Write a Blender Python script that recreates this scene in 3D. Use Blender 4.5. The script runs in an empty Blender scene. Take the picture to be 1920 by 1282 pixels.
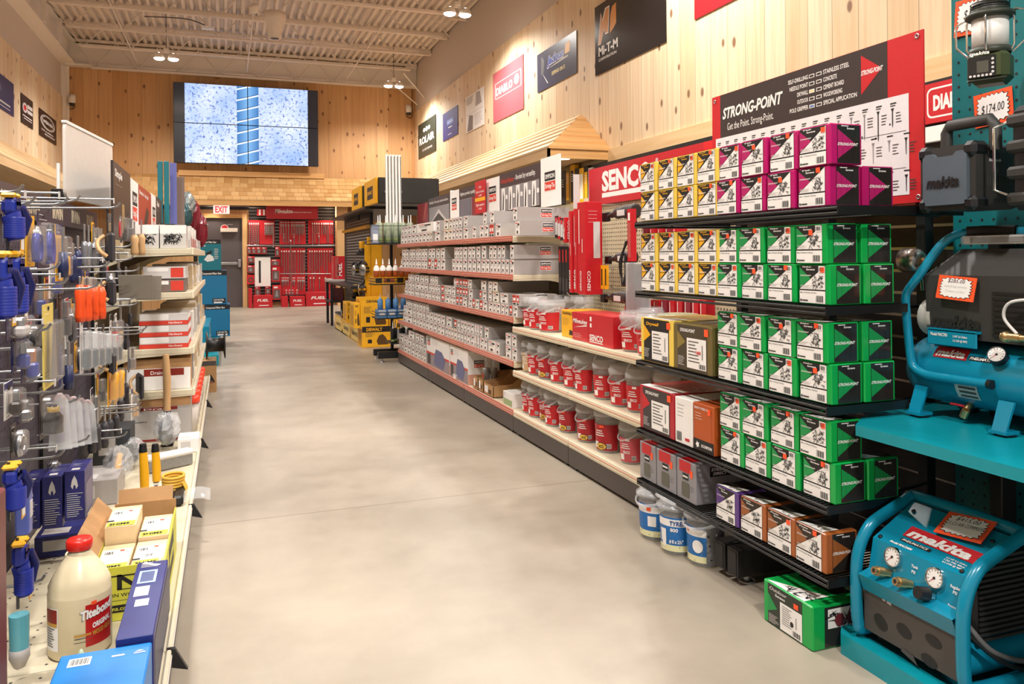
import bpy, math, random
from mathutils import Matrix, Vector
R = math.radians
PI = math.pi
random.seed(7)
SC = bpy.context.scene
COL = SC.collection

# ------------------------------------------------------------------ camera
F, CX, CY, YAW, ROLL, H = 1470.0, 960.0, 477.5, R(20.0), 0.009, 1.15
_r0 = Vector((math.cos(YAW), -math.sin(YAW), 0)); _w = Vector((math.sin(YAW), math.cos(YAW), 0)); _u0 = Vector((0, 0, 1))
_r = math.cos(ROLL)*_r0 - math.sin(ROLL)*_u0
_u = math.cos(ROLL)*_u0 + math.sin(ROLL)*_r0
EYE = Vector((0, 0, H))
cam = bpy.data.cameras.new('camera'); camo = bpy.data.objects.new('camera', cam); COL.objects.link(camo)
cam.sensor_width = 36; cam.lens = F/1920*36; cam.shift_x = 0; cam.shift_y = -(641-CY)/1920
cam.clip_start = .05; cam.clip_end = 100
camo.matrix_world = Matrix(((_r.x, _u.x, -_w.x, 0), (_r.y, _u.y, -_w.y, 0), (_r.z, _u.z, -_w.z, H), (0, 0, 0, 1)))
SC.camera = camo

def ray(px, py): return _w + _r*((px-CX)/F) + _u*((CY-py)/F)
def aX(px, py, X):                       # where the sight line meets the upright plane x = X
    d = ray(px, py); return EYE + d*(X/d.x)
def aY(px, py, Y):
    d = ray(px, py); return EYE + d*(Y/d.y)
def aZ(px, py, Z):
    d = ray(px, py); return EYE + d*((Z-H)/d.z)
def yx(px, X, z=.8):                     # distance down the aisle at which image column px meets plane X at height z
    a, b = -2.0, 40.0
    A = (px-CX)/F
    # p.r = A p.w with p=(X,Y,z-H)
    q = _r - _w*A
    return -(X*q.x + (z-H)*q.z)/q.y

# ------------------------------------------------------------------ world, exposure
wd = bpy.data.worlds.new('world'); SC.world = wd; wd.use_nodes = True
wd.node_tree.nodes['Background'].inputs[0].default_value = (1.0, .93, .88, 1)
wd.node_tree.nodes['Background'].inputs[1].default_value = .38  # added ambient fill light, reaching in through the open back of the room
SC.view_settings.view_transform = 'Standard'; SC.view_settings.look = 'None'
SC.view_settings.exposure = 0.30; SC.view_settings.gamma = 1; SC.view_settings.use_curve_mapping = False
SC.cycles.max_bounces = 6; SC.cycles.transparent_max_bounces = 16; SC.cycles.use_denoising = True
SC.cycles.sample_clamp_indirect = 6

# ------------------------------------------------------------------ materials
def s2l(c):
    if isinstance(c, str):
        c = c.lstrip('#'); c = [int(c[i:i+2], 16)/255 for i in (0, 2, 4)]
    return tuple((v/12.92 if v <= .04045 else ((v+.055)/1.055)**2.4) for v in c)
MATS = {}
def mat(name, col, rough=.5, metal=0, alpha=1, emit=0, var=.06, scale=40, spec=.5, trans=0):
    if name in MATS: return MATS[name]
    m = bpy.data.materials.new(name); m.use_nodes = True
    nt = m.node_tree; b = nt.nodes['Principled BSDF']
    c = s2l(col)
    if var and not emit:
        tc = nt.nodes.new('ShaderNodeTexCoord'); n = nt.nodes.new('ShaderNodeTexNoise'); n.inputs['Scale'].default_value = scale
        n.inputs['Detail'].default_value = 3
        mx = nt.nodes.new('ShaderNodeMix'); mx.data_type = 'RGBA'
        nt.links.new(tc.outputs['Object'], n.inputs['Vector']); nt.links.new(n.outputs['Fac'], mx.inputs['Factor'])
        mx.inputs['A'].default_value = tuple(v*(1-var) for v in c)+(1,); mx.inputs['B'].default_value = tuple(min(1, v*(1+var)) for v in c)+(1,)
        nt.links.new(mx.outputs['Result'], b.inputs['Base Color'])
    else: b.inputs['Base Color'].default_value = c+(1,)
    b.inputs['Roughness'].default_value = rough; b.inputs['Metallic'].default_value = metal
    b.inputs['Specular IOR Level'].default_value = spec
    if trans: b.inputs['Transmission Weight'].default_value = trans
    if alpha < 1: b.inputs['Alpha'].default_value = alpha
    if emit:
        b.inputs['Emission Color'].default_value = c+(1,); b.inputs['Emission Strength'].default_value = emit
    MATS[name] = m; return m
class G:                                  # tiny node graph helper
    def __init__(s, name, rough=.5):
        s.m = bpy.data.materials.new(name); s.m.use_nodes = True; s.nt = s.m.node_tree; s.b = s.nt.nodes['Principled BSDF']
        s.b.inputs['Roughness'].default_value = rough; MATS[name] = s.m
        s.tc = s.nt.nodes.new('ShaderNodeTexCoord').outputs['Object']
    def n(s, t, ins={}, **kw):
        nd = s.nt.nodes.new('ShaderNode'+t)
        for k, v in kw.items(): setattr(nd, k, v)
        for k, v in ins.items():
            if hasattr(v, 'node'): s.nt.links.new(v, nd.inputs[k])
            else: nd.inputs[k].default_value = v
        return nd
    def math(s, op, a, b=0, c=0): return s.n('Math', {0: a, 1: b, 2: c}, operation=op).outputs[0]
    def mix(s, f, a, b, bt='MIX'):
        nd = s.n('Mix', data_type='RGBA', blend_type=bt)
        for k, v in (('Factor', f), ('A', a), ('B', b)):
            i = [x for x in nd.inputs if x.name == k and x.enabled][0]
            if hasattr(v, 'node'): s.nt.links.new(v, i)
            else: i.default_value = v
        return [x for x in nd.outputs if x.enabled][0]
    def out(s, name, v):
        if hasattr(v, 'node'): s.nt.links.new(v, s.b.inputs[name])
        else: s.b.inputs[name].default_value = v
    def bump(s, h, st=.3, dist=.01):
        s.out('Normal', s.n('Bump', {'Height': h, 'Strength': st, 'Distance': dist}).outputs[0])

def planks(name, axis, w, light, dark, mid, knots=1.0, rough=.55):
    g = G(name, rough); sp = g.n('SeparateXYZ', {0: g.tc}); a = sp.outputs[axis]; z = sp.outputs[2]
    wob = g.n('TexNoise', {'Vector': g.n('CombineXYZ', {0: g.math('FLOOR', g.math('DIVIDE', a, .9)), 1: 0, 2: 0}).outputs[0], 'Scale': 3.0}).outputs['Fac']
    t = g.math('DIVIDE', a, w); i = g.math('FLOOR', t); fr = g.math('SUBTRACT', t, i)
    wn = g.n('TexWhiteNoise', {'W': i}, noise_dimensions='1D').outputs['Value']
    gr = g.n('TexNoise', {'Vector': g.n('CombineXYZ', {0: g.math('MULTIPLY', a, 26), 1: g.math('MULTIPLY', i, 3.7), 2: g.math('MULTIPLY', z, .9)}).outputs[0], 'Scale': 1.0, 'Detail': 5.0, 'Distortion': .6}).outputs['Fac']
    big = g.n('TexNoise', {'Vector': g.n('CombineXYZ', {0: g.math('MULTIPLY', a, 3), 1: i, 2: g.math('MULTIPLY', z, .5)}).outputs[0], 'Scale': 1.0}).outputs['Fac']
    c = g.mix(wn, light, mid)
    c = g.mix(g.math('MULTIPLY', g.math('SUBTRACT', gr, .42), 1.7), c, dark)
    c = g.mix(g.math('MULTIPLY', g.math('SUBTRACT', big, .5), .8), c, mid)
    kv = g.n('CombineXYZ', {0: g.math('MULTIPLY', a, 3.6), 1: g.math('MULTIPLY', z, 2.0), 2: 0.0}).outputs[0]
    vo = g.n('TexVoronoi', {'Vector': kv, 'Scale': 1.0, 'Randomness': 1.0}, voronoi_dimensions='2D'); d = vo.outputs['Distance']
    rnd = g.n('SeparateColor', {0: vo.outputs['Color']}).outputs[0]
    rr = g.math('ADD', g.math('MULTIPLY', rnd, .05*knots), .025)
    k = g.n('MapRange', {0: g.math('SUBTRACT', d, rr), 1: .0, 2: .05, 3: 1.0, 4: 0.0}).outputs[0]
    k = g.math('MULTIPLY', k, g.math('GREATER_THAN', rnd, .35))
    c = g.mix(g.math('MULTIPLY', k, .85), c, (.16, .055, .018, 1))
    gap = g.math('ADD', g.math('LESS_THAN', fr, .012), g.math('GREATER_THAN', fr, .988))
    c = g.mix(g.math('MULTIPLY', gap, .55), c, (.12, .05, .02, 1))
    g.out('Base Color', c); g.bump(g.math('SUBTRACT', gr, gap), .15, .004)
    return g.m
W1 = s2l('#f0c98f')+(1,); W2 = s2l('#d7a05e')+(1,); W3 = s2l('#e2b377')+(1,)
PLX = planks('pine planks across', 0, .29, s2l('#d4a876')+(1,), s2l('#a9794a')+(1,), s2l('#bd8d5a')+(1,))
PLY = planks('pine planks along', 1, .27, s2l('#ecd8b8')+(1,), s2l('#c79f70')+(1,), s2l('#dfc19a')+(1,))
def wood(name, light, dark, axis=0, sc=1.0):
    g = G(name, .55); sp = g.n('SeparateXYZ', {0: g.tc})
    k = [30*sc, 30*sc, 30*sc]; k[axis] = 1.3*sc
    v = g.n('CombineXYZ', {0: g.math('MULTIPLY', sp.outputs[0], k[0]), 1: g.math('MULTIPLY', sp.outputs[1], k[1]), 2: g.math('MULTIPLY', sp.outputs[2], k[2])}).outputs[0]
    n = g.n('TexNoise', {'Vector': v, 'Scale': 1.0, 'Detail': 4.0}).outputs['Fac']
    g.out('Base Color', g.mix(n, s2l(light)+(1,), s2l(dark)+(1,))); return g.m
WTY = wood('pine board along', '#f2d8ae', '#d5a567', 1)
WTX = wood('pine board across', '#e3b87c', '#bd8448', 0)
WTZ = wood('pine post', '#ecc792', '#cf9a5c', 2)
def shingle(name, axis):
    g = G(name, .7); sp = g.n('SeparateXYZ', {0: g.tc}); a = sp.outputs[axis]; z = sp.outputs[2]
    row = g.math('FLOOR', g.math('DIVIDE', z, .105)); off = g.n('TexWhiteNoise', {'W': row}, noise_dimensions='1D').outputs['Value']
    t = g.math('ADD', g.math('DIVIDE', a, .17), off); i = g.math('FLOOR', t); fr = g.math('SUBTRACT', t, i)
    wn = g.n('TexWhiteNoise', {'Vector': g.n('CombineXYZ', {0: i, 1: row, 2: 0}).outputs[0]}, noise_dimensions='3D').outputs['Value']
    n = g.n('TexNoise', {'Vector': g.tc, 'Scale': 30.0}).outputs['Fac']
    c = g.mix(wn, s2l('#dcb27a')+(1,), s2l('#b98a50')+(1,)); c = g.mix(g.math('MULTIPLY', n, .3), c, s2l('#a67a44')+(1,))
    c = g.mix(g.math('MULTIPLY', g.math('LESS_THAN', fr, .05), .6), c, s2l('#7a5226')+(1,))
    g.out('Base Color', c); return g.m
SHX = shingle('cedar shingle across', 0)

def concrete():
    g = G('polished concrete', .38)
    n1 = g.n('TexNoise', {'Vector': g.tc, 'Scale': .55, 'Detail': 6.0, 'Roughness': .62}).outputs['Fac']
    n2 = g.n('TexNoise', {'Vector': g.tc, 'Scale': 5.0, 'Detail': 8.0, 'Roughness': .7}).outputs['Fac']
    n3 = g.n('TexNoise', {'Vector': g.tc, 'Scale': 90.0, 'Detail': 2.0}).outputs['Fac']
    r = g.n('MapRange', {0: n1, 1: .38, 2: .64}).outputs[0]
    c = g.mix(r, s2l('#8f8577')+(1,), s2l('#b5aa9a')+(1,))
    c = g.mix(g.n('MapRange', {0: n2, 1: .4, 2: .75, 3: 0.0, 4: .45}).outputs[0], c, s2l('#a79c8d')+(1,))
    c = g.mix(g.n('MapRange', {0: n3, 1: .62, 2: .8, 3: 0.0, 4: .12}).outputs[0], c, s2l('#8d8172')+(1,))
    sp = g.n('SeparateXYZ', {0: g.tc})
    j = None
    for ax, vs in ((1, (3.62, 9.7, 15.2)), ):
        for v in vs:
            q = g.math('LESS_THAN', g.math('ABSOLUTE', g.math('SUBTRACT', sp.outputs[ax], v)), .003)
            j = q if j is None else g.math('MAXIMUM', j, q)
    c = g.mix(g.math('MULTIPLY', j, .75), c, s2l('#6b5d4c')+(1,))
    g.out('Base Color', c)
    g.out('Roughness', g.n('MapRange', {0: n2, 1: .3, 2: .7, 3: .32, 4: .5}).outputs[0])
    g.bump(g.math('SUBTRACT', n3, g.math('MULTIPLY', j, 3)), .05, .002)
    return g.m
CONC = concrete()

def M_(n): return MATS[n]
DRY = mat('painted drywall', '#cfc2b6', .8, var=.02)
WHITE = mat('white paint', '#e9e0d6', .55, var=.03)
DECK = mat('white painted steel deck', '#ddd0c4', .6, var=.04, scale=6)
PAPER = mat('white paper', '#f2efec', .6, var=.02)
LGREY = mat('light grey card', '#cfcbc9', .6, var=.05)
GREY = mat('grey card', '#a9a3a0', .6, var=.05)
DGREY = mat('dark grey ink', '#4b4644', .55)
BLACK = mat('black plastic', '#17171a', .42, var=.15)
INK = mat('black ink', '#1d1b1c', .5, var=0)
MET = mat('zinc steel', '#b9b9bb', .32, .9)
CHR = mat('chrome', '#dcdcdc', .12, 1)
BRASS = mat('brass', '#c8a878', .34, .9)
RED = mat('red print', '#c81f28', .45)
SRED = mat('glossy red print', '#c4222c', .3)
ORG = mat('orange sticker', '#ff5a2c', .5, var=0)
YEL = mat('yellow print', '#f2b21d', .45)
DYEL = mat('strong yellow plastic', '#eeae12', .4)
BEIGE = mat('beige enamel steel', '#d8cdb2', .4)
CREAM = mat('cream enamel steel', '#e6dcc2', .35)
TEAL = mat('teal enamel', '#0b8f9e', .28)
TEALD = mat('teal pegboard enamel', '#0c6f74', .4)
MBLUE = mat('blue green enamel', '#0f86a6', .25)
NAVY = mat('navy print', '#232a72', .4)
BLUE = mat('bright blue print', '#1479c8', .4)
IRB = mat('cobalt tool plastic', '#2b39a0', .38)
CARD = mat('brown cardboard', '#b48a5c', .75, var=.1)
CLEAR = mat('clear plastic', '#e8ecee', .08, alpha=.26, var=0)
CLEAR2 = mat('clear polythene', '#dfe0e2', .15, alpha=.38, var=.1)
BLIS = mat('clear blister shell', '#c9c4c0', .1, alpha=.2, var=0)
RUST = mat('red edge strip', '#bd6a5a', .45)
GRN = mat('green print', '#17924a', .4)
GLOW = mat('lamp glow', '#fff3e2', .4, emit=40)
GLOW2 = mat('downlight glow', '#fff1dd', .4, emit=14)

# ------------------------------------------------------------------ mesh builder
_txt = {}
def text_mesh(s, bold=0, shear=0, space=1.0):
    k = (s, bold, shear, space)
    if k not in _txt:
        c = bpy.data.curves.new('t', 'FONT'); c.body = s; c.size = 1; c.resolution_u = 2; c.shear = shear; c.offset = bold; c.space_character = space
        o = bpy.data.objects.new('t', c); me = o.to_mesh()
        vs = [v.co.copy() for v in me.vertices]; fs = [tuple(p.vertices) for p in me.polygons]
        o.to_mesh_clear(); bpy.data.objects.remove(o); bpy.data.curves.remove(c)
        if vs:
            x0 = min(v.x for v in vs); x1 = max(v.x for v in vs); y0 = min(v.y for v in vs); y1 = max(v.y for v in vs)
        else: x0 = x1 = y0 = y1 = 0
        _txt[k] = (vs, fs, x0, x1, y0, y1)
    return _txt[k]
class MB:
    def __init__(s): s.v = []; s.f = []; s.fm = []; s.sm = []; s.mats = []; s.M = Matrix.Identity(4)
    def mi(s, m):
        if m not in s.mats: s.mats.append(m)
        return s.mats.index(m)
    def add(s, vs, fs, m, smooth=False):
        n = len(s.v); k = s.mi(m); M = s.M
        s.v += [tuple(M @ Vector(v)) for v in vs]
        s.f += [tuple(i+n for i in f) for f in fs]; s.fm += [k]*len(fs); s.sm += [smooth]*len(fs); return s
    def box(s, x0, x1, y0, y1, z0, z1, m, c=0):
        if x0 > x1: x0, x1 = x1, x0
        if y0 > y1: y0, y1 = y1, y0
        if z0 > z1: z0, z1 = z1, z0
        if c <= 0:
            return s.add([(x0,y0,z0),(x1,y0,z0),(x1,y1,z0),(x0,y1,z0),(x0,y0,z1),(x1,y0,z1),(x1,y1,z1),(x0,y1,z1)],
                  [(0,3,2,1),(4,5,6,7),(0,1,5,4),(1,2,6,5),(2,3,7,6),(3,0,4,7)], m)
        c = min(c, (x1-x0)*.49, (y1-y0)*.49, (z1-z0)*.49)
        vs = []; ix = {}
        for sx in (0, 1):
            for sy in (0, 1):
                for sz in (0, 1):
                    p = [x1 if sx else x0, y1 if sy else y0, z1 if sz else z0]; d = [-c if sx else c, -c if sy else c, -c if sz else c]
                    for a in range(3):
                        q = [p[j] + (0 if j == a else d[j]) for j in range(3)]
                        ix[(sx, sy, sz, a)] = len(vs); vs.append(q)
        fs = []
        for a in range(3):
            b, e = (a+1) % 3, (a+2) % 3
            for t in (0, 1):
                q = []
                for (u, v) in ((0,0),(1,0),(1,1),(0,1)):
                    k = [0,0,0]; k[a] = t; k[b] = u; k[e] = v; q.append(ix[(k[0],k[1],k[2],a)])
                fs.append(tuple(q) if t else tuple(q[::-1]))
            for (u, v) in ((0,0),(1,0),(1,1),(0,1)):      # edges along a
                q = []
                for t in (0, 1):
                    k = [0,0,0]; k[a] = t; k[b] = u; k[e] = v
                    q += [ix[(k[0],k[1],k[2],b)], ix[(k[0],k[1],k[2],e)]]
                fs.append((q[0], q[1], q[3], q[2]) if (u ^ v) else (q[0], q[2], q[3], q[1]))
        for k in [(i, j, l) for i in (0,1) for j in (0,1) for l in (0,1)]:
            fs.append(tuple(ix[k+(a,)] for a in range(3)) if sum(k) % 2 else tuple(ix[k+(a,)] for a in (2,1,0)))
        return s.add(vs, fs, m)
    def prism(s, poly, axis, a0, a1, m, smooth=False):   # poly in the other two axes, cyclic order
        n = len(poly)
        def P(p, a):
            return {'x': (a, p[0], p[1]), 'y': (p[0], a, p[1]), 'z': (p[0], p[1], a)}[axis]
        vs = [P(p, a0) for p in poly]+[P(p, a1) for p in poly]
        s.add(vs, [tuple(range(n))[::-1], tuple(range(n, 2*n))], m)
        return s.add(vs, [(i, (i+1) % n, n+(i+1) % n, n+i) for i in range(n)], m, smooth)
    def lathe(s, prof, m, n=20, c=(0,0,0), ax='z', a0=0, a1=2*PI, smooth=True):
        vs = []; full = abs(a1-a0-2*PI) < 1e-6; k = n if full else n+1
        for (r, z) in prof:
            for i in range(k):
                a = a0+(a1-a0)*i/n; x, y = r*math.cos(a), r*math.sin(a)
                p = {'z': (x, y, z), 'x': (z, x, y), 'y': (y, z, x)}[ax]
                vs.append((p[0]+c[0], p[1]+c[1], p[2]+c[2]))
        fs = []
        for j in range(len(prof)-1):
            for i in range(n):
                i2 = (i+1) % k; fs.append((j*k+i, j*k+i2, (j+1)*k+i2, (j+1)*k+i))
        return s.add(vs, fs, m, smooth)
    def cyl(s, p0, p1, r, m, n=12, r2=None, smooth=True):
        return s.tube([p0, p1], [r, r if r2 is None else r2], m, n, smooth)
    def tube(s, pts, r, m, n=8, smooth=True, closed=False, sq=1.0):
        pts = [Vector(p) for p in pts]; N = len(pts)
        rs = r if isinstance(r, (list, tuple)) else [r]*N
        T = []
        for i in range(N):
            if closed: t = pts[(i+1) % N]-pts[i-1]
            else: t = pts[min(i+1, N-1)]-pts[max(i-1, 0)]
            T.append(t.normalized() if t.length > 1e-9 else Vector((0,0,1)))
        up = Vector((0,0,1)) if abs(T[0].z) < .9 else Vector((1,0,0))
        u = T[0].cross(up).normalized(); vs = []
        for i in range(N):
            u = (u - T[i]*u.dot(T[i])); u = u.normalized() if u.length > 1e-6 else T[i].orthogonal().normalized()
            w = T[i].cross(u)
            for k in range(n):
                a = 2*PI*k/n; vs.append(pts[i]+u*(rs[i]*math.cos(a))+w*(rs[i]*sq*math.sin(a)))
        fs = []
        for i in range(N if closed else N-1):
            j = (i+1) % N
            for k in range(n): fs.append((i*n+k, i*n+(k+1) % n, j*n+(k+1) % n, j*n+k))
        s.add(vs, fs, m, smooth)
        if not closed: s.add(vs[:n], [tuple(range(n))[::-1]], m); s.add(vs[-n:], [tuple(range(n))], m)
        return s
    def poly(s, pts, m): return s.add(pts, [tuple(range(len(pts)))], m)
    def sphere(s, c, r, m, n=12, sz=1.0):
        k = n//2; prof = [(r*math.sin(PI*i/k), -r*sz*math.cos(PI*i/k)) for i in range(k+1)]
        return s.lathe(prof, m, n, c)
    def text(s, t, M, h, m, align='l', bold=.0, shear=0, fit=None, space=1.0):   # h = cap height; M maps (u,v,0)
        vs, fs, x0, x1, y0, y1 = text_mesh(t, bold, shear, space)
        if not vs: return s
        k = h/.72; kx = k
        if fit: kx = fit/max(x1-x0, 1e-6)
        ox = {'l': -x0, 'c': -(x0+x1)/2, 'r': -x1}[align]
        S = s.M; s.M = S @ M
        s.add([((v.x+ox)*kx, v.y*k, 0) for v in vs], fs, m); s.M = S; return s
    def rot(s, M): s.M = M; return s

def curve(pts, k=6, closed=False):      # Catmull-Rom
    P = [Vector(p) for p in pts]; N = len(P); out = []
    rng = range(N) if closed else range(N-1)
    for i in rng:
        a = P[(i-1) % N] if closed or i > 0 else P[0]; b = P[i]; c = P[(i+1) % N]; d = P[(i+2) % N] if closed or i < N-2 else P[-1]
        for j in range(k):
            t = j/k; out.append(.5*((2*b)+(c-a)*t+(2*a-5*b+4*c-d)*t*t+(3*b-a-3*c+d)*t**3))
    if not closed: out.append(P[-1])
    return out
def rrect(x0, x1, z0, z1, r, n=4):
    o = []
    for (cx, cz, a) in ((x1-r, z1-r, 0), (x0+r, z1-r, 90), (x0+r, z0+r, 180), (x1-r, z0+r, 270)):
        for i in range(n+1):
            t = R(a+90*i/n); o.append((cx+r*math.cos(t), cz+r*math.sin(t)))
    return o

# faces of an upright carton whose front lies in y=0 (seen from -y), x to the right, depth +y
def FM(face, w, d, h, off=.0008):
    if face == 'front': return Matrix(((1,0,0,0),(0,0,-1,-off),(0,1,0,0),(0,0,0,1)))
    if face == 'right': return Matrix(((0,0,1,w+off),(1,0,0,0),(0,1,0,0),(0,0,0,1)))
    if face == 'left': return Matrix(((0,0,-1,-off),(-1,0,0,d),(0,1,0,0),(0,0,0,1)))
    if face == 'top': return Matrix(((1,0,0,0),(0,1,0,0),(0,0,1,h+off),(0,0,0,1)))
    if face == 'back': return Matrix(((-1,0,0,w),(0,0,1,d+off),(0,1,0,0),(0,0,0,1)))
class Carton(MB):
    def __init__(s, w, d, h, m, c=.0):
        super().__init__(); s.w, s.d, s.h = w, d, h; s.k = 0; s.box(0, w, 0, d, 0, h, m, c)
    def dec(s, face, pts, m, lvl=1):
        S = s.M; s.M = S @ FM(face, s.w, s.d, s.h, .0006*lvl); s.poly([(p[0], p[1], 0) for p in pts], m); s.M = S; return s
    def rect(s, face, x0, z0, x1, z1, m, lvl=1): return s.dec(face, [(x0,z0),(x1,z0),(x1,z1),(x0,z1)], m, lvl)
    def tx(s, face, t, x, z, h, m, lvl=2, align='l', bold=.01, shear=0, fit=None, rot=0):
        return s.text(t, FM(face, s.w, s.d, s.h, .0006*lvl) @ Matrix.Translation((x, z, 0)) @ Matrix.Rotation(R(rot), 4, 'Z'), h, m, align, bold, shear, fit)
    def lines(s, face, x0, x1, z, n, dz, m=None, th=.0012, lvl=2):
        for i in range(n): s.rect(face, x0, z-i*dz-th, x0+(x1-x0)*(.6+.4*random.random()), z-i*dz, m or DGREY, lvl)
        return s
    def bars(s, face, x0, x1, z0, z1, lvl=3, n=9):
        for i in range(n):
            a = x0+(x1-x0)*i/n; s.rect(face, a, z0, a+(x1-x0)/n*(.35+.35*((i*7) % 3)/2), z1, INK, lvl)
        return s

# ------------------------------------------------------------------ objects
ALL = []
def obj(name, mb, parent=None, loc=None, rz=0, rx=0, ry=0):
    me = bpy.data.meshes.new(name); me.from_pydata(mb.v, [], mb.f)
    for m in mb.mats: me.materials.append(m)
    me.polygons.foreach_set('material_index', mb.fm); me.polygons.foreach_set('use_smooth', mb.sm); me.update()
    o = bpy.data.objects.new(name, me); COL.objects.link(o)
    if parent is not None: o.parent = parent
    if loc is not None: o.location = loc
    o.rotation_euler = (rx, ry, rz)
    return o
LAB = {}
def tag(o, label, cat, group=None):
    o['label'] = label; o['category'] = cat
    if group: o['group'] = group
    LAB.setdefault(label, []).append(o)
    return o
def thing(name, label, cat, loc=(0,0,0), rz=0, group=None, rx=0, ry=0):
    o = bpy.data.objects.new(name, None); COL.objects.link(o); o.empty_display_size = .05
    o.location = loc; o.rotation_euler = (rx, ry, rz); return tag(o, label, cat, group)
def struct(name, mb, loc=None, parent=None):
    o = obj(name, mb, parent, loc); o['kind'] = 'structure'; return o
def kids(o): return [c for c in COL.objects if c.parent == o]
_kc = {}
def dup(root, loc, rz=None, label=None, group=None, cat=None, scale=None, parent=None):
    c = root.copy(); COL.objects.link(c); c.location = loc
    if rz is not None: c.rotation_euler = (root.rotation_euler[0], root.rotation_euler[1], rz)
    if scale is not None: c.scale = scale
    if label: c['label'] = label
    if group: c['group'] = group
    if cat: c['category'] = cat
    if parent is not None: c.parent = parent
    if root.name not in _kc: _kc[root.name] = list(root.children)
    for ch in _kc[root.name]:
        d = ch.copy(); COL.objects.link(d); d.parent = c
        if ch.name not in _kc: _kc[ch.name] = list(ch.children)
        for g in _kc[ch.name]:
            e = g.copy(); COL.objects.link(e); e.parent = d
    return c
class Proto:                              # first use moves the original, later uses copy it
    def __init__(s, root): s.r = root; s.used = False
    def put(s, loc, rz, label, group=None, scale=None):
        if not s.used:
            s.used = True; o = s.r; o.location = loc; o.rotation_euler[2] = rz; o['label'] = label
            if group: o['group'] = group
            if scale: o.scale = scale
            return o
        return dup(s.r, loc, rz, label, group, None, scale if scale else (1, 1, 1))
ORD = 'first second third fourth fifth sixth seventh eighth ninth tenth eleventh twelfth thirteenth fourteenth fifteenth sixteenth seventeenth eighteenth nineteenth twentieth'.split()
TENS = {20: 'twenty', 30: 'thirty', 40: 'forty', 50: 'fifty'}
def ordw(i):                              # 0-based
    if i < 20: return ORD[i]
    t = (i+1)//10*10
    if (i+1) % 10 == 0: return {30: 'thirtieth', 40: 'fortieth', 50: 'fiftieth'}[t]
    return TENS[t]+'-'+ORD[(i+1) % 10-1]
RX = -PI/2      # rotation of goods on the right side (front faces the aisle)
LX = PI/2       # rotation of goods on the left side

# ================================================================== SETTING
XL, XR, YF, ZC = -3.3, 4.45, 19.17, 5.85
YB = -4.0
LC = (1.0, .955, .90)
def lamp(x, y, z, e, label):
    t = thing('twin_floodlight', label, 'ceiling light', (x, y, z), 0)
    b = MB().box(-.16, .16, -.03, .03, .10, .13, WHITE, .005).cyl((0,0,.13), (0,0,ZC-z), .006, DGREY, 6).box(-.05,.05,-.05,.05,.12,.19,WHITE,.01)
    obj('hanger', b, t)
    for s in (-1, 1):
        h = MB().lathe([(.03,.1),(.085,.07),(.10,.0),(.097,-.005)], WHITE, 16)
        h.lathe([(.092,-.002),(.08,-.022),(.045,-.036),(0,-.04)], GLOW, 16)
        obj('lamp_head', h, t, (s*.125, 0, 0))
    for s in (-1, 1):
        l = bpy.data.lights.new('lamp_light', 'SPOT'); l.energy = e/2; l.color = LC; l.spot_size = R(155); l.spot_blend = .6; l.shadow_soft_size = .09
        lo = bpy.data.objects.new('lamp_light', l); COL.objects.link(lo); lo.parent = t; lo.location = (s*.125, 0, -.055)
for (x, y, e, lb) in ((-1.05, 16.3, 430, 'twin white floodlight hanging below the far joists, left of the video wall'),
              (-1.05, 11.6, 430, 'twin white floodlight at the top edge above the video wall'),
              (3.55, 17.4, 430, 'twin white floodlight in the far right corner beside the video wall'),
              (3.45, 11.9, 480, 'twin white floodlight hanging next to the upper right drywall'),
              (-1.05, 6.6, 380, 'twin white floodlight above the left shelving'),
              (3.45, 6.4, 520, 'twin white floodlight above the grey carton shelving'),
              (-1.05, 1.6, 560, 'twin white floodlight above the glue jug'),
              (3.3, 1.4, 430, 'twin white floodlight above the blue compressors'),
              (1.1, 4.0, 330, 'twin white floodlight over the near end of the aisle'),
              (.4, -1.6, 800, 'twin white floodlight behind the near end of the aisle')):
    lamp(x, y, 4.95, e, lb)

struct('floor', MB().box(-6, 7, YB, YF+.3, -.2, 0, CONC))
# side and far walls: pine boards up to 4.7 m, drywall over them on the sides
b = MB().box(XL-.2, XL, YB, YF+.2, 0, ZC+.3, DRY); struct('wall_left', b)
b = MB().box(XR, XR+.2, YB, YF+.2, 0, ZC+.3, DRY); struct('wall_right', b)
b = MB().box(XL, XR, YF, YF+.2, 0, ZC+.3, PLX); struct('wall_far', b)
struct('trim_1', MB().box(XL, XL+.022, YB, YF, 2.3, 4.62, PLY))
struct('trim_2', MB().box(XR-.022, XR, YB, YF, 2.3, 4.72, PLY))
struct('trim_3', MB().box(XL, XL+.1, YF-.12, YF, 0, ZC, WHITE).box(XL+.1, XL+.14, YF-.05, YF, 3.0, ZC, WHITE))
# roof deck
d = MB(); prof = []
x = XL; p = []
while x < XR:
    p += [(x, ZC), (x+.05, ZC), (x+.07, ZC+.07), (x+.13, ZC+.07)]; x += .15
vs = [(a, YB, z) for a, z in p]+[(a, YF, z) for a, z in p]; n = len(p)
d.add(vs, [(i, i+1, n+i+1, n+i) for i in range(n-1)], DECK)
d.box(XL, XR, YB, YF, ZC+.071, ZC+.2, DECK)
struct('ceiling', d)
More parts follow.
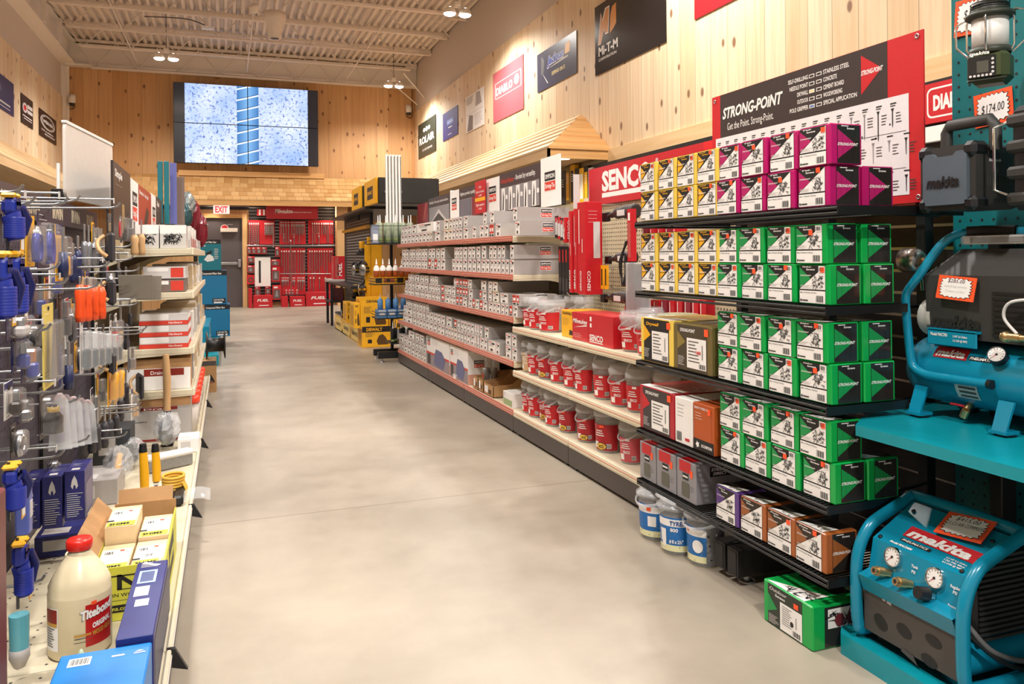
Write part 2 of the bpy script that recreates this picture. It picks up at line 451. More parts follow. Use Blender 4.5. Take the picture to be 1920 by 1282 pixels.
# bar joists across the room
yj = YF-.25; jn = 4
while yj > YB+1:
    j = MB()
    zt, zb = ZC-.005, ZC-.62 if jn == 4 else ZC-.5
    for s in (-1, 1): j.box(XL+.1, XR-.02, yj+s*.012, yj+s*.05, zt-.045, zt, DECK)
    for s in (-1, 1): j.box(XL+.6, XR-.5, yj+s*.010, yj+s*.045, zb, zb+.04, DECK)
    x = XL+.25; up = True
    while x < XR-.6:
        j.cyl((x, yj, zt-.03 if up else zb+.02), (x+.42, yj, zb+.02 if up else zt-.03), .012, DECK, 5); x += .42; up = not up
    j.box(XR-.3, XR-.02, yj-.05, yj+.05, zt-.12, zt-.045, DECK)
    struct('trim_%d' % jn, j); jn += 1; yj -= 1.42
# bridging rods running down the room, the long steel beam on the left wall, the beam over the far wall
b = MB()
for x in (-1.9, .35, 2.6):
    b.cyl((x, 4, ZC-.06), (x, YF-.2, ZC-.06), .012, DECK, 5).cyl((x+.12, 4, ZC-.48), (x+.12, YF-.2, ZC-.48), .014, DECK, 5)
struct('trim_40', b)
b = MB().box(XL, XL+.28, YB, YF-.05, ZC-.06, ZC-.03, WHITE).box(XL+.12, XL+.15, YB, YF-.05, ZC-.5, ZC-.05, WHITE).box(XL, XL+.28, YB, YF-.05, ZC-.53, ZC-.5, WHITE)
y = 3
while y < YF-1: b.box(XL+.27, XL+.34, y, y+.05, ZC-.52, ZC-.05, WHITE); y += 1.42
struct('trim_41', b)
b = MB().box(XL+.1, XR, YF-.10, YF-.02, ZC-.52, ZC-.05, WHITE).box(XL+.1, XR, YF-.24, YF-.02, ZC-.56, ZC-.52, WHITE)
struct('trim_42', b)
# brace rods at the far right corner
b = MB()
for (a, c) in (((XR-.6, YF-1.4, ZC-.5), (XR-.02, YF-1.0, ZC-.95)), ((XR-.7, YF-.4, ZC-.5), (XR-.02, YF-.3, ZC-1.0))): b.cyl(a, c, .014, WHITE, 6)
struct('trim_43', b)

# soffits: pent roofs of lapped boards with a boarded underside
ZE, ZRG = 2.40, 2.98                        # eave and ridge
def pent(name, xw, xe, y0, y1, near_hip, dm):
    b = MB(); n = 6; sgn = 1 if xe > xw else -1
    hip = .85
    for i in range(n):
        t0, t1 = i/n, (i+1)/n
        xa, xb = xe+(xw-xe)*t0, xe+(xw-xe)*t1; za, zb = ZE+.02+(ZRG-ZE)*t0, ZE+.02+(ZRG-ZE)*t1
        ya = y0+hip*t0*near_hip; yb = y0+hip*t1*near_hip
        L = .022                               # each course laps over the one under it
        pts = [(xa, ya, za-.01), (xa, ya, za+L), (xb, yb, zb+.002), (xb, yb, zb-.02)]
        pts2 = [(p[0], y1, p[2]) for p in pts]
        b.add(pts+pts2, [(0,1,2,3),(7,6,5,4),(0,4,5,1),(1,5,6,2),(2,6,7,3),(3,7,4,0)], dm)
        if near_hip:
            e = [(xa, ya-.02, za-.01), (xw, ya-.02, za-.01), (xw, ya-.02, za+L), (xa, ya-.02, za+L), (xb, yb, zb), (xw, yb, zb)]
            b.add(e, [(0,1,2,3),(3,2,5,4)], WTX)
    b.box(xw, xe-.02*sgn, y0+.03, y1, ZE-.05, ZE-.02, WTY)      # boarded underside
    b.box(xe-.03*sgn, xe, y0, y1, ZE-.10, ZE+.015, WTY)         # fascia
    if near_hip: b.box(xw, xe, y0, y0+.03, ZE-.10, ZE+.015, WTX)
    return struct(name, b)
YH = yx(1147, XR, 2.9)
pent('trim_50', XR-.022, XR-.85, YH, YF-.3, 1, WTY)
pent('trim_51', XL+.022, XL+.75, YB, YF-.3, 0, WTY)
b = MB(); n = 6; ye = YF-.72
for i in range(n):
    t0, t1 = i/n, (i+1)/n; ya, yb = ye+.7*t0, ye+.7*t1; za, zb = ZE+.02+(ZRG+.02-ZE)*t0, ZE+.02+(ZRG+.02-ZE)*t1
    b.add([(XL+.7*0, ya, za-.01), (XL, ya, za+.022), (XL, yb, zb), (XR, ya, za-.01), (XR, ya, za+.022), (XR, yb, zb)], [(0,3,4,1),(1,4,5,2)], SHX)
b.box(XL, XR, ye+.03, YF, ZE-.05, ZE-.02, WTX).box(XL, XR, ye, ye+.03, ZE-.10, ZE+.015, WTX)
b.box(-1.0, 2.2, YF-.1, YF, ZRG+.02, ZRG+.14, WTX)
struct('trim_52', b)
# downlights in the soffits
def downlight(x, y, label):
    t = thing('recessed_downlight', label, 'ceiling light', (x, y, ZE-.05))
    obj('trim_ring', MB().lathe([(.075,.0),(.095,-.004),(.098,.0)], WHITE, 20), t)
    obj('lens', MB().lathe([(0,-.002),(.075,-.002)], GLOW2, 20), t)
    l = bpy.data.lights.new('downlight_light', 'SPOT'); l.energy = 34; l.color = (1, .88, .72); l.spot_size = R(120); l.spot_blend = .8; l.shadow_soft_size = .07
    lo = bpy.data.objects.new('downlight_light', l); COL.objects.link(lo); lo.parent = t; lo.location = (0, 0, -.012)
for i, px in enumerate((1057, 971, 905, 852, 811, 778)):
    py = (301, 324, 343, 358, 369, 377)[i]
    p = aZ(px, py, ZE-.05); 
    downlight(XR-.45, yx(px, XR-.45, ZE-.05), 'round downlight under the right soffit, %s from its near end' % ordw(i))
for i, px in enumerate((475, 623, 395)):
    q = aY(px, 382, YF-.35); downlight(q.x, YF-.35, 'round downlight under the far soffit %s' % ('above the door frame\'s right jamb', 'at the right end over the red drill bits', 'just above the exit door')[i])
downlight(XL+.4, 9.5, 'round downlight under the left soffit behind the white panel')

# far slat wall and exit door
dx0, dx1 = aY(383, 480, YF).x, aY(463, 480, YF).x
dt = aY(430, 401, YF).z
sl = MB(); x0s = XL; 
mS = mat('black slat board', '#262222', .5); mI = mat('aluminium slat insert', '#d8d5d0', .3, .6)
def slat(b, axis, c, a0, a1, z0, z1, out, dz=.076):
    z = z0
    while z < z1-.01:
        zt = min(z+dz-.012, z1)
        if axis == 'y': b.box(a0, a1, c, c+out, z, zt, mS)
        else: b.box(c, c+out, a0, a1, z, zt, mS)
        if axis == 'y': b.box(a0, a1, c, c+out*.5, zt, zt+.012, mI)
        else: b.box(c, c+out*.5, a0, a1, zt, zt+.012, mI)
        z += dz
slat(sl, 'y', YF, dx1+.05, 2.75, .1, ZE-.06, -.03); slat(sl, 'y', YF, XL+.8, dx1+.05, dt+.1, ZE-.06, -.03)
struct('trim_60', sl)
D = thing('door_1', 'dark grey steel exit door with a push bar under the lit sign', 'door', (0, 0, 0)); D['kind'] = 'structure'
mD = mat('dark grey door paint', '#5a5254', .45)
b = MB().box(dx0, dx1-.1, YF-.05, YF-.015, .0, dt-.1, mD, .004); obj('door_leaf', b, D)
b = MB().box(dx1-.1, dx1, YF-.12, YF, 0, dt, WTZ, .004).box(dx0-.05, dx1-.1, YF-.12, YF, dt-.1, dt, WTX, .004).box(dx1-.12, dx1-.1, YF-.09, YF, 0, dt-.1, mD)
obj('door_frame', b, D)
b = MB().box(dx0+.1, dx1-.2, YF-.13, YF-.10, .98, 1.04, MET, .008).box(dx1-.2, dx1-.13, YF-.15, YF-.05, .92, 1.10, MET, .01); obj('push_bar', b, D)
b = MB().box(dx0+.35, dx0+.72, YF-.12, YF-.05, dt-.42, dt-.33, WHITE, .006).box(dx0+.5, dx1-.3, YF-.1, YF-.085, dt-.25, dt-.235, MET); obj('door_closer', b, D)
b = MB().cyl((dx1-.48, YF-.055, dt-.33), (dx1-.48, YF-.052, dt-.33), .085, PAPER, 20).cyl((dx1-.48, YF-.06, dt-.33), (dx1-.48, YF-.055, dt-.33), .07, RED, 20)
obj('round_notice', b, D)
# rail on top of the right wall's dark merchandising panels
b = MB(); zr = aX(1420, 236, XR-.05).z
b.box(XR-.10, XR-.02, YB, YH+3.2, zr-.05, zr, INK).box(XR-.09, XR-.02, YB, YH+3.2, zr-.075, zr-.05, mI).box(XR-.1, XR-.02, YB, YH+3.2, zr-.12, zr-.075, INK)
b.box(XR-.06, XR-.02, YB, YH, zr, zr+.16, WTY)
struct('trim_61', b)
mPan = mat('dark wall panel', '#2b2523', .6)
b = MB(); slat(b, 'x', XR-.022, YB, YF-.6, .1, zr-.12, -.03, .152); struct('trim_62', b)
# left wall panels below the soffit
b = MB(); slat(b, 'x', XL+.022, YB, YF-.6, .1, ZE-.1, .03, .152); struct('trim_63', b)
# pine post at the right end of the red drill display
q = aY(638, 480, YF-.3); b = MB().box(q.x-.1, q.x+.16, YF-.5, YF-.2, 0, ZE-.05, WTZ, .005); struct('trim_64', b)

# exit sign
q = aY(415, 392, YF-.8)
t = thing('exit_sign', 'lit red EXIT sign hanging under the far soffit above the door', 'sign', (q.x, YF-.55, ZE-.06))
mEx = mat('exit sign face', '#f0d8d0', .4, emit=.9); mExr = mat('exit sign letters', '#ff1a1a', .4, emit=4)
b = MB().box(-.17, .17, -.02, .02, -.22, -.02, mEx, .004).box(-.03, .03, -.01, .01, -.02, .01, WHITE); obj('housing', b, t)
b = MB().text('EXIT', Matrix(((1,0,0,0),(0,0,-1,-.022),(0,1,0,-.19),(0,0,0,1))), .14, mExr, 'c', .03, fit=.26); obj('lettering', b, t)

# video wall: 2 x 2 panels showing one picture
mScr = G('screen picture', .25)
sp = mScr.n('SeparateXYZ', {0: mScr.tc}); sx, sz = sp.outputs[0], sp.outputs[2]
n1 = mScr.n('TexNoise', {'Vector': mScr.tc, 'Scale': 16.0, 'Detail': 8.0, 'Roughness': .75}).outputs['Fac']
n2 = mScr.n('TexNoise', {'Vector': mScr.tc, 'Scale': 1.4, 'Detail': 3.0}).outputs['Fac']
gcol = mScr.mix(mScr.n('MapRange', {0: n2, 1: .35, 2: .7}).outputs[0], s2l('#dfe8ff')+(1,), s2l('#9fbcf4')+(1,))
gcol = mScr.mix(mScr.n('MapRange', {0: n1, 1: .53, 2: .60}).outputs[0], gcol, s2l('#5c7cc8')+(1,))
gcol = mScr.mix(mScr.n('MapRange', {0: n1, 1: .60, 2: .66}).outputs[0], gcol, s2l('#182c66')+(1,))
a = mScr.math('ABSOLUTE', mScr.math('SUBTRACT', sx, 0.0))
tube_m = mScr.math('LESS_THAN', a, .235)
sh = mScr.n('MapRange', {0: a, 1: 0.0, 2: .24}).outputs[0]
tcol = mScr.mix(sh, s2l('#7db4e8')+(1,), s2l('#3a74b4')+(1,))
hel = mScr.math('FRACT', mScr.math('DIVIDE', mScr.math('SUBTRACT', sz, mScr.math('MULTIPLY', sx, .28)), .25))
tcol = mScr.mix(mScr.math('LESS_THAN', hel, .14), tcol, s2l('#e9f4ff')+(1,))
tcol = mScr.mix(mScr.math('MULTIPLY', mScr.math('GREATER_THAN', hel, .14), mScr.math('LESS_THAN', hel, .2)), tcol, s2l('#24508c')+(1,))
col = mScr.mix(tube_m, gcol, tcol)
pil = mScr.math('GREATER_THAN', a, 1.33)
col = mScr.mix(pil, col, (.012, .011, .014, 1))
mScr.out('Base Color', (.01, .01, .012, 1)); mScr.out('Emission Color', col); mScr.out('Emission Strength', 1.0)
A = aY(323, 156, YF-.3); B = aY(598, 309, YF-.3)
A2 = aY(595, 167, YF-.3); B2 = aY(327, 308, YF-.3)
tz1 = (A.z+A2.z)/2; tz0 = (B.z+B2.z)/2; tx0 = (A.x+B2.x)/2; tx1 = (B.x+A2.x)/2; tcx = (tx0+tx1)/2; W = tx1-tx0; Ht = tz1-tz0
t = thing('video_wall', 'large black bordered video wall of four screens on the far pine wall', 'screen', (tcx, YF, tz0))
k = W/2/1.64
mBez = mat('screen bezel', '#15151c', .25)
obj('wall_mount', MB().box(-W*.42, W*.42, -.2, -.001, .1, Ht-.1, BLACK), t)
for i in (0, 1):
    for j in (0, 1):
        x0, z0 = (-W/2 if i == 0 else 0), (0 if j == 0 else Ht/2)
        s_ = MB().box(x0+.001, x0+W/2-.001, -.30, -.2, z0+.001, z0+Ht/2-.001, mBez, .004)
        po = obj('screen_panel', s_, t)
        s_ = MB().box(x0+.009, x0+W/2-.009, -.302, -.299, z0+.009, z0+Ht/2-.009, MATS['screen picture'])
        obj('display', s_, po)
# wall cameras and their drooping cables
def wcam(p, s, label):
    t = thing('security_camera', label, 'camera', p)
    obj('bracket', MB().box(-.05, .05, -.10, 0, .02, .16, WHITE, .01), t)
    obj('dome', MB().lathe([(0,-.09),(.045,-.075),(.065,-.03),(.075,0),(.075,.09),(.05,.12),(0,.12)], WHITE, 16, (0,-.14,0)).sphere((0,-.14,-.045), .062, BLACK, 12), t)
    obj('cable', MB().tube(curve([(s*.03,-.02,.02),(s*.02,-.02,-.12),(s*-.1,-.02,-.14),(s*-.12,-.02,.1),(s*-.12,-.02,.9)]), .008, INK, 5), t)
q = aY(137, 192, YF); wcam(q, 1, 'white dome camera on the far wall left of the video wall')
q = aY(764, 210, YF); wcam(q, -1, 'white dome camera on the far wall in the right corner')
# round sounder on the far wall above the screen, ceiling blower and junction box
q = aY(407, 143, YF-.001); t = thing('round_sounder', 'small pine coloured round sounder above the video wall', 'alarm', q)
obj('body', MB().lathe([(.07,0),(.07,-.03),(.04,-.05),(0,-.05)], mat('tan plastic', '#b07a48', .5), 16, ax='y'), t)
q = aY(515, 45, 13.5)
t = thing('exhaust_fan', 'white drum shaped destratification fan hanging from the roof deck', 'fan', (q.x, 13.5, 0))
zq = aY(515, 72, 13.5).z; zq1 = aY(515, 24, 13.5).z
obj('drum', MB().lathe([(0,zq),(.10,zq),(.12,zq+.1),(.15,zq1-.14),(.17,zq1-.14),(.18,zq1-.1),(.18,zq1),(0,zq1)], DECK, 20).lathe([(0,zq-.001),(.07,zq-.002)], DGREY, 16), t)
obj('hanger', MB().cyl((0,0,zq1), (0,0,ZC), .015, DECK, 6), t)
q = aY(476, 18, 13.0); t = thing('smoke_detector', 'white round detector under the roof deck beside the drum fan', 'detector', q)
obj('body', MB().lathe([(0,-.06),(.05,-.05),(.07,.0),(.07,.06),(.04,.08),(0,.08)], DECK, 16).cyl((0,0,.08), (0,0,ZC-q.z), .02, DECK, 6), t)
q = aY(390, 52, 14.5); t = thing('ceiling_sensor', 'small white sensor bar hanging on a thin conduit above the video wall', 'sensor', q)
obj('body', MB().box(-.1,.1,-.04,.04,-.03,.03,mat('white plastic','#dfe2ee',.4),.01), t)
obj('conduit', MB().tube(curve([(-.0,0,.02),(-.35,0,.12),(-1.0,0,.1)]), .01, DGREY, 5).cyl((0,0,.03), (0,0,ZC-q.z), .008, DECK, 5), t)
# ================================================================== RIGHT SHELVING RUN
XG, XB = 1.735, 2.26                       # shelf fronts and upright back panel
ys = [yx(748, XG, .2), yx(804, XG, .46), yx(872, XG, .46), yx(964, XG, .46), yx(1068, XG, .3), yx(1200, XG, .5)]
mKick = mat('dark kick plate', '#4c4440', .45); mPeg = mat('beige pegboard enamel', '#c9bd9f', .5)
SH = (1.27, 1.02, .745, .46)
def shelf_mb(y0, y1, x0, x1, strip, body, th=.03):
    b = MB().box(x0, x1, y0+.004, y1-.004, -th, 0, body, .003)
    b.box(x0-.012, x0, y0+.006, y1-.006, -.034, .004, strip, .002)
    b.box(x0-.014, x0-.012, y0+.006, y1-.006, -.013, -.008, mat('strip pale line', '#e2a793' if strip == RUST else '#efe7d4', .4))  # thin pale line along the edge strip
    b.box(x0-.014, x0-.012, y0+.006, y1-.006, -.025, -.021, mat('strip pale line', '#e2a793', .4) if strip == RUST else BEIGE)
    for y in (y0+.006, y1-.012):          # curved end brackets under the shelf
        pr = [(x0, -.002), (x0, -.04)]
        for i in range(7):
            t = i/6; pr.append((x0+(x1-x0)*(.45+.5*t), -.04-.10*t*t))
        pr += [(x1, -.14), (x1, -.002)]
        b.prism(pr, 'y', y, y+.006, body)
    return b
def gondola(name, label, y0, y1, strip, body, levels, top, hole):
    t = thing(name, label, 'shelf unit', (0, 0, 0), 0, 'sections of the right hand shelving')
    b = MB().box(XB, XB+.04, y0, y1, .05, top, mPeg)
    if hole:
        y = y0+.03
        while y < y1-.02:
            z = .75
            while z < top-.03: b.add([(XB-.0008, y-.004, z-.004), (XB-.0008, y+.004, z-.004), (XB-.0008, y+.004, z+.004), (XB-.0008, y-.004, z+.004)], [(0,3,2,1)], INK); z += .0254
            y += .0254
    obj('back_panel', b, t)
    b = MB()
    for y in (y0, y1-.03): obj('upright', MB().box(XB-.02, XB+.06, y, y+.03, 0, top, body), t)
    b = MB().box(XG-.01, XG+.02, y0+.003, y1-.003, .015, .125, mKick, .003); b.box(XG+.02, XG+.04, y0, y1, 0, .1, BLACK)
    for y in (y0+.04, y1-.08): b.box(XG+.0, XG+.05, y, y+.04, 0, .03, BLACK)
    obj('kick_plate', b, t)
    obj('base_deck', shelf_mb(y0, y1, XG, XB, strip, body), t, (0, 0, .145))
    for z in levels: obj('shelf', shelf_mb(y0, y1, XG, XB-.03, strip, body), t, (0, 0, z))
    return t
nm = ('farthest red edged shelf section beside the black display feet', 'middle red edged shelf section of grey cartons', 'red edged shelf section next to the clear buckets')
for i in range(3): gondola('shelf_unit', nm[i], ys[i+1], ys[i], RUST, BEIGE, SH, 1.5, False)
gondola('shelf_unit', 'cream shelf section with the first red buckets, red hanging boxes above', ys[4], ys[3], CREAM, CREAM, (.685, .405), 1.52, True)
gondola('shelf_unit', 'cream shelf section with pegboard and screw guns, left of the yellow screw boxes', ys[5]-.05, ys[4], CREAM, CREAM, (.685, .405), 1.52, True)

# ---------------------------------------------------------------- grey hardware cartons
SIMB = [INK, mat('logo orange red', '#d8402f', .45)]
def logo_simpson(c, face, x, z, w):        # the small black over red trade mark block
    h = w*.33
    c.rect(face, x-.002, z-h*.05-.002, x+w+.002, z+2.15*h+.002, PAPER, 2)
    c.rect(face, x, z+1.1*h, x+w, z+2.1*h, INK, 3).rect(face, x, z, x+w, z+h, SIMB[1], 3)
    c.tx(face, 'SIMPSON', x+w/2, z+1.35*h, h*.5, PAPER, 4, 'c', .02, fit=w*.88); c.tx(face, 'Strong-Tie', x+w/2, z+.3*h, h*.5, PAPER, 4, 'c', .02, fit=w*.88)
gb = {}
def grey_carton(w, d, h, kind):
    k = (math.floor(w*250)/250, round(d, 2), round(h, 3), kind, random.randint(0, 1))
    if k in gb: return gb[k]
    w, d, h = max(k[0], .012), k[1], k[2]
    face = {'w': mat('pale carton', '#d9d4d2', .6), 'c': mat('cream carton', '#e4dcc4', .6), 'r': LGREY, 'W': PAPER, 'g': LGREY}[kind]
    c = Carton(w, d, h, GREY if kind != 'W' else PAPER)
    c.rect('front', .001, .001, w-.001, h-.001, face, 1)
    c.rect('front', w*.1, h*.12, w*.9, h*.88, PAPER, 2)
    c.rect('front', w*.12, h*.8, w*.5, h*.87, SIMB[1], 3)
    if kind == 'r': c.rect('front', w*.08, h*.3, w*.92, h*.95, SIMB[1], 3).rect('front', w*.2, h*.1, w*.8, h*.25, INK, 4).rect('front', w*.2, h*.45, w*.8, h*.7, PAPER, 4)
    else:
        c.lines('front', w*.15, w*.8, h*.72, 3, h*.09, DGREY, h*.025, 3)
        c.rect('front', w*.3, h*.15, w*.62, h*.34, DGREY, 3)
        if w > .06: c.rect('front', w*.5, h*.68, w*.85, h*.82, INK, 4)
    if d > .24 and h > .06 and kind != 'c': logo_simpson(c, 'right', d*.45, h*.28, .075)
    me = obj('hardware_carton', c); gb[k] = me; me['fresh'] = 1
    return me
def put_carton(y1, z, x, w, d, h, kind, label, group):
    p = grey_carton(w, d, h, kind)
    if p.get('fresh'): del p['fresh']; o = p
    else: o = p.copy(); COL.objects.link(o)
    o.location = (x, y1, z); o.rotation_euler = (0, 0, RX); o['label'] = label; o['category'] = 'box'; o['group'] = group
    return o
Z4 = lambda a: 740+a*.1716
Z5 = lambda a: 740+a*.1872
rows = [  # shelf z, tier z offset, height, unit conversion, [(left, right, kind, depth)], shelf words, tier words
 (SH[0], 0, .095, Z4, [(68,105),(105,142),(142,180),(182,220),(220,260),(260,300),(303,345),(345,385),(390,415,'c'),(440,500,'w',.3),(535,585,'c'),(585,628,'c'),(630,665),(665,700),(700,735),(750,805,'w',.3),(848,890,'w',.3),(932,982),(982,1030),(1032,1060,'r'),(1062,1090,'r'),(1100,1165,'w',.3),(1318,1372,'w',.34)], 'top red edged shelf', 'lower'),
 (SH[0], .096, .088, Z4, [(75,105),(105,140),(140,180),(182,238),(242,422,'W',.2),(455,495,'w',.3),(540,590,'c'),(590,630,'c'),(632,662),(664,695),(700,735),(757,803,'w',.32),(968,1010,'w',.32),(1045,1095,'w',.34),(1296,1345,'w',.36)], 'top red edged shelf', 'upper'),
 (SH[1], 0, .1, Z4, [(80,118),(120,155),(157,190),(190,225),(227,258),(258,290),(292,325),(325,360),(368,400,'r'),(400,432),(434,465,'r'),(465,495),(500,555,'w',.32),(625,660),(662,705),(706,745),(750,795),(803,845),(846,888),(903,943),(945,990),(995,1040),(1042,1080),(1082,1122),(1124,1163),(1166,1208),(1211,1252),(1256,1306,'w',.40)], 'second red edged shelf', 'lower'),
 (SH[1], .101, .092, Z4, [(80,115),(117,155),(160,192),(192,226),(228,258),(260,290),(292,325),(326,360),(366,405),(405,445),(450,492),(500,552,'w',.32),(650,680),(682,712),(714,745),(748,795),(802,840),(843,884),(893,938),(955,1005),(1032,1072),(1076,1118),(1120,1160),(1164,1205,'w',.3),(1264,1310,'w',.40)], 'second red edged shelf', 'upper'),
 (SH[2], 0, .074, Z4, [(112,145),(147,180),(180,215),(218,245),(245,270),(275,300),(300,325),(328,368),(370,402),(404,436),(440,470),(472,500),(510,545,'r'),(548,600),(602,635),(637,670),(676,706,'r'),(708,738,'r'),(742,788),(806,848),(850,878,'r'),(882,920,'c'),(928,960,'r'),(962,1010),(1022,1070),(1074,1108),(1112,1160),(1164,1202),(1206,1245),(1257,1290,'r'),(1293,1348,'w',.3)], 'third red edged shelf', 'lowest'),
 (SH[2], .075, .072, Z4, [(120,145),(147,180),(182,215),(220,273),(276,323),(326,368),(371,402),(404,436),(440,468),(470,500),(508,543,'r'),(548,574,'c'),(578,622),(624,668),(677,706,'r'),(708,738,'r'),(742,770,'r'),(772,800,'r'),(806,852,'w',.3),(930,954,'r'),(956,1000),(1026,1065),(1068,1140,'c'),(1152,1240,'w',.25),(1282,1330,'r'),(1332,1362,'r')], 'third red edged shelf', 'middle'),
 (SH[2], .148, .07, Z4, [(146,180),(182,214),(220,272),(278,323),(328,370),(386,410),(412,436),(443,476,'w',.3),(642,672),(676,706,'r'),(708,738,'r'),(742,770,'r'),(772,800,'r'),(806,846,'w',.3),(942,1000),(1027,1068),(1072,1130,'c',.38)], 'third red edged shelf', 'topmost'),
 (SH[3], 0, .088, Z5, [(85,120),(120,180),(182,215),(217,240),(243,280),(283,310),(312,345),(347,385),(388,425),(427,460),(462,503),(507,535),(537,562),(565,592,'c'),(594,627,'c'),(632,660),(662,690),(692,717),(722,757),(760,797),(800,823),(825,850),(852,892),(894,930),(933,1010),(1013,1056,'w',.3),(1112,1170),(1172,1226)], 'fourth red edged shelf', 'lowest'),
 (SH[3], .089, .08, Z5, [(88,118),(120,180),(182,213),(217,240),(243,278),(281,310),(313,345),(348,385),(390,425),(427,460),(464,508),(515,570,'w',.25),(600,626,'r'),(628,655),(662,690),(692,725),(727,757),(760,797),(800,823),(825,850),(852,880,'w',.3),(900,944,'w',.38),(1110,1168),(1170,1224)], 'fourth red edged shelf', 'middle'),
 (SH[3], .170, .065, Z5, [(115,145),(147,180),(183,213),(217,240),(243,278),(281,308),(316,345)], 'fourth red edged shelf', 'topmost'),
 (.145, 0, .085, Z5, [(45,66),(68,90),(92,125),(127,160),(165,200),(202,235),(237,265),(267,290),(292,318)], 'bottom shelf', 'lowest'),
 (.145, .086, .08, Z5, [(45,90),(92,125),(127,172),(178,205),(207,235),(238,260),(263,285),(287,318)], 'bottom shelf', 'middle'),
 (.145, .167, .075, Z5, [(140,200,'w',.25),(205,245),(250,290)], 'bottom shelf', 'topmost'),
]
for (z, dz, h, cv, L, sw, tw) in rows:
    for i, e in enumerate(L):
        a, b_ = cv(e[0]), cv(e[1]); kind = e[2] if len(e) > 2 else 'w'; d = e[3] if len(e) > 3 else .26
        zz = z+dz+.0015; x = XG+.008+random.random()*.006
        y1, y0 = yx(a, XG+.01, zz+h/2), yx(b_, XG+.01, zz+h/2)
        w = max(y1-y0-.002, .016)
        col = {'w': 'pale grey', 'c': 'cream', 'r': 'orange labelled', 'W': 'plain white'}[kind]
        hh = h*(1 if dz == 0 or True else 1)
        put_carton(y1, zz, x, w, d, hh, kind, '%s carton, %s, %s tier, %s from the far end' % (col, sw, tw, ordw(i)), 'grey hardware cartons on the %s' % sw)

# two printed power tool cartons, flat carton, cartridges and trays on the bottom shelf
zb = .1465
def ygoods(a, b_, cv, z, x=None): 
    x = XG+.01 if x is None else x
    return yx(cv(a), x, z), yx(cv(b_), x, z)
y1, y0 = ygoods(320, 550, Z5, .2); w = y1-y0
for (a, e, h, lb) in ((320, 548, .26, 'large white power tool carton with a grey drill picture, bottom shelf'), (556, 735, .26, 'smaller white tool carton with a red band beside the silver cartridges')):
    y1, y0 = ygoods(a, e, Z5, .25); w = y1-y0-.004
    c = Carton(w, .26 if a > 400 else .3, h, PAPER, .002)
    c.rect('front', 0, 0, w, h*.42, mat('carton photo grey', '#9a8f94', .5), 1).rect('front', 0, h*.40, w, h*.47, SIMB[1], 2)
    c.dec('front', [(w*.35, h*.1), (w*.75, h*.05), (w*.85, h*.4), (w*.7, h*.62), (w*.45, h*.65), (w*.38, h*.45)], mat('violet grey print', '#6c6f94', .5), 3)
    c.dec('front', [(w*.05, h*.05), (w*.2, h*.05), (w*.2, h*.4), (w*.05, h*.4)], DGREY, 3)
    logo_simpson(c, 'front', w*.05, h*.7, w*.13); c.lines('front', w*.25, w*.6, h*.9, 3, .016)
    c.rect('right', 0, 0, .26, h*.3, mat('pale orange print', '#d9a08a', .5), 1); logo_simpson(c, 'right', .05, h*.5, .08)
    tag(obj('tool_carton', c, None, (XG+.01, y1, zb), RX), lb, 'box')
y1 = yx(Z5(585), XG, .16); c = Carton(.1, .18, .035, GREY); c.rect('front', .004, .003, .096, .032, PAPER).rect('front', .01, .01, .03, .025, SIMB[1], 2)
tag(obj('flat_carton', c, None, (XG-.004, y1, zb), RX), 'small flat grey carton lying in front of the tool cartons', 'box')
mTub = mat('silver cartridge', '#a9a9aa', .35, .4)
for i, (a, e, dx, hh) in enumerate(((732, 825, .03, .215), (832, 880, .10, .20), (880, 960, .05, .17), (885, 940, .16, .20), (965, 1020, .10, .17))):
    ym = yx(Z5((a+e)/2), XG+dx+.03, .25); r = .028 if i != 1 else .02
    t = thing('adhesive_cartridge', 'silver adhesive cartridge with clear nozzle bag, %s from the tool cartons' % ordw(i), 'cartridge', (XG+dx+.03, ym, zb), 0, 'silver cartridges on the bottom shelf')
    obj('tube', MB().lathe([(0,0),(r,0),(r,hh-.02),(r*1.05,hh-.018),(r*1.05,hh-.01),(0,hh-.005)], mTub, 16).box(-r-.001,-r+.002,-.012,.012,.05,.12,SIMB[1] if i in (2,) else LGREY), t)
    obj('nozzle', MB().lathe([(.012,0),(.01,.02),(.016,.035),(.005,.05),(.012,.07)], CLEAR2, 8, (0,0,hh-.006)), t)
mTr = CARD
def tray(y1, x, w, d, h, label, lo=.5):
    t = MB(); c = Carton(.001,.001,.001,CARD); T = .004
    b = Carton(w, d, .004, CARD)
    b.h = h
    b.prism([(0, 0), (w, 0), (w, h*lo), (0, h*lo)], 'y', 0, T, CARD)
    for x0 in (0, w-T): b.prism([(0,0),(d,0),(d,h),(d*.7,h),(d*.35,h*lo*1.1),(0,h*lo)], 'x', x0, x0+T, CARD)
    b.box(0, w, d-T, d, 0, h, CARD)
    b.rect('front', w*.12, h*lo*.25, w*.45, h*lo*.85, PAPER).bars('front', w*.5, w*.8, h*lo*.2, h*lo*.6)
    b.rect('right', d*.25, h*lo*.3, d*.95, h*lo*.7, LGREY, 1).bars('right', d*.5, d*.8, h*lo*.35, h*lo*.62)
    return tag(obj('cardboard_tray', b, None, (x, y1, zb), RX), label, 'box')
y1, y0 = ygoods(785, 832, Z5, .16); tray(y1, XG+.012, y1-y0-.002, .3, .12, 'narrow brown cardboard tray holding cartridges, left one of the pair', .75)
y1, y0 = ygoods(836, 885, Z5, .16); tray(y1, XG+.012, y1-y0-.002, .3, .12, 'narrow brown cardboard tray next to the wide open tray', .75)
y1, y0 = ygoods(890, 985, Z5, .16); tray(y1, XG+.012, y1-y0, .42, .2, 'wide open brown display tray at the end of the red edged bottom shelf', .4)
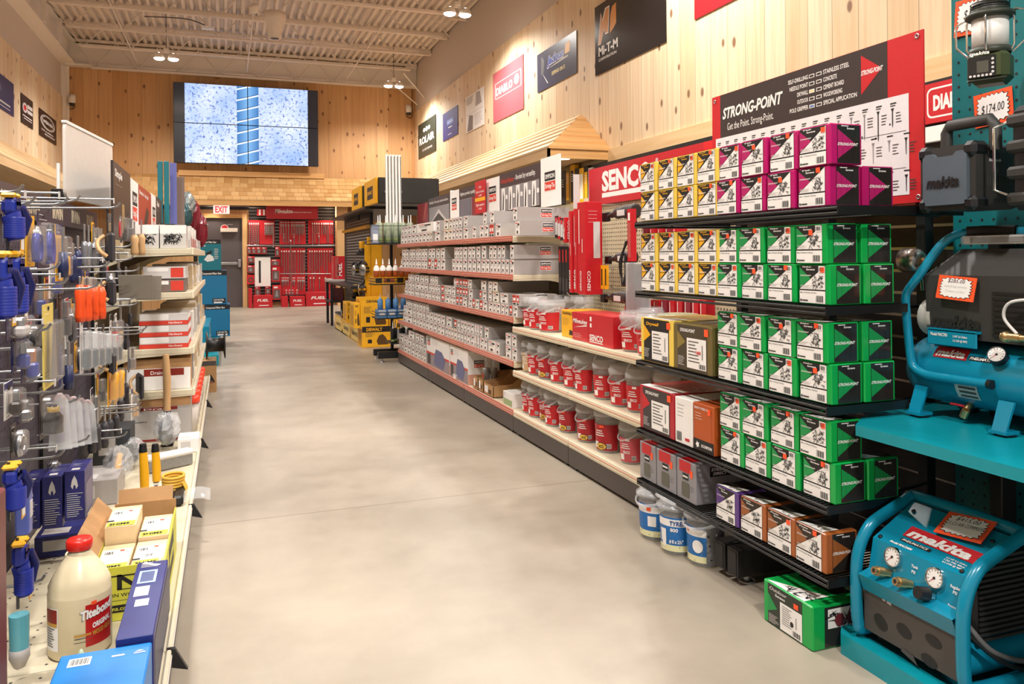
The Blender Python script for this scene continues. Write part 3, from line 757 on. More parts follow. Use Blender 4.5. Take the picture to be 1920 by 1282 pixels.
y1, y0 = ygoods(1085, 1175, Z5, .2); c = Carton(y1-y0, .12, .09, PAPER); c.rect('front', .005, .004, y1-y0-.005, .045, mat('pale green print', '#9fb483', .5)).lines('front', .01, .06, .08, 3, .01)
tag(obj('small_carton', c, None, (XG+.012, y1, zb), RX), 'white and pale green carton beside the first low bucket', 'box')

# ---------------------------------------------------------------- header boards over the shelving
mHd = mat('header dark print', '#42363a', .4); mPh = mat('header photo grey', '#8f8c90', .4)
def header(px0, px1, z0, z1, label, kind):
    x = 2.02; y1, y0 = yx(px0, x, (z0+z1)/2), yx(px1, x, (z0+z1)/2); w = y1-y0; h = z1-z0
    c = Carton(w, .008, h, PAPER if kind == 'logo' else mHd)
    if kind == 'logo': 
        lw = w*.55; logo_simpson(c, 'front', w*.22, h*.32, lw); c.lines('front', w*.3, w*.7, h*.18, 1, .01, LGREY)
    else:
        c.rect('front', w*.02, 0, w*.98, h*.62, mPh, 1)
        if kind == 'flag':
            for i in range(8): c.dec('front', [(w*(.02+.06*i), 0), (w*(.04+.06*i), 0), (w*(.05+.06*i), h*.6), (w*(.03+.06*i), h*.6)], mat('flag blue', '#232d5e', .4), 2)
            c.rect('front', w*.5, 0, w*.98, h*.62, mat('dull red print', '#8c2a38', .4), 2)
            c.tx('front', 'Highest product quality. Reliable', w*.05, h*.75, h*.11, PAPER, 2, 'l', .015, fit=w*.8)
        elif kind == 'anchor':
            for i in range(5): c.rect('front', w*(.06+.19*i), 0, w*(.15+.19*i), h*.6, PAPER, 2).dec('front', [(w*(.08+.19*i), h*.02), (w*(.11+.19*i), h*.02), (w*(.12+.19*i), h*.35), (w*(.10+.19*i), h*.55)], INK, 3).dec('front', [(w*(.17+.19*i), h*.3), (w*(.22+.19*i), h*.3), (w*(.22+.19*i), h*.4), (w*(.17+.19*i), h*.42)], PAPER, 3)
            c.tx('front', 'All-Family Adhesives', w*.04, h*.73, h*.13, SIMB[1], 2, 'l', .01, fit=w*.34); c.tx('front', '- Bonded by versatility.', w*.4, h*.75, h*.13, PAPER, 2, 'l', .01, fit=w*.5)
        elif kind == 'saw': 
            c.dec('front', [(w*.1, 0), (w*.5, h*.5), (w*.9, 0)], LGREY, 2).dec('front', [(w*.15, h*.02), (w*.5, h*.35), (w*.8, h*.02)], DGREY, 3); c.tx('front', 'Mobility. One very united solution.', w*.05, h*.76, h*.1, PAPER, 2, 'l', .01, fit=w*.9)
        elif kind == 'red':
            c.rect('front', 0, 0, w, h, mat('dull red print', '#8c2a38', .4), 2).dec('front', [(w*.5, h*.2), (w*.7, h*.2), (w*.9, h*.9), (w*.8, h)], mat('pale red print', '#b35450', .4), 3)
    return tag(obj('header_board', c, None, (x, y1, z0), RX), label, 'sign', 'header boards over the grey cartons')
header(783, 803, 1.49, 1.72, 'dull red header board at the far end of the grey cartons', 'red')
header(804, 843, 1.49, 1.75, 'dark header board with a truss picture, left of the first white logo board', 'saw')
header(844, 860, 1.49, 1.76, 'white header board with black and red logo, farthest of the three', 'logo')
header(861, 911, 1.49, 1.76, 'header board with blue star stripes behind the red poster', 'flag')
header(912, 936, 1.49, 1.77, 'white header board with black and red logo beside the red poster', 'logo')
header(937, 1013, 1.49, 1.78, 'dark header board showing anchor bolts and lettered about adhesives', 'anchor')
header(1014, 1050, 1.47, 1.80, 'large white header board with black and red logo at the near end', 'logo')
x = 1.99; y1, y0 = yx(891, x, 1.6), yx(910, x, 1.6); w = y1-y0
c = Carton(w, .004, .27, RED); c.tx('front', 'Great', w/2, .21, .02, PAPER, 2, 'c').tx('front', 'Get to know', w/2, .17, .02, PAPER, 2, 'c', fit=w*.8).tx('front', 'us well', w/2, .14, .02, PAPER, 2, 'c').rect('front', 0, .10, w, .13, YEL, 2).tx('front', 'Fight anyone', w/2, .06, .022, PAPER, 2, 'c', fit=w*.8).tx('front', 'to learn', w/2, .03, .02, PAPER, 2, 'c')
tag(obj('red_poster', c, None, (x, y1, 1.5), RX), 'narrow red and yellow poster in front of the blue striped header', 'poster')
# SENCO header
x = 2.24; y1, y0 = yx(1104, x, 1.62), yx(1342, x, 1.62); z0 = aX(1106, 386, x).z; z1 = aX(1106, 318, x).z
w = y1-y0; h = z1-z0
t = thing('header_sign', 'red header sign with big white block lettering above the beige pegboard', 'sign', (x, y1, z0), RX)
c = Carton(w, .02, h, mat('header red', '#c5212f', .35)); obj('sign_panel', c, t)
c = Carton(w, .02, h, RED); c.v = []; c.f = []; c.fm = []; c.sm = []
c.tx('front', 'SENCO', w*.135, h*.36, h*.5, PAPER, 1, 'l', .045, fit=w*.44); c.rect('front', w*.135, h*.17, w*.56, h*.29, PAPER, 1); c.tx('front', '®', w*.6, h*.78, h*.12, PAPER, 1)
obj('lettering', c, t)
c = Carton(.09, .02, h, mat('header bright red', '#e0222c', .35)); obj('header_end', c, t, (w-.1, -.002, 0))
# ================================================================== SENCO BAY: hanging boxes, screw guns, buckets
# tall red boxes hanging on hooks
for i, (px, py0, py1, wd) in enumerate(((1056, 408, 455, .035), (1066, 396, 548, .04), (1075, 392, 548, .045), (1082, 380, 551, .10))):
    xx = 1.86 if i < 3 else 1.84
    a = aX(px, py0, xx); b_ = aX(px, py1, xx)
    c = Carton(wd, .105, a.z-b_.z, SRED, .002)
    hh = a.z-b_.z
    c.tx('front', 'SENCO', wd*.5, .02, .018, PAPER, 2, 'l', .02, rot=90, fit=min(.11, hh*.4)); c.rect('front', wd*.2, hh*.55, wd*.28, hh*.92, PAPER, 2).rect('front', wd*.6, hh*.45, wd*.66, hh*.6, PAPER, 2)
    c.tx('right', 'SENCO', .03, .02, .02, PAPER, 2, 'l', .02, rot=90, fit=.11); c.rect('right', .05, .2, .09, .4, LGREY, 2).lines('right', .02, .09, hh*.9, 4, .02, PAPER)
    tag(obj('attachment_box', c, None, (xx, a.y, b_.z), RX), ('small red hang box at the end of the top grey cartons', 'tall narrow red box, farthest of the three hanging together', 'tall narrow red box in the middle of the hanging three', 'tallest and widest red box hanging beside the screw guns')[i], 'box', 'red boxes hanging at the pegboard')
for i in range(4):
    xx = 1.98; px = 1040+i*5; a = aX(px, 405+i*2, xx); c = Carton(.05, .006, .14, RED if i % 2 else INK); c.rect('front', .006, .02, .044, .12, LGREY).rect('front', .01, .1, .04, .13, RED, 2)
    tag(obj('blister_card', c, None, (xx, a.y, a.z-.14), RX), 'small hang card beside the top grey cartons, %s from the far side' % ordw(i), 'package', 'hang cards beside the grey cartons')
for i in range(3):
    xx = 2.0; px = 1047+i*6; a = aX(px, 462, xx); c = Carton(.045, .03, .30, INK); c.rect('front', .005, .02, .04, .1, DGREY).rect('front', .012, .2, .03, .28, RED, 2)
    tag(obj('driver_bit_pack', c, None, (xx, a.y, a.z-.3), RX), 'long dark bit pack hanging behind the tall red boxes, %s from the far side' % ordw(i), 'package', 'long dark packs at the pegboard')

# screw guns hanging from hooks
mGun = mat('charcoal gun plastic', '#35302f', .45)
def screw_gun(label, a, sc, tilt):
    t = thing('screw_gun', label, 'power tool', a, RX, 'charcoal screw guns on the pegboard', rx=0)
    b = MB().tube(curve([(-.13,0,0),(-.07,0,.005),(0,0,.01),(.1,0,.012),(.15,0,.01)]), [.012]*3+[.016]*6+[.03]*6+[.036]*6+[.038]*3+[.03], mGun, 12)
    b.tube(curve([(.12,0,.0),(.13,0,-.06),(.115,0,-.13),(.12,0,-.16)]), .018, mGun, 10, sq=.8)
    b.box(.02,.1,-.037,-.034,-.01,.02,LGREY,.001)
    obj('body', b, t)
    obj('nose_piece', MB().cyl((-.19,0,-.002),(-.12,0,0),.009,MET,10).box(-.20,-.14,-.012,.012,-.03,.02,BLACK,.004), t)
    obj('trigger', MB().box(.095,.112,-.008,.008,-.07,-.03,RED,.003), t)
    t.scale = (sc,)*3; t.rotation_euler = (R(tilt), 0, RX); return t
g1 = screw_gun('charcoal corded screw gun on the top hook with its cord looped below', aX(1165, 402, 2.0), 1.05, 0)
cd = MB()
for k in range(3): cd.tube(curve([(.12+.008*k,-.04,-.14),(.09-.01*k,-.05,-.25),(.10+.01*k,-.05,-.36),(.13+.004*k,-.05,-.30),(.125,-.05,-.2)]), .0055, BLACK, 6)
obj('cord', cd, g1)
screw_gun('charcoal screw gun on the middle hook above the clear wrapped box', aX(1165, 486, 2.0), .9, 0)
screw_gun('charcoal screw gun on the lowest hook just over the cream shelf', aX(1158, 560, 1.99), .95, 0)
# red bit packs and yellow tags, clear wrapped black box, collated packs below
a = aX(1176, 392, 1.95); c = Carton(.04, .03, .27, SRED); c.rect('front', .006, .02, .034, .2, mat('pale red print','#b35450',.4)).rect('front', .01, .21, .03, .25, PAPER, 2)
tag(obj('blade_pack', c, None, (1.95, a.y, a.z-.27), RX), 'long red blister pack hanging beside the looped black cord', 'package')
for i in range(2):
    a = aX(1126+i*7, 497, 1.93); c = Carton(.03, .012, .13, YEL); c.rect('front', .008, .02, .022, .11, INK)
    tag(obj('yellow_package', c, None, (1.93, a.y, a.z-.13), RX), 'yellow blister pack under the middle screw gun, %s one' % ('left', 'right')[i], 'package')
a = aX(1172, 492, 1.93); b = Carton(.09, .1, .27, CLEAR2, .004); b.box(.01,.08,.01,.09,.01,.26,BLACK); 
tag(obj('wrapped_magazine', b, None, (1.93, a.y, a.z-.27), RX), 'black magazine wrapped in clear plastic beside the middle screw gun', 'package')
mHk = MET
for i, (px, py, L) in enumerate(((1165, 384, .3), (1150, 478, .28), (1145, 552, .28), (1196, 500, .2), (1208, 540, .2))):
    a = aX(px, py, XB); tag(obj('peg_hook', MB().tube([(0,0,0),(-L,0,0),(-L-.02,0,.02)], .004, mHk, 6), None, a), ('long pegboard hook holding the corded screw gun', 'pegboard hook holding the middle screw gun', 'pegboard hook over the cream shelf holding the lowest screw gun', 'short pegboard hook behind the wrapped black magazine', 'short pegboard hook low on the pegboard by the yellow boxes')[i], 'hook')
# goods seen between the header boards and behind the shelves: yellow kits on the far wall
for i in range(7):
    px = 1052+i*8.5; a = aX(px, 352, XR-.135); h = (.45, .55, .6, .5, .5, .55, .5)[i]
    m = (DGREY, mat('khaki card','#8a7440',.5), DYEL, BLACK, YEL, BLACK, LGREY)[i]
    c = Carton(.13, .08, h, m, .004); c.rect('front', .02, .1, .11, h-.08, (INK, YEL, INK, YEL, PAPER, YEL, INK)[i]); c.lines('front', .03, .1, h-.12, 4, .03, PAPER, .01)
    tag(obj('tool_package', c, None, (XR-.135, a.y, a.z-h/2), RX), '%s wall pack seen left of the red header, %s from the left' % (('dark grey', 'khaki', 'yellow', 'black', 'yellow and white', 'black and yellow', 'pale grey')[i], ordw(i)), 'package', 'hang packs on the wall behind the shelving')
# tall red collated packs behind the yellow screw boxes
for k, (px0, py0, n) in enumerate(((1204, 426, 5), (1196, 562, 9))):
    for i in range(n):
        px = px0+i*14.5; xx = 2.1; a = aX(px, py0, xx)
        h = .1 if k == 0 else .16
        c = Carton(.05, .05, h, SRED if i % 3 else mat('dull red print', '#8c2a38', .4)); c.rect('front', .006, .01, .012, h-.01, PAPER); c.rect('front', .025, .02, .04, h*.6, RED, 2)
        tag(obj('collated_screw_pack', c, None, (xx, a.y, a.z-h), RX), 'red pack hanging behind the yellow screw boxes, %s from the left %s' % (ordw(i), ('under the top shelf', 'over the clear tubs')[k]), 'package', 'red packs behind the yellow screw boxes')

# clear screw buckets
mScrews = mat('loose steel screws', '#8f8a80', .4, .5, var=.6, scale=160)
mScrT = mat('loose tan screws', '#a58a5c', .45, .3, var=.6, scale=160)
mPink = mat('pink red label', '#c9525c', .4)
def bucket(label, r, h, lab, acq=False, lid=CLEAR2, fill=None, big=False, handle_up=False, cat='bucket'):
    t = thing('screw_bucket', label, cat, (0,0,0), 0, 'clear buckets of screws')
    hb = h*.84
    obj('tub', MB().lathe([(r*.86,0),(r*.88,.004),(r*.94,hb*.5),(r,hb),(r*1.03,hb),(r*1.03,hb+.006)], CLEAR, 22).lathe([(0,.002),(r*.86,.002)], CLEAR, 22), t)
    obj('screws', MB().lathe([(0,.004),(r*.84,.004),(r*.92,hb*.62),(r*.5,hb*.68),(0,hb*.66)], fill or mScrews, 16), t)
    b = MB().lathe([(r*.885,hb*.06),(r*.985,hb*.74)], lab, 20, a0=R(100), a1=R(290)); rr = r*.94
    def on(a, z0, z1, da, m, e=.0015):
        k = lambda z: r*(.878+.107*(z/hb-.04)/.7)+e
        b.lathe([(k(z0*hb), z0*hb), (k(z1*hb), z1*hb)], m, 6, a0=R(a-da), a1=R(a+da))
    for q in range(3): on(205, .44+.06*q, .465+.06*q, 24-4*q, PAPER if lab != PAPER else DGREY)
    on(218, .66, .72, 10, ORG if acq else PAPER); on(248, .12, .24, 11, PAPER); on(186, .12, .28, 13, PAPER)
    for q in range(5): on(239+q*4, .13, .23, 1.1, INK, .0022)
    def curved(s_, a, z, hh, m, wdeg, e):
        vs, fs, x0, x1, y0, y1 = text_mesh(s_, .03, 0, 1.0); kk = wdeg/max(x1-x0, .01)
        k = lambda z: r*(.878+.107*(z/hb-.04)/.7)+e
        out = []
        for v in vs:
            an = R(a - wdeg/2 + (v.x-x0)*kk); zz = z+(v.y)*hh/.72; out.append((k(zz)*math.cos(an), k(zz)*math.sin(an), zz))
        b.add(out, fs, m)
    if acq:
        k = lambda z: r*(.878+.107*(z/hb-.04)/.7)
        for (m, e, s_) in ((INK, .002, 1), (mat('label gold', '#e6b94e', .4), .003, .86)):
            ring = []; zc = hb*.17
            for q in range(20):
                an = R(214)+R(26)*s_*math.cos(2*PI*q/20); zz = zc+hb*.1*s_*math.sin(2*PI*q/20); ring.append(((k(zz)+e)*math.cos(an), (k(zz)+e)*math.sin(an), zz))
            b.add([((k(zc)+e)*math.cos(R(214)), (k(zc)+e)*math.sin(R(214)), zc)]+ring, [(0, 1+q, 1+(q+1) % 20) for q in range(20)], m)
        curved('ACQ', 214, hb*.13, hb*.08, INK, 24, .0042)
    else: curved('SENCO', 212, hb*.3, hb*.08, PAPER, 36, .0025)
    obj('label_wrap', b, t)
    obj('lid', MB().lathe([(r*1.04,hb-.01),(r*1.07,hb-.008),(r*1.07,hb+.012),(r*.98,hb+.016),(r*.97,h-.004),(r*.9,h),(0,h-.004)], lid, 22), t)
    zc = hb-.012
    if handle_up: pts = [(r*1.06*math.cos(a), r*.25*math.sin(a) , zc+(.085)*math.sin(a)) for a in [PI*i/12 for i in range(13)]]
    else: pts = [(-r*1.09*math.sin(a), r*1.09*math.cos(a), zc-.045*math.sin(a)) for a in [PI*i/12 for i in range(13)]]
    obj('handle', MB().tube(pts, .003, CLEAR2, 6, sq=1.6), t)
    return t
BK = {}
LAST = {}
def bput(kind, px, pyb, X, z, label, sc=1):
    y = yx(px, X, z+.08)
    rr = {'L': .089, 'H': .080, 'y': .108, 'n': .108}.get(kind, .0675); ky = (z, X > 1.95)
    if z < .7:
        y = min(y, ys[3]-.012-rr, LAST.get(ky, 99)-rr)
        if kind == 'L' and px == 1178: y = min(y, yx(1150, 1.765, .76)-.006-rr)
        LAST[ky] = y-rr
    if kind not in BK:
        r, h = .062, .20
        BK[kind] = Proto({'s': lambda: bucket('', r, h, RED), 'a': lambda: bucket('', r, h, mat('deep red print', '#b01f2a', .4), True),
           'p': lambda: bucket('', r, h, mPink), 't': lambda: bucket('', r*.95, h, mat('tan label', '#d4b183', .5), fill=mScrT),
           'L': lambda: bucket('', .082, .19, RED), 'y': lambda: bucket('', .1, .16, PAPER, fill=mScrT, lid=mat('pale green lid','#c9cba4',.3,alpha=.7)),
           'n': lambda: bucket('', .1, .15, mat('blue label','#1f6ab5',.4), fill=mat('dark blue screws','#1c2a4c',.4,.3,var=.5,scale=160), lid=mat('dark clear lid','#5a6a86',.15,alpha=.6)),
           'h': lambda: bucket('', r, h, RED, handle_up=True), 'H': lambda: bucket('', .074, .23, mat('deep red print', '#b01f2a', .4), True, handle_up=True)}[kind]())
    o = BK[kind].put((X, y, z), random.uniform(-.15, .15), label, 'clear buckets of screws', (sc,)*3)
    o['category'] = 'bucket'; return o
z1, z2, z3 = .6865, .4065, .1465
for i, (px, k, X, s_) in enumerate(((984, 's', 1.83, .98), (1008, 's', 1.82, 1), (1034, 'L', 1.84, 1), (1002, 's', 2.05, 1), (1030, 's', 2.06, 1), (1058, 's', 2.07, 1))):
    bput(k, px, 0, X, z1, ('red labelled bucket nearest the grey cartons on the upper cream shelf', 'red labelled bucket second along the upper cream shelf', 'wider red labelled bucket left of the yellow carton', 'clear bucket in the back row behind the first upper bucket', 'clear bucket in the back row behind the second upper bucket', 'clear bucket in the back row behind the yellow carton')[i], s_)
bput('L', 1178, 0, 1.845, z1, 'large clear topped red bucket right of the red Senco carton'.replace('Senco ', 'lettered '))
bput('L', 1205, 0, 1.83, z1, 'red bucket half hidden by the yellow edged carton on the upper shelf')
bput('L', 1215, 0, 2.03, z1, 'wide clear tub in the back row over the red lettered carton')
bput('y', 1272, 0, 1.93, .7145, 'wide clear tub with pale greenish lid behind the yellow edged carton')
bput('n', 1318, 0, 1.95, .7145, 'wide clear tub of dark blue screws behind the olive carton')
for i, (px, k, X) in enumerate(((984, 't', 1.82), (1001, 's', 1.81), (1027, 'a', 1.81), (1050, 's', 1.82), (1076, 's', 1.82), (1098, 's', 1.82), (1134, 'h', 1.83), (1166, 's', 1.82), (1198, 'h', 1.83), (1222, 's', 1.90), (1120, 's', 2.03), (1040, 's', 2.03), (1075, 's', 2.03), (1245, 's', 2.05))):
    bput(k, px, 0, X, z2, ('tan labelled bucket at the far end of the middle cream shelf', 'red bucket right of the tan labelled one on the middle shelf', 'red bucket with a gold oval badge on the middle cream shelf', 'fourth bucket along the middle cream shelf, red label', 'fifth bucket along the middle cream shelf, red label', 'sixth bucket along the middle cream shelf, narrow red label', 'bucket with its clear handle raised on the middle cream shelf', 'red bucket just right of the first raised handle', 'bucket with a raised clear handle behind the red screw carton', 'clear bucket behind the red and white carton', 'clear bucket in the back row of the middle shelf, right of centre', 'clear bucket in the back row of the middle shelf behind the gold oval badge', 'clear bucket in the back row of the middle shelf behind the fifth bucket', 'clear bucket farthest right at the back of the middle shelf')[i])
for i, (px, k, X) in enumerate(((970, 's', 1.82), (995, 's', 1.81), (1016, 'a', 1.83), (1037, 's', 1.81), (1067, 'a', 1.82), (1102, 'a', 1.82), (1142, 'H', 1.83), (1185, 'p', 1.83), (1228, 's', 1.90), (1060, 's', 2.03), (1020, 's', 2.03), (1000, 's', 2.03), (1110, 's', 2.06))):
    bput(k, px, 0, X, z3, ('red bucket beside the pale green carton on the lowest shelf', 'second bucket along the lowest cream shelf', 'third bucket along the lowest shelf, pale oval badge', 'tall red label bucket fourth along the lowest shelf', 'bucket with gold oval badge, fifth on the lowest shelf', 'bucket with gold oval badge, sixth on the lowest shelf', 'largest gold badge bucket with raised handle on the lowest shelf', 'pink labelled bucket left of the grey tool cartons', 'clear lidded bucket behind the grey tool cartons', 'clear bucket in the back row of the lowest shelf, middle', 'clear bucket in the back row of the lowest shelf, second from the far end', 'clear bucket in the back row of the lowest shelf, far end', 'clear bucket in the back row of the lowest shelf, nearest')[i])
# three cartons standing between the buckets
def carton_on(name, px0, px1, X, z, d, h, m, label, art):
    y1, y0 = yx(px0, X, z+h/2), yx(px1, X, z+h/2); w = y1-y0-.002
    c = Carton(w, d, h, m, .0015); art(c, w, d, h)
    return tag(obj(name, c, None, (X, y1, z), RX), label, 'box')
def art(c, w, d, h): c.tx('front', 'DeWALT', w*.1, h*.84, h*.1, INK, 2, 'l', .03, fit=w*.8).lines('front', w*.1, w*.7, h*.7, 5, h*.06).dec('front', [(w*.6,h*.1),(w*.9,h*.1),(w*.9,h*.25),(w*.65,h*.3)], INK, 2).tx('top', 'DeWALT', w*.2, .03, .02, INK)
carton_on('screw_gun_carton', 1053, 1077, 1.79, z1, .2, .15, YEL, 'yellow carton with black lettering between the upper buckets', art)
def art(c, w, d, h): c.tx('front', 'Milwaukee', w*.05, h*.62, h*.16, PAPER, 2, 'l', .02, .3, fit=w*.9).dec('front', [(w*.1,h*.45),(w*.95,h*.56),(w*.9,h*.6)], PAPER, 2).lines('front', w*.08, w*.6, h*.25, 3, h*.06, PAPER)
carton_on('screw_gun_carton', 1073, 1103, 1.775, z1, .2, .15, SRED, 'red carton with slanting white script next to the yellow carton', art)
def art(c, w, d, h): 
    c.tx('front', 'SENCO', w*.06, h*.12, h*.2, PAPER, 2, 'l', .03, fit=w*.55); c.rect('front', w*.06, h*.06, w*.6, h*.09, PAPER, 2); c.rect('front', w*.08, h*.75, w*.15, h*.9, PAPER, 2).rect('front', w*.08, h*.55, w*.15, h*.68, PAPER, 2)
carton_on('screw_gun_carton', 1103, 1150, 1.765, z1, .22, .155, SRED, 'red carton with white block lettering at its foot, upper cream shelf', art)
# ================================================================== BLACK SCREW RACK
RK = 1.60                                   # front of the goods on the rack
RY0, RY1 = yx(1551, RK, .8)-.012, yx(1198, RK, .9)
mWire = mat('black wire coating', '#141414', .35); mSlat = mat('black slat board panel', '#1b1a1b', .4)
LV = (1.28, .997, .713, .434, .226)
t = thing('screw_rack', 'black rack of wire shelves in front of black slat board, holding the coloured screw boxes', 'shelf unit')
b = MB(); z = .1
while z < 1.42:
    b.box(2.19, 2.205, 1.5, RY1+.1, z, z+.066, mSlat).box(2.198, 2.205, 1.5, RY1+.1, z+.066, z+.076, mI); z += .076
b.box(2.205, 2.23, 1.5, RY1+.1, .05, 1.49, mSlat)
obj('slat_panel', b, t)
for y in (RY0+.12, (RY0+RY1)/2, RY1-.02): obj('upright', MB().box(2.09, 2.125, y, y+.035, 0, 1.46, BLACK), t)
for i, z in enumerate(LV):
    y1 = RY1 if i < 4 else RY1; y0 = RY0 if i else RY0-.05; xb_ = 2.05 if i == 0 else 1.885
    b = MB()
    for (x, zz) in ((RK-.012, -.008), (RK-.012, -.022), (xb_, -.008), (1.75, -.012)): b.cyl((x, y0, z+zz), (x, y1, z+zz), .005, mWire, 6)
    y = y0
    while y <= y1+.001: b.box(RK-.012, xb_, y-.0015, y+.0015, z-.005, z-.001, mWire); y += .0165
    for y in (y0, y1): b.box(RK-.015, xb_, y-.003, y+.003, z-.026, z-.001, mWire)
    for y in (y0+.02, y1-.02): b.cyl((RK+.05, y, z-.02), (2.09, y+(.1 if y < 2 else 0), z-.02), .005, mWire, 6)
    obj('wire_shelf', b, t)
for i, px in enumerate((1349, 1373)):
    p = aX(px, 1080, 1.64)
    f = MB().box(1.64, 2.12, p.y-.03, p.y+.03, .03, .125, mat('black steel tube', '#2a2829', .4), .003).box(1.638, 1.6401, p.y-.024, p.y+.024, .038, .117, INK).cyl((1.70, p.y, 0), (1.70, p.y, .032), .012, MET, 10).lathe([(0,.0),(.03,.0),(.03,.006),(.012,.010)], MET, 14, (1.70, p.y, 0))
    f.cyl((1.75, p.y-.0305, .08), (1.75, p.y-.0300, .08), .005, INK, 8)
    obj('foot', f, t)

# ---- screw boxes
def hexmat(n, c, **k): return mat(n, c, **k)
KIND = {'green': ('green', '#12a54a', '#149548'), 'yellow': ('yellow', '#f0cf5c', '#e8c044'), 'magenta': ('magenta', '#b81868', '#b31a66'), 'brown': ('copper brown', '#a85c2a', '#9a5a2c'), 'purple': ('purple', '#5a3a86', '#57357e')}
mDk = mat('smoky clear window', '#2b2724', .12)
mScrewInk = mat('screw drawing ink', '#2a2a2a', .5)
def screws_doodle(c, face, x0, z0, w, h, n, seed):
    rr = random.Random(seed)
    for i in range(n):
        a = rr.random()*PI; L = w*(.22+.2*rr.random()); cx = x0+w*rr.random(); cz = z0+h*rr.random(); t_ = w*.03
        dx, dz = math.cos(a)*L/2, math.sin(a)*L/2; nx, nz = -math.sin(a)*t_, math.cos(a)*t_
        c.dec(face, [(cx-dx-nx, cz-dz-nz), (cx+dx, cz+dz), (cx-dx+nx, cz-dz+nz)], mScrewInk, 4)
        c.dec(face, [(cx-dx-nx*2.2, cz-dz-nz*2.2), (cx-dx+nx*2.2, cz-dz+nz*2.2), (cx-dx*.85, cz-dz*.85)], mScrewInk, 4)
def screw_box(kind, w=.128, d=.113, h=.116, stick=None, seed=1):
    nm_, c1, c2 = KIND[kind]
    mB = mat(nm_+' sleeve plastic', c1, .18, var=.05); mP = mat(nm_+' print', c2, .4)
    c = Carton(w, d, h, mB, .003)
    L = w*.86; e = .003
    rt = thing('screw_box', kind, 'box')
    obj('carton', c, rt)
    l = Carton(w, d, h, mB); l.v = []; l.f = []; l.fm = []; l.sm = []
    if kind == 'yellow': L = w*.86
    l.rect('front', e, e, L, h-e, INK if kind != 'brown' else mat('brown black print', '#2f2117', .4), 1)
    l.rect('front', e, e, L, h*.335, PAPER, 2)
    l.dec('front', [(e, h*.37), (L, h*.37), (L, h*.96)], PAPER, 2)
    l.dec('front', [(e, h*.40), (e, h*.93), (L*.46, h*.64)] if kind != 'yellow' else [(e+.004, h*.45), (e+.004, h*.9), (L*.4, h*.66)], mP, 2)
    if kind == 'yellow': l.rect('front', e, h*.66, L*.42, h*.675, INK, 3)
    l.tx('front', 'STRONG-POINT', e+.004, h*.70, h*.035, PAPER, 3, 'l', .02, .3, fit=w*.36)
    l.tx('front', 'Screws', L*.3, h*.85, h*.045, PAPER if kind != 'yellow' else mP, 3, 'l', .03, fit=w*.28).tx('front', {'green': 'Outdoor', 'yellow': 'Drywall', 'magenta': 'Tek', 'brown': 'Pole', 'purple': 'Wood'}[kind], L*.15, h*.92, h*.035, PAPER if kind != 'yellow' else mP, 3, 'l', .03, .2, fit=w*.3)
    screws_doodle(l, 'front', L*.55, h*.42, L*.36, h*.3, 44, seed)
    l.lines('front', L*.08, L*.5, h*.47, 3, h*.028, LGREY, h*.012, 3)
    l.tx('front', '#8 x 3 Wood, 5 lb box', e+.003, h*.27, h*.035, INK, 3, fit=L*.62).rect('front', e+.003, h*.06, e+.008, h*.12, INK, 3).rect('front', e+.01, h*.07, L*.35, h*.105, DGREY, 3)
    l.bars('front', L*.66, L*.94, h*.06, h*.22, 3, 10)
    if stick:
        sx, sz = stick; l.rect('front', sx*w, sz*h, sx*w+w*.13, sz*h+h*.13, ORG, 5)
        if kind in ('green', 'yellow'): l.rect('front', w*.66, h*.8, w*.84, h*.96, PAPER, 4).bars('front', w*.68, w*.82, h*.83, h*.93, 5, 6)
    # end face: smoky window with arrow
    l.rect('right', d*.2, h*.03, d*.93, h*.97, mDk, 1); l.dec('right', [(d*.21, h*.13), (d*.21, h*.86), (d*.8, h*.5)], mP, 2)
    for k in range(3): l.rect('right', d*(.36+.18*k), h*.03, d*(.365+.18*k), h*.97, INK, 2)
    l.tx('right', 'STRONG-POINT', d*.2, h*.46, h*.07, PAPER, 3, 'l', .03, .35, fit=d*.66).tx('right', 'Screws', d*.5, h*.86, h*.05, PAPER, 3, 'l', .03, fit=d*.24).rect('right', d*.32, h*.93, d*.55, h*.95, PAPER, 3)
    # top: white flash
    l.rect('top', w*.02, d*.02, L, d*.98, mDk, 1); l.dec('top', [(w*.02, 0.004), (L, .004), (L, d*.55)], PAPER, 2); screws_doodle(l, 'top', L*.5, d*.05, L*.4, d*.3, 8, seed+5)
    obj('printed_label', l, rt)
    return rt
PR = {}
def sbox(kind, var, y1, X, z, label, gr, sc=None):
    k = (kind, var)
    if k not in PR: PR[k] = Proto(screw_box(kind, stick={0: (.60, .84), 1: (.72, .80), 2: (.45, .72), 3: None}[var], seed=var+3))
    return PR[k].put((X, y1, z), RX+random.uniform(-.012, .012), label, gr, sc)
Ya = [yx(px, RK, 1.05) for px in (1342, 1384, 1433, 1487)]
lv = ('on the top wire shelf', 'on the second wire shelf', 'on the third wire shelf', 'on the fourth wire shelf')
pos4 = ('farthest', 'second', 'third', 'nearest')
g = .0012
for li, (kind, z) in enumerate((('magenta', LV[0]), ('green', LV[1]), ('green', LV[2]), ('green', LV[3]))):
    for row in (0, 1):
        zz = z+g+row*.1172; off = -.02 if row == 0 else (-.03 if li == 0 else -.012)
        if li == 3: off -= .01
        for i in range(4):
            sbox(kind, (i+row+li) % 3, Ya[i]+off+.012-.004*i, RK+.002+.004*((i+row) % 2), zz, '%s screw box, %s of four in the %s row %s' % (kind, pos4[i], ('lower', 'upper')[row], lv[li]), '%s screw boxes' % kind)
        if not (li == 0 and row == 1) and not (li == 3 and row == 1):
            sbox(kind, 3, Ya[3]+off-.004, RK+.124, zz, '%s screw box behind the nearest one, %s row %s' % (kind, ('lower', 'upper')[row], lv[li]), '%s screw boxes' % kind)
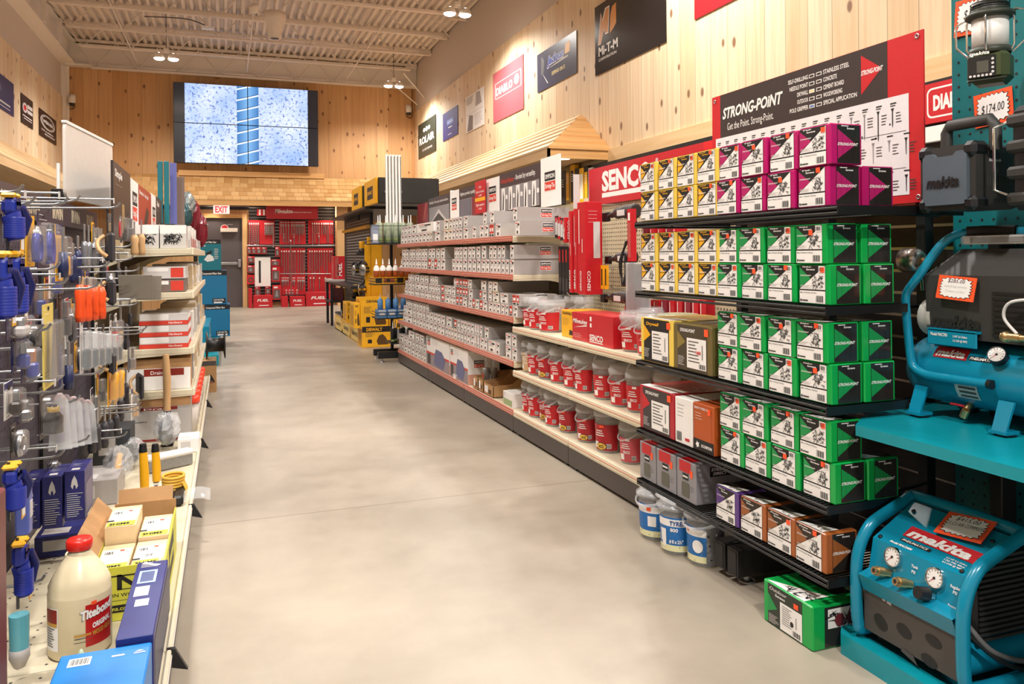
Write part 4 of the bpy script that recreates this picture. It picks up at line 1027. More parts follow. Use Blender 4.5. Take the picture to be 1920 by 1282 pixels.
for i, px in enumerate((1342, 1388, 1438, 1491)):
    kind = 'purple' if i == 0 else 'brown'
    sbox(kind, (3, 3, 1, 0)[i], yx(px, RK, .28), RK+.002, LV[4]+g, 'purple screw box at the left end of the lowest wire shelf' if i == 0 else '%s copper brown screw box right of the purple one' % ORD[i-1], '%s screw boxes' % kind)
Yy = [yx(px, RK, 1.1) for px in (1202, 1236, 1271, 1309)]
for li, z in ((0, LV[0]), (1, LV[1])):
    for row in (0, 1):
        for i in range(4):
            sbox('yellow', (0, 1, 0, 1)[(i+row) % 4] if li+row else (3, 3, 0, 0)[i], Yy[i]+.002, RK+.002, z+g+row*.1172, '%s pale yellow screw box in the %s row %s' % (('leftmost', 'second', 'third', 'fourth')[i], ('lower', 'upper')[row], lv[li]), 'pale yellow screw boxes', (1, 1, 1.0))
# larger cartons left of the green boxes
def bigbox(px0, px1, z, d, h, kind, label, X=RK):
    y1, y0 = yx(px0, X, z+h/2), yx(px1, X, z+h/2); w = y1-y0-.003
    bm, sm, pm = {'y': (mat('yellow sleeve plastic', '#f0cf5c'), INK, mat('yellow print', '#f2b21d')), 'o': (mat('olive carton', '#6d5f35', .4), mat('olive dark print', '#4a4030', .4), mat('olive print', '#8c7a3a', .4)), 'r': (mat('dark red sleeve', '#b01c2a', .25), mat('dark grey print', '#3c3536', .4), RED), 'w': (PAPER, PAPER, PAPER), 'b': (mat('burnt orange carton', '#b4521f', .45), mat('burnt orange carton', '#b4521f', .45), INK)}[kind]
    c = Carton(w, d, h, bm, .002); c.rect('front', w*.1, .003, w*.88, h-.003, sm, 1)
    if kind in 'yor':
        c.rect('front', w*.36, h*.08, w*.86, h*.72, PAPER, 2).lines('front', w*.4, w*.7, h*.66, 7, h*.07, DGREY, h*.02, 3).bars('front', w*.68, w*.84, h*.1, h*.2)
        c.rect('front', w*.76, h*.3, w*.775, h*.6, DGREY, 4); c.dec('front', [(w*.1, h*.45), (w*.1, h*.85), (w*.32, h*.62)], pm, 2)
        c.tx('front', {'y': 'Drywall', 'o': 'STRONG-POINT', 'r': 'STRONG-POINT'}[kind], w*.18, h*.84, h*.07, pm if kind == 'y' else PAPER, 3, 'l', .03, .2, fit=w*.4).lines('front', w*.12, w*.3, h*.3, 6, h*.035, LGREY, h*.012, 3)
        c.rect('front', w*.82, h*.8, w*.92, h*.95, ORG, 4)
        c.dec('top', [(0.004, .004), (w*.9, .004), (w*.9, d*.3), (.004, d*.15)], PAPER if kind != 'o' else pm, 1)
        if kind == 'o': c.tx('front', 'N&R', w*.6, h*.4, h*.07, RED, 4, 'l', .03)
    elif kind == 'w': c.lines('front', w*.15, w*.6, h*.85, 4, h*.08).bars('front', w*.1, w*.4, h*.06, h*.26).rect('front', w*.6, h*.1, w*.85, h*.16, RED, 3)
    else:
        c.rect('front', .002, .002, w-.002, h*.25, INK, 2).tx('front', 'READY MIXED SET', w*.08, h*.88, h*.05, PAPER, 3, fit=w*.7).lines('front', w*.1, w*.5, h*.8, 3, h*.06, PAPER).tx('front', 'SCORPION', w*.4, h*.1, h*.06, PAPER, 3, 'l', .03, fit=w*.5)
        lo = [(w*.22+math.cos(a)*w*.1*(1 if i % 2 else .6), h*.13+math.sin(a)*w*.1*(1 if i % 2 else .6)) for i, a in enumerate([2*PI*k/10 for k in range(10)])]
        c.dec('front', lo, PAPER, 3); c.rect('front', w*.72, h*.8, w*.85, h*.93, ORG, 4)
    return tag(obj('screw_carton', c, None, (X, y1, z+g), RX), label, 'box')
bigbox(1202, 1263, LV[2], .3, .176, 'y', 'large yellow edged carton with a white label, left of the olive carton')
bigbox(1264, 1336, LV[2], .28, .172, 'o', 'large olive brown carton with a white label beside the green boxes')
bigbox(1200, 1265, LV[3], .3, .175, 'r', 'large dark red and grey carton with a white label')
bigbox(1266, 1299, LV[3], .3, .172, 'w', 'plain white carton between the dark red and the orange one')
bigbox(1300, 1340, LV[3], .3, .172, 'b', 'burnt orange carton with a round white emblem')
mGT = mat('grey tool carton', '#8f8d92', .45)
for i, (a, e) in enumerate(((1199, 1229), (1230, 1267), (1268, 1305))):
    y1, y0 = yx(a, RK, .3), yx(e, RK, .3); w = y1-y0-.004; h = .15; d = .2
    c = Carton(w, d, h, mGT, .003); c.rect('front', w*.15, h*.7, w*.75, h*.98, RED, 1).rect('top', w*.15, .002, w*.75, d*.35, RED, 1).rect('front', w*.72, h*.62, w*.85, h*.8, ORG, 2)
    c.rect('front', w*.33, h*.52, w*.63, h*.68, INK, 2).rect('front', w*.35, h*.58, w*.61, h*.62, PAPER, 3); c.dec('front', [(a_*w+w*.28, b_*h+h*.1) for a_, b_ in rrect(0, .4, 0, .36, .05)], mat('olive grey window', '#5a5a50', .3), 2)
    c.lines('front', w*.72, w*.92, h*.4, 3, .008, DGREY).rect('right', d*.3, h*.66, d*.75, h*.9, INK, 1).tx('right', 'STALL-TO', d*.33, h*.8, h*.07, PAPER, 2, 'l', .03, .2, fit=d*.38).tx('right', 'DIRECT', d*.37, h*.7, h*.07, PAPER, 2, 'l', .03, .2, fit=d*.3)
    tag(obj('grey_tool_carton', c, None, (RK+.002, y1, LV[4]+g), RX), '%s grey carton with a red top flash on the lowest wire shelf' % ('leftmost', 'middle', 'rightmost')[i], 'box', 'grey cartons with red flashes')
# banner
mBn = mat('banner charcoal', '#3a3234', .35)
x = 2.06; A = aX(1335, 180, x); B = aX(1731, 60, x); zt = (A.z+B.z)/2; hb = (A.z-aX(1337, 405, x).z+B.z-aX(1726, 385, x).z)/2; w = A.y-B.y
t = thing('product_banner', 'red and charcoal banner with a chart of screws behind the magenta boxes', 'banner', (x, A.y, zt-hb), RX)
c = Carton(w, .005, hb, RED); h = hb; obj('banner_sheet', c, t)
c = Carton(w, .005, hb, RED); c.v = []; c.f = []; c.fm = []; c.sm = []
c.rect('front', w*.055, 0, w*.875, h*.998, mBn, 1); c.rect('front', w*.025, h*.05, w*.95, h*.65, mat('banner white', '#e8e6ea', .35), 2)
c.tx('front', 'STRONG-POiNT', w*.07, h*.80, h*.085, PAPER, 2, 'l', .035, .25, fit=w*.35).tx('front', 'Get the Point. Strong-Point.', w*.1, h*.70, h*.06, PAPER, 2, 'l', .0, fit=w*.27)
for i, (s1, s2) in enumerate((('SELF-DRILLING', 'STAINLESS STEEL'), ('NEEDLE POINT', 'CONCRETE'), ('DRYWALL', 'CEMENT BOARD'), ('OUTDOOR', 'WOODWORKING'), ('POLE GRIPPER', 'SPECIAL APPLICATION'))):
    z = h*(.915-.052*i); c.tx('front', s1, w*.545, z, h*.03, PAPER, 2, 'r', .015, fit=w*.0075*len(s1)).tx('front', s2, w*.615, z, h*.03, PAPER, 2, 'l', .015, fit=w*.0075*len(s2))
    c.rect('front', w*.55, z, w*.575, z+h*.025, PAPER, 2).rect('front', w*.553, z+h*.005, w*.572, z+h*.02, {2: mat('swatch cream', '#e8d9a0'), 4: mat('swatch blue', '#5f86b8')}.get(i, mBn), 3); c.rect('front', w*.583, z, w*.608, z+h*.025, PAPER, 2).rect('front', w*.586, z+h*.005, w*.605, z+h*.02, mBn, 3)
c.dec('front', [(w*.775, h*.96), (w*.775, h*.71), (w*.855, h*.845)], RED, 2).tx('front', 'STRONG-POINT', w*.775, h*.83, h*.03, PAPER, 3, 'l', .03, .3, fit=w*.085)
for i in range(17):
    X0 = w*(.045+.053*i); L = h*(.10+.07*((i*5) % 4)/3); z = h*.58; m_ = INK if i > 14 else mat('screw grey', '#8a878c', .4)
    c.dec('front', [(X0-w*.006, z), (X0+w*.006, z), (X0+w*.002, z-h*.02), (X0+w*.002, z-L), (X0, z-L-h*.02), (X0-w*.002, z-L), (X0-w*.002, z-h*.02)], m_, 3)
    c.lines('front', X0+w*.012, X0+w*.035, z-h*.03, 4, h*.018, DGREY, h*.006, 3); c.rect('front', X0-w*.008, z+h*.025, X0+w*.014, z+h*.033, INK, 3).rect('front', X0-w*.008, z+h*.012, X0+w*.01, z+h*.018, INK, 3); c.rect('front', X0-w*.012, z-L, X0-w*.007, z-L+h*.012, INK, 3)
for r_, z in ((0, h*.39), (1, h*.17)):
    c.rect('front', w*.04, z+h*.04, w*.94, z+h*.043, DGREY, 3)
    for i in range(5):
        X0 = w*(.70+.06*i); L = h*(.07+.03*(i % 3)); m_ = INK if i == 4 else mat('screw grey', '#8a878c', .4)
        c.dec('front', [(X0-w*.006, z), (X0+w*.006, z), (X0+w*.002, z-h*.02), (X0+w*.001, z-L), (X0-w*.001, z-L), (X0-w*.002, z-h*.02)], m_, 3).lines('front', X0+w*.012, X0+w*.035, z-h*.03, 4, h*.018, DGREY, h*.006, 3).rect('front', X0-w*.008, z+h*.02, X0+w*.014, z+h*.028, INK, 3)
obj('print', c, t)
for (u_, v_) in ((.02, .96), (.98, .97), (.98, .03)): obj('eyelet', MB().lathe([(.004,0),(.007,-.002),(.009,0)], MET, 12, (w*u_, -.002, h*v_), ax='y'), t)
# DIABLO style lightbox strip on the wall further back
xx = XR-.12
for (px0, px1, y0_, y1_, nm2, lab) in ((1700, 1850, 165, 245, 'wall_sign', 'red wall sign with white outlined lettering between screw chart banner and lantern'),):
    a = aX(px0, y0_, xx); b_ = aX(px1, y0_, xx); zz0 = aX(1741, 232, xx).z; zz1 = aX(1741, 158, xx).z
    t = thing(nm2, lab, 'sign', (xx, a.y, zz0), RX); w = a.y-b_.y; h = zz1-zz0
    c = Carton(w, .03, h, RED); obj('panel', c, t); c = Carton(w, .03, h, RED); c.v = []; c.f = []; c.fm = []; c.sm = []
    s = aX(1738, 200, xx).y; x0 = a.y-s
    c.dec('front', [(x0+p[0], h*.12+p[1]) for p in rrect(0, w*.6, 0, h*.76, h*.15)], PAPER, 1).dec('front', [(x0+.012+p[0], h*.12+.012+p[1]) for p in rrect(0, w*.6-.024, 0, h*.76-.024, h*.12)], RED, 2)
    c.tx('front', 'DIABLO', x0+.05, h*.32, h*.36, PAPER, 3, 'l', .05, fit=w*.45); obj('lettering', c, t)
    c = Carton(w, .05, .10, PAPER); tag(obj('light_strip', c, None, (xx, a.y, zz0-.12), RX), 'pale strip of shelf edge under the white outlined red sign', 'shelf edge')
# floor goods: three blue labelled buckets and the open green carton
def tyrex(label, loc, rz, style):
    r, h = .074, .198; t = thing('fastener_bucket', label, 'bucket', loc, rz, 'blue labelled buckets on the floor'); hb = h*.86
    obj('tub', MB().lathe([(r*.86,0),(r*.88,.005),(r*.98,hb)], CLEAR, 24).lathe([(r*.86,.001),(0,.001)], mat('amber base', '#b9a24a', .3), 24), t)
    b = MB().lathe([(0,.004),(r*.83,.004),(r*.93,hb*.8),(0,hb*.82)], mat('dark coated screws', '#3b3338', .35, .3, var=.6, scale=140), 20)
    for i in range(46):
        a = random.random()*2*PI; z = hb*(.08+.68*random.random()); rr = r*(.84+.1*z/hb); b.sphere((rr*math.cos(a), rr*math.sin(a), z), .0052, MET if i % 3 == 0 else BLACK, 6)
    obj('screws', b, t)
    a0, a1 = R(150), R(270)
    if style == 1: a0, a1 = R(165), R(300)
    if style == 2: a0, a1 = R(130), R(235)
    k = lambda z: r*(.872+.11*(z/hb))+.0015
    l = MB()
    for (za, zb_, m) in ((.10, .24, mat('pale cream label', '#e6e3b4', .4)), (.24, .66, mat('label blue', '#1d6cb4', .35)), (.66, .82, PAPER), (.82, .86, mat('label blue', '#1d6cb4', .35))):
        l.lathe([(k(za*hb), za*hb), (k(zb_*hb), zb_*hb)], m, 18, a0=a0, a1=a1)
    def on(a, zc, da, dz, m, e):
        l.lathe([(k((zc-dz)*hb)+e, (zc-dz)*hb), (k((zc+dz)*hb)+e, (zc+dz)*hb)], m, 6, a0=R(a-da), a1=R(a+da))
    def wrapt(s_, a, z, hh, m, wdeg, shear=0):
        vs, fs, x0, x1, y0, y1 = text_mesh(s_, .03, shear, 1.0); kk = wdeg/(x1-x0)
        out = []
        for v in vs:
            an = R(a-wdeg/2+(v.x-x0)*kk); zz = z+v.y*hh/.72; out.append(((k(zz)+.002)*math.cos(an), (k(zz)+.002)*math.sin(an), zz))
        l.add(out, fs, m)
    if style == 1:
        wrapt('TYREX', 238, hb*.69, hb*.1, mat('label deep blue', '#15458c', .4), 50, .15); wrapt('800', 226, hb*.55, hb*.08, PAPER, 24); wrapt('# 8 x 2½"', 232, hb*.29, hb*.08, PAPER, 44)
        on(188, .45, 11, .14, PAPER, .0012); on(190, .28, 8, .09, PAPER, .0012)
    elif style == 0: on(218, .47, 14, .12, PAPER, .0012); on(208, .76, 7, .05, ORG, .0012)
    else:
        zc = hb*.45; ring = [((k(zc)+.002)*math.cos(R(208)), (k(zc)+.002)*math.sin(R(208)), zc)]
        for q in range(20):
            an = R(208)+R(17)*math.cos(2*PI*q/20); zz = zc+hb*.14*math.sin(2*PI*q/20); ring.append(((k(zz)+.002)*math.cos(an), (k(zz)+.002)*math.sin(an), zz))
        l.add(ring, [(0, 1+q, 1+(q+1) % 20) for q in range(20)], PAPER); on(172, .78, 6, .05, ORG, .0012)
    obj('label_wrap', l, t)
    obj('lid', MB().lathe([(r*1.0,hb),(r*1.12,hb+.002),(r*1.12,hb+.012),(r*1.0,hb+.016),(r*.97,h-.01),(r*.9,h),(0,h-.004)], CLEAR2, 24), t)
    pts = [(-r*1.13*math.sin(a), r*1.13*math.cos(a), hb-.0+(-.03 if style != 1 else .05)*math.sin(a)) for a in [PI*i/12 for i in range(13)]]
    obj('handle', MB().tube(pts, .0035, CLEAR2, 6, sq=2), t)
p = aZ(1246, 1014, .0); tyrex('left blue labelled bucket on the floor under the grey cartons', (p.x+.0, p.y+.06, 0), .1, 0)
p = aZ(1285, 1040, 0); tyrex('middle blue labelled bucket on the floor, its label lettered 800', (p.x+.0, p.y+.05, 0), 0, 1)
p = aZ(1340, 1063, 0); tyrex('right blue labelled bucket on the floor against the black foot', (p.x+.0, p.y+.055, 0), .05, 2)
# green carton
A = aZ(1432, 1161, 0); B = aZ(1535, 1221, 0); w = A.y-B.y; ztop = aX(1431, 1083, A.x).z
w, d, h = w, .19, ztop
t = thing('green_screw_carton', 'large green screw carton standing on the floor below the copper brown boxes', 'box', (A.x, A.y, 0), RX)
mGR = mat('green sleeve plastic', '#0f9a45', .18)
c = Carton(w, d, h, mGR, .004); obj('carton', c, t)
c = Carton(w, d, h, mGR); c.v = []; c.f = []; c.fm = []; c.sm = []
c.rect('front', w*.1, .004, w*.8, h-.004, mat('green black print', '#2a3229', .35), 1); c.dec('front', [(w*.1, h*.3), (w*.1, h*.75), (w*.3, h*.45)], GRN, 2)
c.rect('front', w*.36, h*.05, w*.8, h*.68, PAPER, 2).lines('front', w*.4, w*.62, h*.62, 9, h*.05, DGREY, h*.012, 3).bars('front', w*.62, w*.77, h*.08, h*.2)
c.dec('front', [(w*.6+w*.035*math.cos(a), h*.32+w*.035*math.sin(a)) for a in [2*PI*i/16 for i in range(16)]], INK, 3); c.rect('front', w*.68, h*.26, w*.69, h*.52, DGREY, 3)
c.rect('front', w*.64, h*.72, w*.73, h*.84, ORG, 3); c.tx('front', 'Outdoor', w*.14, h*.84, h*.08, LGREY, 2, 'l', .02, .2, fit=w*.36).tx('front', 'Screws', w*.26, h*.74, h*.06, PAPER, 2, 'l', .03, fit=w*.2)
c.lines('front', w*.12, w*.33, h*.26, 6, h*.035, LGREY, h*.012, 2)
c.dec('top', [(w*.06, d*.02), (w*.82, d*.02), (w*.82, d*.5)], PAPER, 1); screws_doodle(c, 'top', w*.4, d*.05, w*.4, d*.28, 14, 11); c.rect('top', w*.1, d*.6, w*.8, d*.95, mDk, 1)
c.rect('right', d*.22, h*.04, d*.98, h*.93, mDk, 1); c.rect('right', d*.28, h*.45, d*.9, h*.88, PAPER, 2); screws_doodle(c, 'right', d*.3, h*.48, d*.55, h*.35, 12, 12)
for q in range(2): c.dec('right', [(d*(.5+.22*q)+.02*math.cos(a), h*.62+.02*math.sin(a)) for a in [2*PI*i/6 for i in range(6)]], mat('wine print', '#6e2730', .4), 5)
obj('printed_label', c, t)
# ================================================================== BLUE GREEN TOOL DISPLAY
XF = 1.643                                   # front line of the display base and shelf
XPB = 2.16
yb0 = .55
yb1 = yx(1562, XF, .03); ys1 = yx(1604, XF, .68)
t = thing('compressor_display', 'teal metal display stand with pegboard, shelf and base tray', 'display stand')
zsh = aX(1604, 796, XF).z; yp1 = yx(1785, XPB, 1.5)
b = MB().box(XPB, XPB+.02, yb0, yp1, .0, 2.45, TEALD, .002)
y = yb0+.02
while y < yp1-.01:
    z = .1
    while z < 2.42:
        b.add([(XPB-.0008, y+.0045*math.cos(a), z+.0045*math.sin(a)) for a in [2*PI*i/8 for i in range(8)]], [tuple(range(8))[::-1]], INK); z += .0381
    y += .0381
obj('pegboard', b, t)
for y in (ys1-.03,): obj('upright', MB().box(2.10, 2.16, y-.05, y-.01, .061, 1.22, mat('black steel tube', '#2a2829', .4), .003), t)
b = MB(); dsh = XPB-XF
pl = [(1.857, ys1+.165), (XF, ys1), (XF, yb0), (XPB, yb0), (XPB, ys1+.165)]
b.prism(pl, 'z', -.03, 0, TEAL); obj('shelf', b, t, (0, 0, zsh))
b = MB(); pl = [(XF+.03, yb1), (XF, yb1-.03), (XF, yb0), (XPB-.055, yb0), (XPB-.055, yb1)]
b.prism(pl, 'z', 0, .06, TEAL); b.box(XF+.05, XPB-.08, yb0, yb1-.04, .060, .0605, mat('tray dark mat', '#0a4a55', .35))
obj('base', b, t)

def logo_m(c, face, x, z, w, h, m=PAPER, lvl=3): return c.tx(face, 'makita', x, z, h, m, lvl, 'l', .045, .22, fit=w)
def card(label, M4, w, h, lines_, cat='price card'):
    c = MB(); c.M = M4; c.box(-w/2, w/2, 0, .002, -h/2, h/2, ORG)
    star = []
    for i in range(44):
        a = 2*PI*i/44; k = 1 if i % 2 else .86; ux, uz = math.cos(a), math.sin(a); m_ = max(abs(ux), abs(uz)); sq = .45*(1/m_)**.75
        star.append((w*ux*sq*k, -.0008, h*uz*sq*k))
    c.poly(star, INK); c.poly([(p[0]*.95, -.0014, p[2]*.95) for p in star], PAPER)
    for (s_, z_, hh, m_, wd) in lines_: c.text(s_, Matrix(((1,0,0,0),(0,0,-1,-.002),(0,1,0,z_*h),(0,0,0,1))), hh*h, m_, 'c', 0, .2, fit=w*wd)
    return tag(obj('price_card', c), label, cat)
def facing(p, yaw, tilt=0, roll=0): return Matrix.Translation(p) @ Matrix.Rotation(yaw, 4, 'Z') @ Matrix.Rotation(tilt, 4, 'X') @ Matrix.Rotation(roll, 4, 'Y')
p = aX(1822, 30, XPB-.006); card('orange price card reading $159 behind the lantern', facing(p, RX, 0, .08), .12, .11, (('$159', -.05, .26, INK, .45),))
p = aX(1862, 202, XPB-.006); card('orange price card reading $174.00 between lantern and radio', facing(p, RX, 0, -.06), .125, .10, (('$174.00', -.12, .26, INK, .6),))

# ---- lantern
mOlv = mat('olive plastic', '#3d4628', .4); mOl2 = mat('dark olive rubber', '#2c3024', .5)
XLn = 1.97; pt = aX(1856, 2, XLn); pb_ = aX(1856, 160, XLn); hL = pt.z-pb_.z; r = .048
t = thing('site_lantern', 'olive work lantern with frosted globe and wire guard hanging on the pegboard', 'lantern', (XLn, pt.y, pb_.z), R(-62))
k = hL
obj('globe', MB().lathe([(0,k*.42),(r*.92,k*.42),(r*.94,k*.8),(0,k*.8)], mat('frosted globe', '#e4e2de', .5), 24), t)
b = MB().lathe([(0,k*.78),(r*1.05,k*.78),(r*1.25,k*.8),(r*1.25,k*.84),(r*1.0,k*.86),(r*.95,k*.9),(r*.85,k*.98),(r*.5,k),(0,k)], mOl2, 24)
for z in (.87, .9, .93, .96): b.lathe([(r*.97,k*z),(r*1.0,k*(z+.008)),(r*.93,k*(z+.016))], BLACK, 24)
obj('cap', b, t)
b = MB().box(-r*1.05, r*1.05, -r*.95, r*.95, 0, k*.4, mOlv, .018).lathe([(r*1.02,k*.36),(r*1.06,k*.38),(r*1.06,k*.43),(0,k*.43)], mOl2, 20)
b.box(-r*.95, r*.45, -r*1.0, -r*.9, k*.06, k*.32, BLACK, .006).box(-r*.5, r*.1, -r*1.02, -r*.98, k*.12, k*.26, mat('small display', '#4d4f4a', .2), .002)
for i in range(6): b.cyl((-r*.8+i*r*.2, -r*1.0, k*.09), (-r*.8+i*r*.2, -r*1.03, k*.09), .0035, LGREY, 8)
for i in range(4): b.cyl((r*.3, -r*1.0, k*(.12+.05*i)), (r*.3, -r*1.03, k*(.12+.05*i)), .0035, LGREY, 8)
b.text('makita', Matrix(((1,0,0,-r*.85),(0,0,-1,-r*1.04),(0,1,0,k*.335),(0,0,0,1))), .009, PAPER, 'l', .03, .2, fit=r*1.0)
b.box(-r*1.0, r*1.0, -r*1.08, -r*.9, 0.004, k*.05, mOl2, .006)
obj('radio_base', b, t)
b = MB()
for i in range(4):
    a = R(-90+90*i); rr = r*1.0
    pts = [(rr*1.1*math.cos(a), rr*1.1*math.sin(a), k*.8), (rr*1.18*math.cos(a), rr*1.18*math.sin(a), k*.76), (rr*1.18*math.cos(a), rr*1.18*math.sin(a), k*.45), (rr*1.0*math.cos(a), rr*1.0*math.sin(a), k*.38)]
    obj('guard_wire', MB().tube(pts, .0028, CHR, 8), t)
obj('side_bail', MB().tube([(-r*1.2,0,k*.82),(-r*1.75,0,k*.76),(-r*1.72,0,k*.5),(-r*1.1,0,k*.36)], .003, CHR, 8), t); b.tube([(r*1.2,0,k*.86),(r*1.9,0,k*.82),(r*1.82,0,k*.5),(r*1.1,0,k*.36)], .003, CHR, 8); obj('side_bail', b, t); b = MB()
b.tube(curve([(-.03,0,k),(-.02,0,k+.03),(.02,0,k+.03),(.03,0,k)]), .0025, CHR, 6)
obj('hanging_loop', b, t)

# ---- job site radio on the pegboard
mRub = mat('dark rubber shell', '#33312f', .55); mRg = mat('grey speaker face', '#55606a', .4)
XRd = 1.86; a = aX(1727, 397, XRd); b_ = aX(1830, 397, XRd); w = a.y-b_.y; hR = aX(1727, 282, XRd).z-a.z; d = .16
t = thing('site_radio', 'black and grey job site radio with a tall carrying handle', 'radio', (XRd, a.y, a.z), RX)
b = MB().prism([(p[0], p[1]) for p in rrect(0, w, 0, hR, .025, 3)], 'y', 0, d, mRub, True)
for (x_, z_) in ((.0, .0), (w-.03, 0), (0, hR-.03), (w-.03, hR-.03)): b.box(x_-.006, x_+.036, -.012, .05, z_-.006, z_+.036, BLACK, .012)
obj('cabinet', b, t)
c = Carton(w, d, hR, mRub); c.v = []; c.f = []; c.fm = []; c.sm = []
c.prism([(w*.1, hR*.14), (w*.16, hR*.08), (w*.84, hR*.08), (w*.9, hR*.14), (w*.9, hR*.84), (w*.84, hR*.9), (w*.72, hR*.9), (w*.66, hR*.84), (w*.34, hR*.84), (w*.28, hR*.9), (w*.16, hR*.9), (w*.1, hR*.84)], 'y', -.012, .002, mRg)
logo_m(c, 'front', w*.18, hR*.36, w*.6, hR*.17, INK, 24); obj('speaker_panel', c, t)
c = Carton(w, d, hR, BLACK); c.v = []; c.f = []; c.fm = []; c.sm = []
c.tx('right', 'Bluetooth', d*.3, hR*.72, .008, PAPER, 2)
obj('side_print', c, t); c.v = []; c.f = []; c.fm = []; c.sm = []
for i in range(12): c.rect('right', d*.2+i*d*.055, hR*.35, d*.2+i*d*.055+.003, hR*.5, DGREY, 2)
obj('vent_slots', c, t)
hh = aX(1800, 232, XRd+.05).z-a.z
obj('handle', MB().tube([(w*.2,.06,hR-.01),(w*.2,.06,hh-.02),(w*.26,.06,hh),(w*.98,.06,hh),(w*1.06,.06,hh-.02),(w*1.06,.06,hR-.02)], .016, mRub, 10), t)
# big black battery light at the frame edge
a = aX(1893, 395, 1.9); zt = aX(1893, 200, 1.9).z
t = thing('site_floodlight', 'tall black ribbed work light with a chrome side bar at the right edge', 'work light', (1.9, a.y, a.z), RX)
hT = zt-a.z
b = MB().box(0, .25, 0, .14, 0, hT, BLACK, .015)
for i in range(4): b.box(-.006, .25, -.01, .12, hT*(.05+.25*i), hT*(.17+.25*i), mRub, .008)
obj('housing', b, t); obj('lens', MB().lathe([(0,-.02),(.05,-.02),(.06,-.005)], mat('pale lens', '#cfe0ea', .2), 20, (.12,0,hT*.35), ax='y'), t)
obj('chrome_bar', MB().tube([(.01,-.02,hT*.84),(-.018,-.03,hT*.8),(-.018,-.03,hT*.2),(.01,-.02,hT*.15)], .004, CHR, 8), t)

# ---- upper compressor (horizontal tank along the aisle)
zs = zsh+.001
XT = 2.0
def Pt(px, py, X): return aX(px, py, X)
t = thing('air_compressor', 'blue green compressor with black motor shroud and tubular handle on the teal shelf', 'compressor', (XT, yx(1790, XT, .9), zs))
O = Vector(t.location)
def L(v): return Vector(v)-O
r = .095; zc = zs+.132; yT1 = yx(1712, XT-.06, zc); yT0 = yT1-.57
tk = MB(); prof = [(0, -.03), (r*.5, -.022), (r*.85, -.006), (r, .02), (r, .55), (r*.85, .576), (0, .60)]
S = Matrix.Translation(L((XT, yT1, zc))) @ Matrix.Rotation(PI, 4, 'Z'); tk.M = S; tk.lathe(prof, MBLUE, 32, ax='y')
tk.M = Matrix.Identity(4); obj('tank', tk, t)
def tankpt(y, ang): return L((XT-math.cos(ang)*(r+.0012), y, zc+math.sin(ang)*(r+.0012)))
def wrap_rect(mb, y0, y1, a0, a1, m, e=0):
    vs = []; n = 5
    for i in range(n+1):
        an = a0+(a1-a0)*i/n
        for y in (y0, y1): vs.append(L((XT-math.cos(an)*(r+.0012+e), y, zc+math.sin(an)*(r+.0012+e))))
    mb.add(vs, [(2*i, 2*i+1, 2*i+3, 2*i+2) for i in range(n)], m)
def wrap_text(mb, s_, y_start, wd, a0, hh, m, shear=.2):
    vs, fs, x0, x1, yy0, yy1 = text_mesh(s_, .04, shear, 1.0); k_ = wd/(x1-x0)
    mb.add([L((XT-math.cos(a0+v.y*hh/.72/r)*(r+.0028), y_start-(v.x-x0)*k_, zc+math.sin(a0+v.y*hh/.72/r)*(r+.0028))) for v in vs], fs, m)
b = MB(); yl = yx(1744, XT-r, zc); yl2 = yx(1806, XT-r, zc)
a_ = R(28); wrap_rect(b, yl, yl2, a_, a_+R(22), RED); wrap_text(b, 'makita', yl-.008, (yl-yl2)*.86, a_+R(3), .022, PAPER)
wrap_rect(b, yx(1810, XT-r, zc), yx(1862, XT-r, zc), a_+R(2), a_+R(10), INK); wrap_text(b, 'PNEUMATICS', yx(1812, XT-r, zc), yx(1812, XT-r, zc)-yx(1860, XT-r, zc), a_+R(3.4), .008, PAPER)
obj('logo_plate', b, t); b = MB()
yd = yx(1788, XT-r, zc); wrap_rect(b, yd, yd-.07, R(-38), R(-12), LGREY)
for q in range(3): wrap_rect(b, yd-.012, yd-.065, R(-35+8*q), R(-31+8*q), DGREY, .001)
obj('data_plate', b, t)
for (px,) in ((1735,), (1895,)):
    y = yx(px, XT-.08, zs+.05)
    f = MB().add([L((XT-.095, y+.022, zc-.045)), L((XT-.095, y-.022, zc-.045)), L((XT-.125, y-.02, zs+.012)), L((XT-.125, y+.02, zs+.012)), L((XT-.088, y+.022, zc-.045)), L((XT-.088, y-.022, zc-.045)), L((XT-.118, y-.02, zs+.012)), L((XT-.118, y+.02, zs+.012))], [(0,3,2,1),(4,5,6,7),(0,1,5,4),(1,2,6,5),(2,3,7,6),(3,0,4,7)], MBLUE)
    f.box(*[q for pr in ((XT-.13-O.x, XT-.08-O.x), (y-.025-O.y, y+.025-O.y), (zs+.006-O.z, zs+.014-O.z)) for q in pr], MBLUE)
    fo = obj('leg', f, t); obj('rubber_foot', MB().lathe([(0,0),(.026,0),(.024,.01),(0,.011)], BLACK, 16, L((XT-.1, y, zs))), fo)
    f = MB().box(XT+.07-O.x, XT+.12-O.x, y-.02-O.y, y+.02-O.y, zs+.006-O.z, zc-.04-O.z, MBLUE); fo = obj('leg', f, t); obj('rubber_foot', MB().lathe([(0,0),(.026,0),(.024,.01),(0,.011)], BLACK, 16, L((XT+.095, y, zs))), fo)
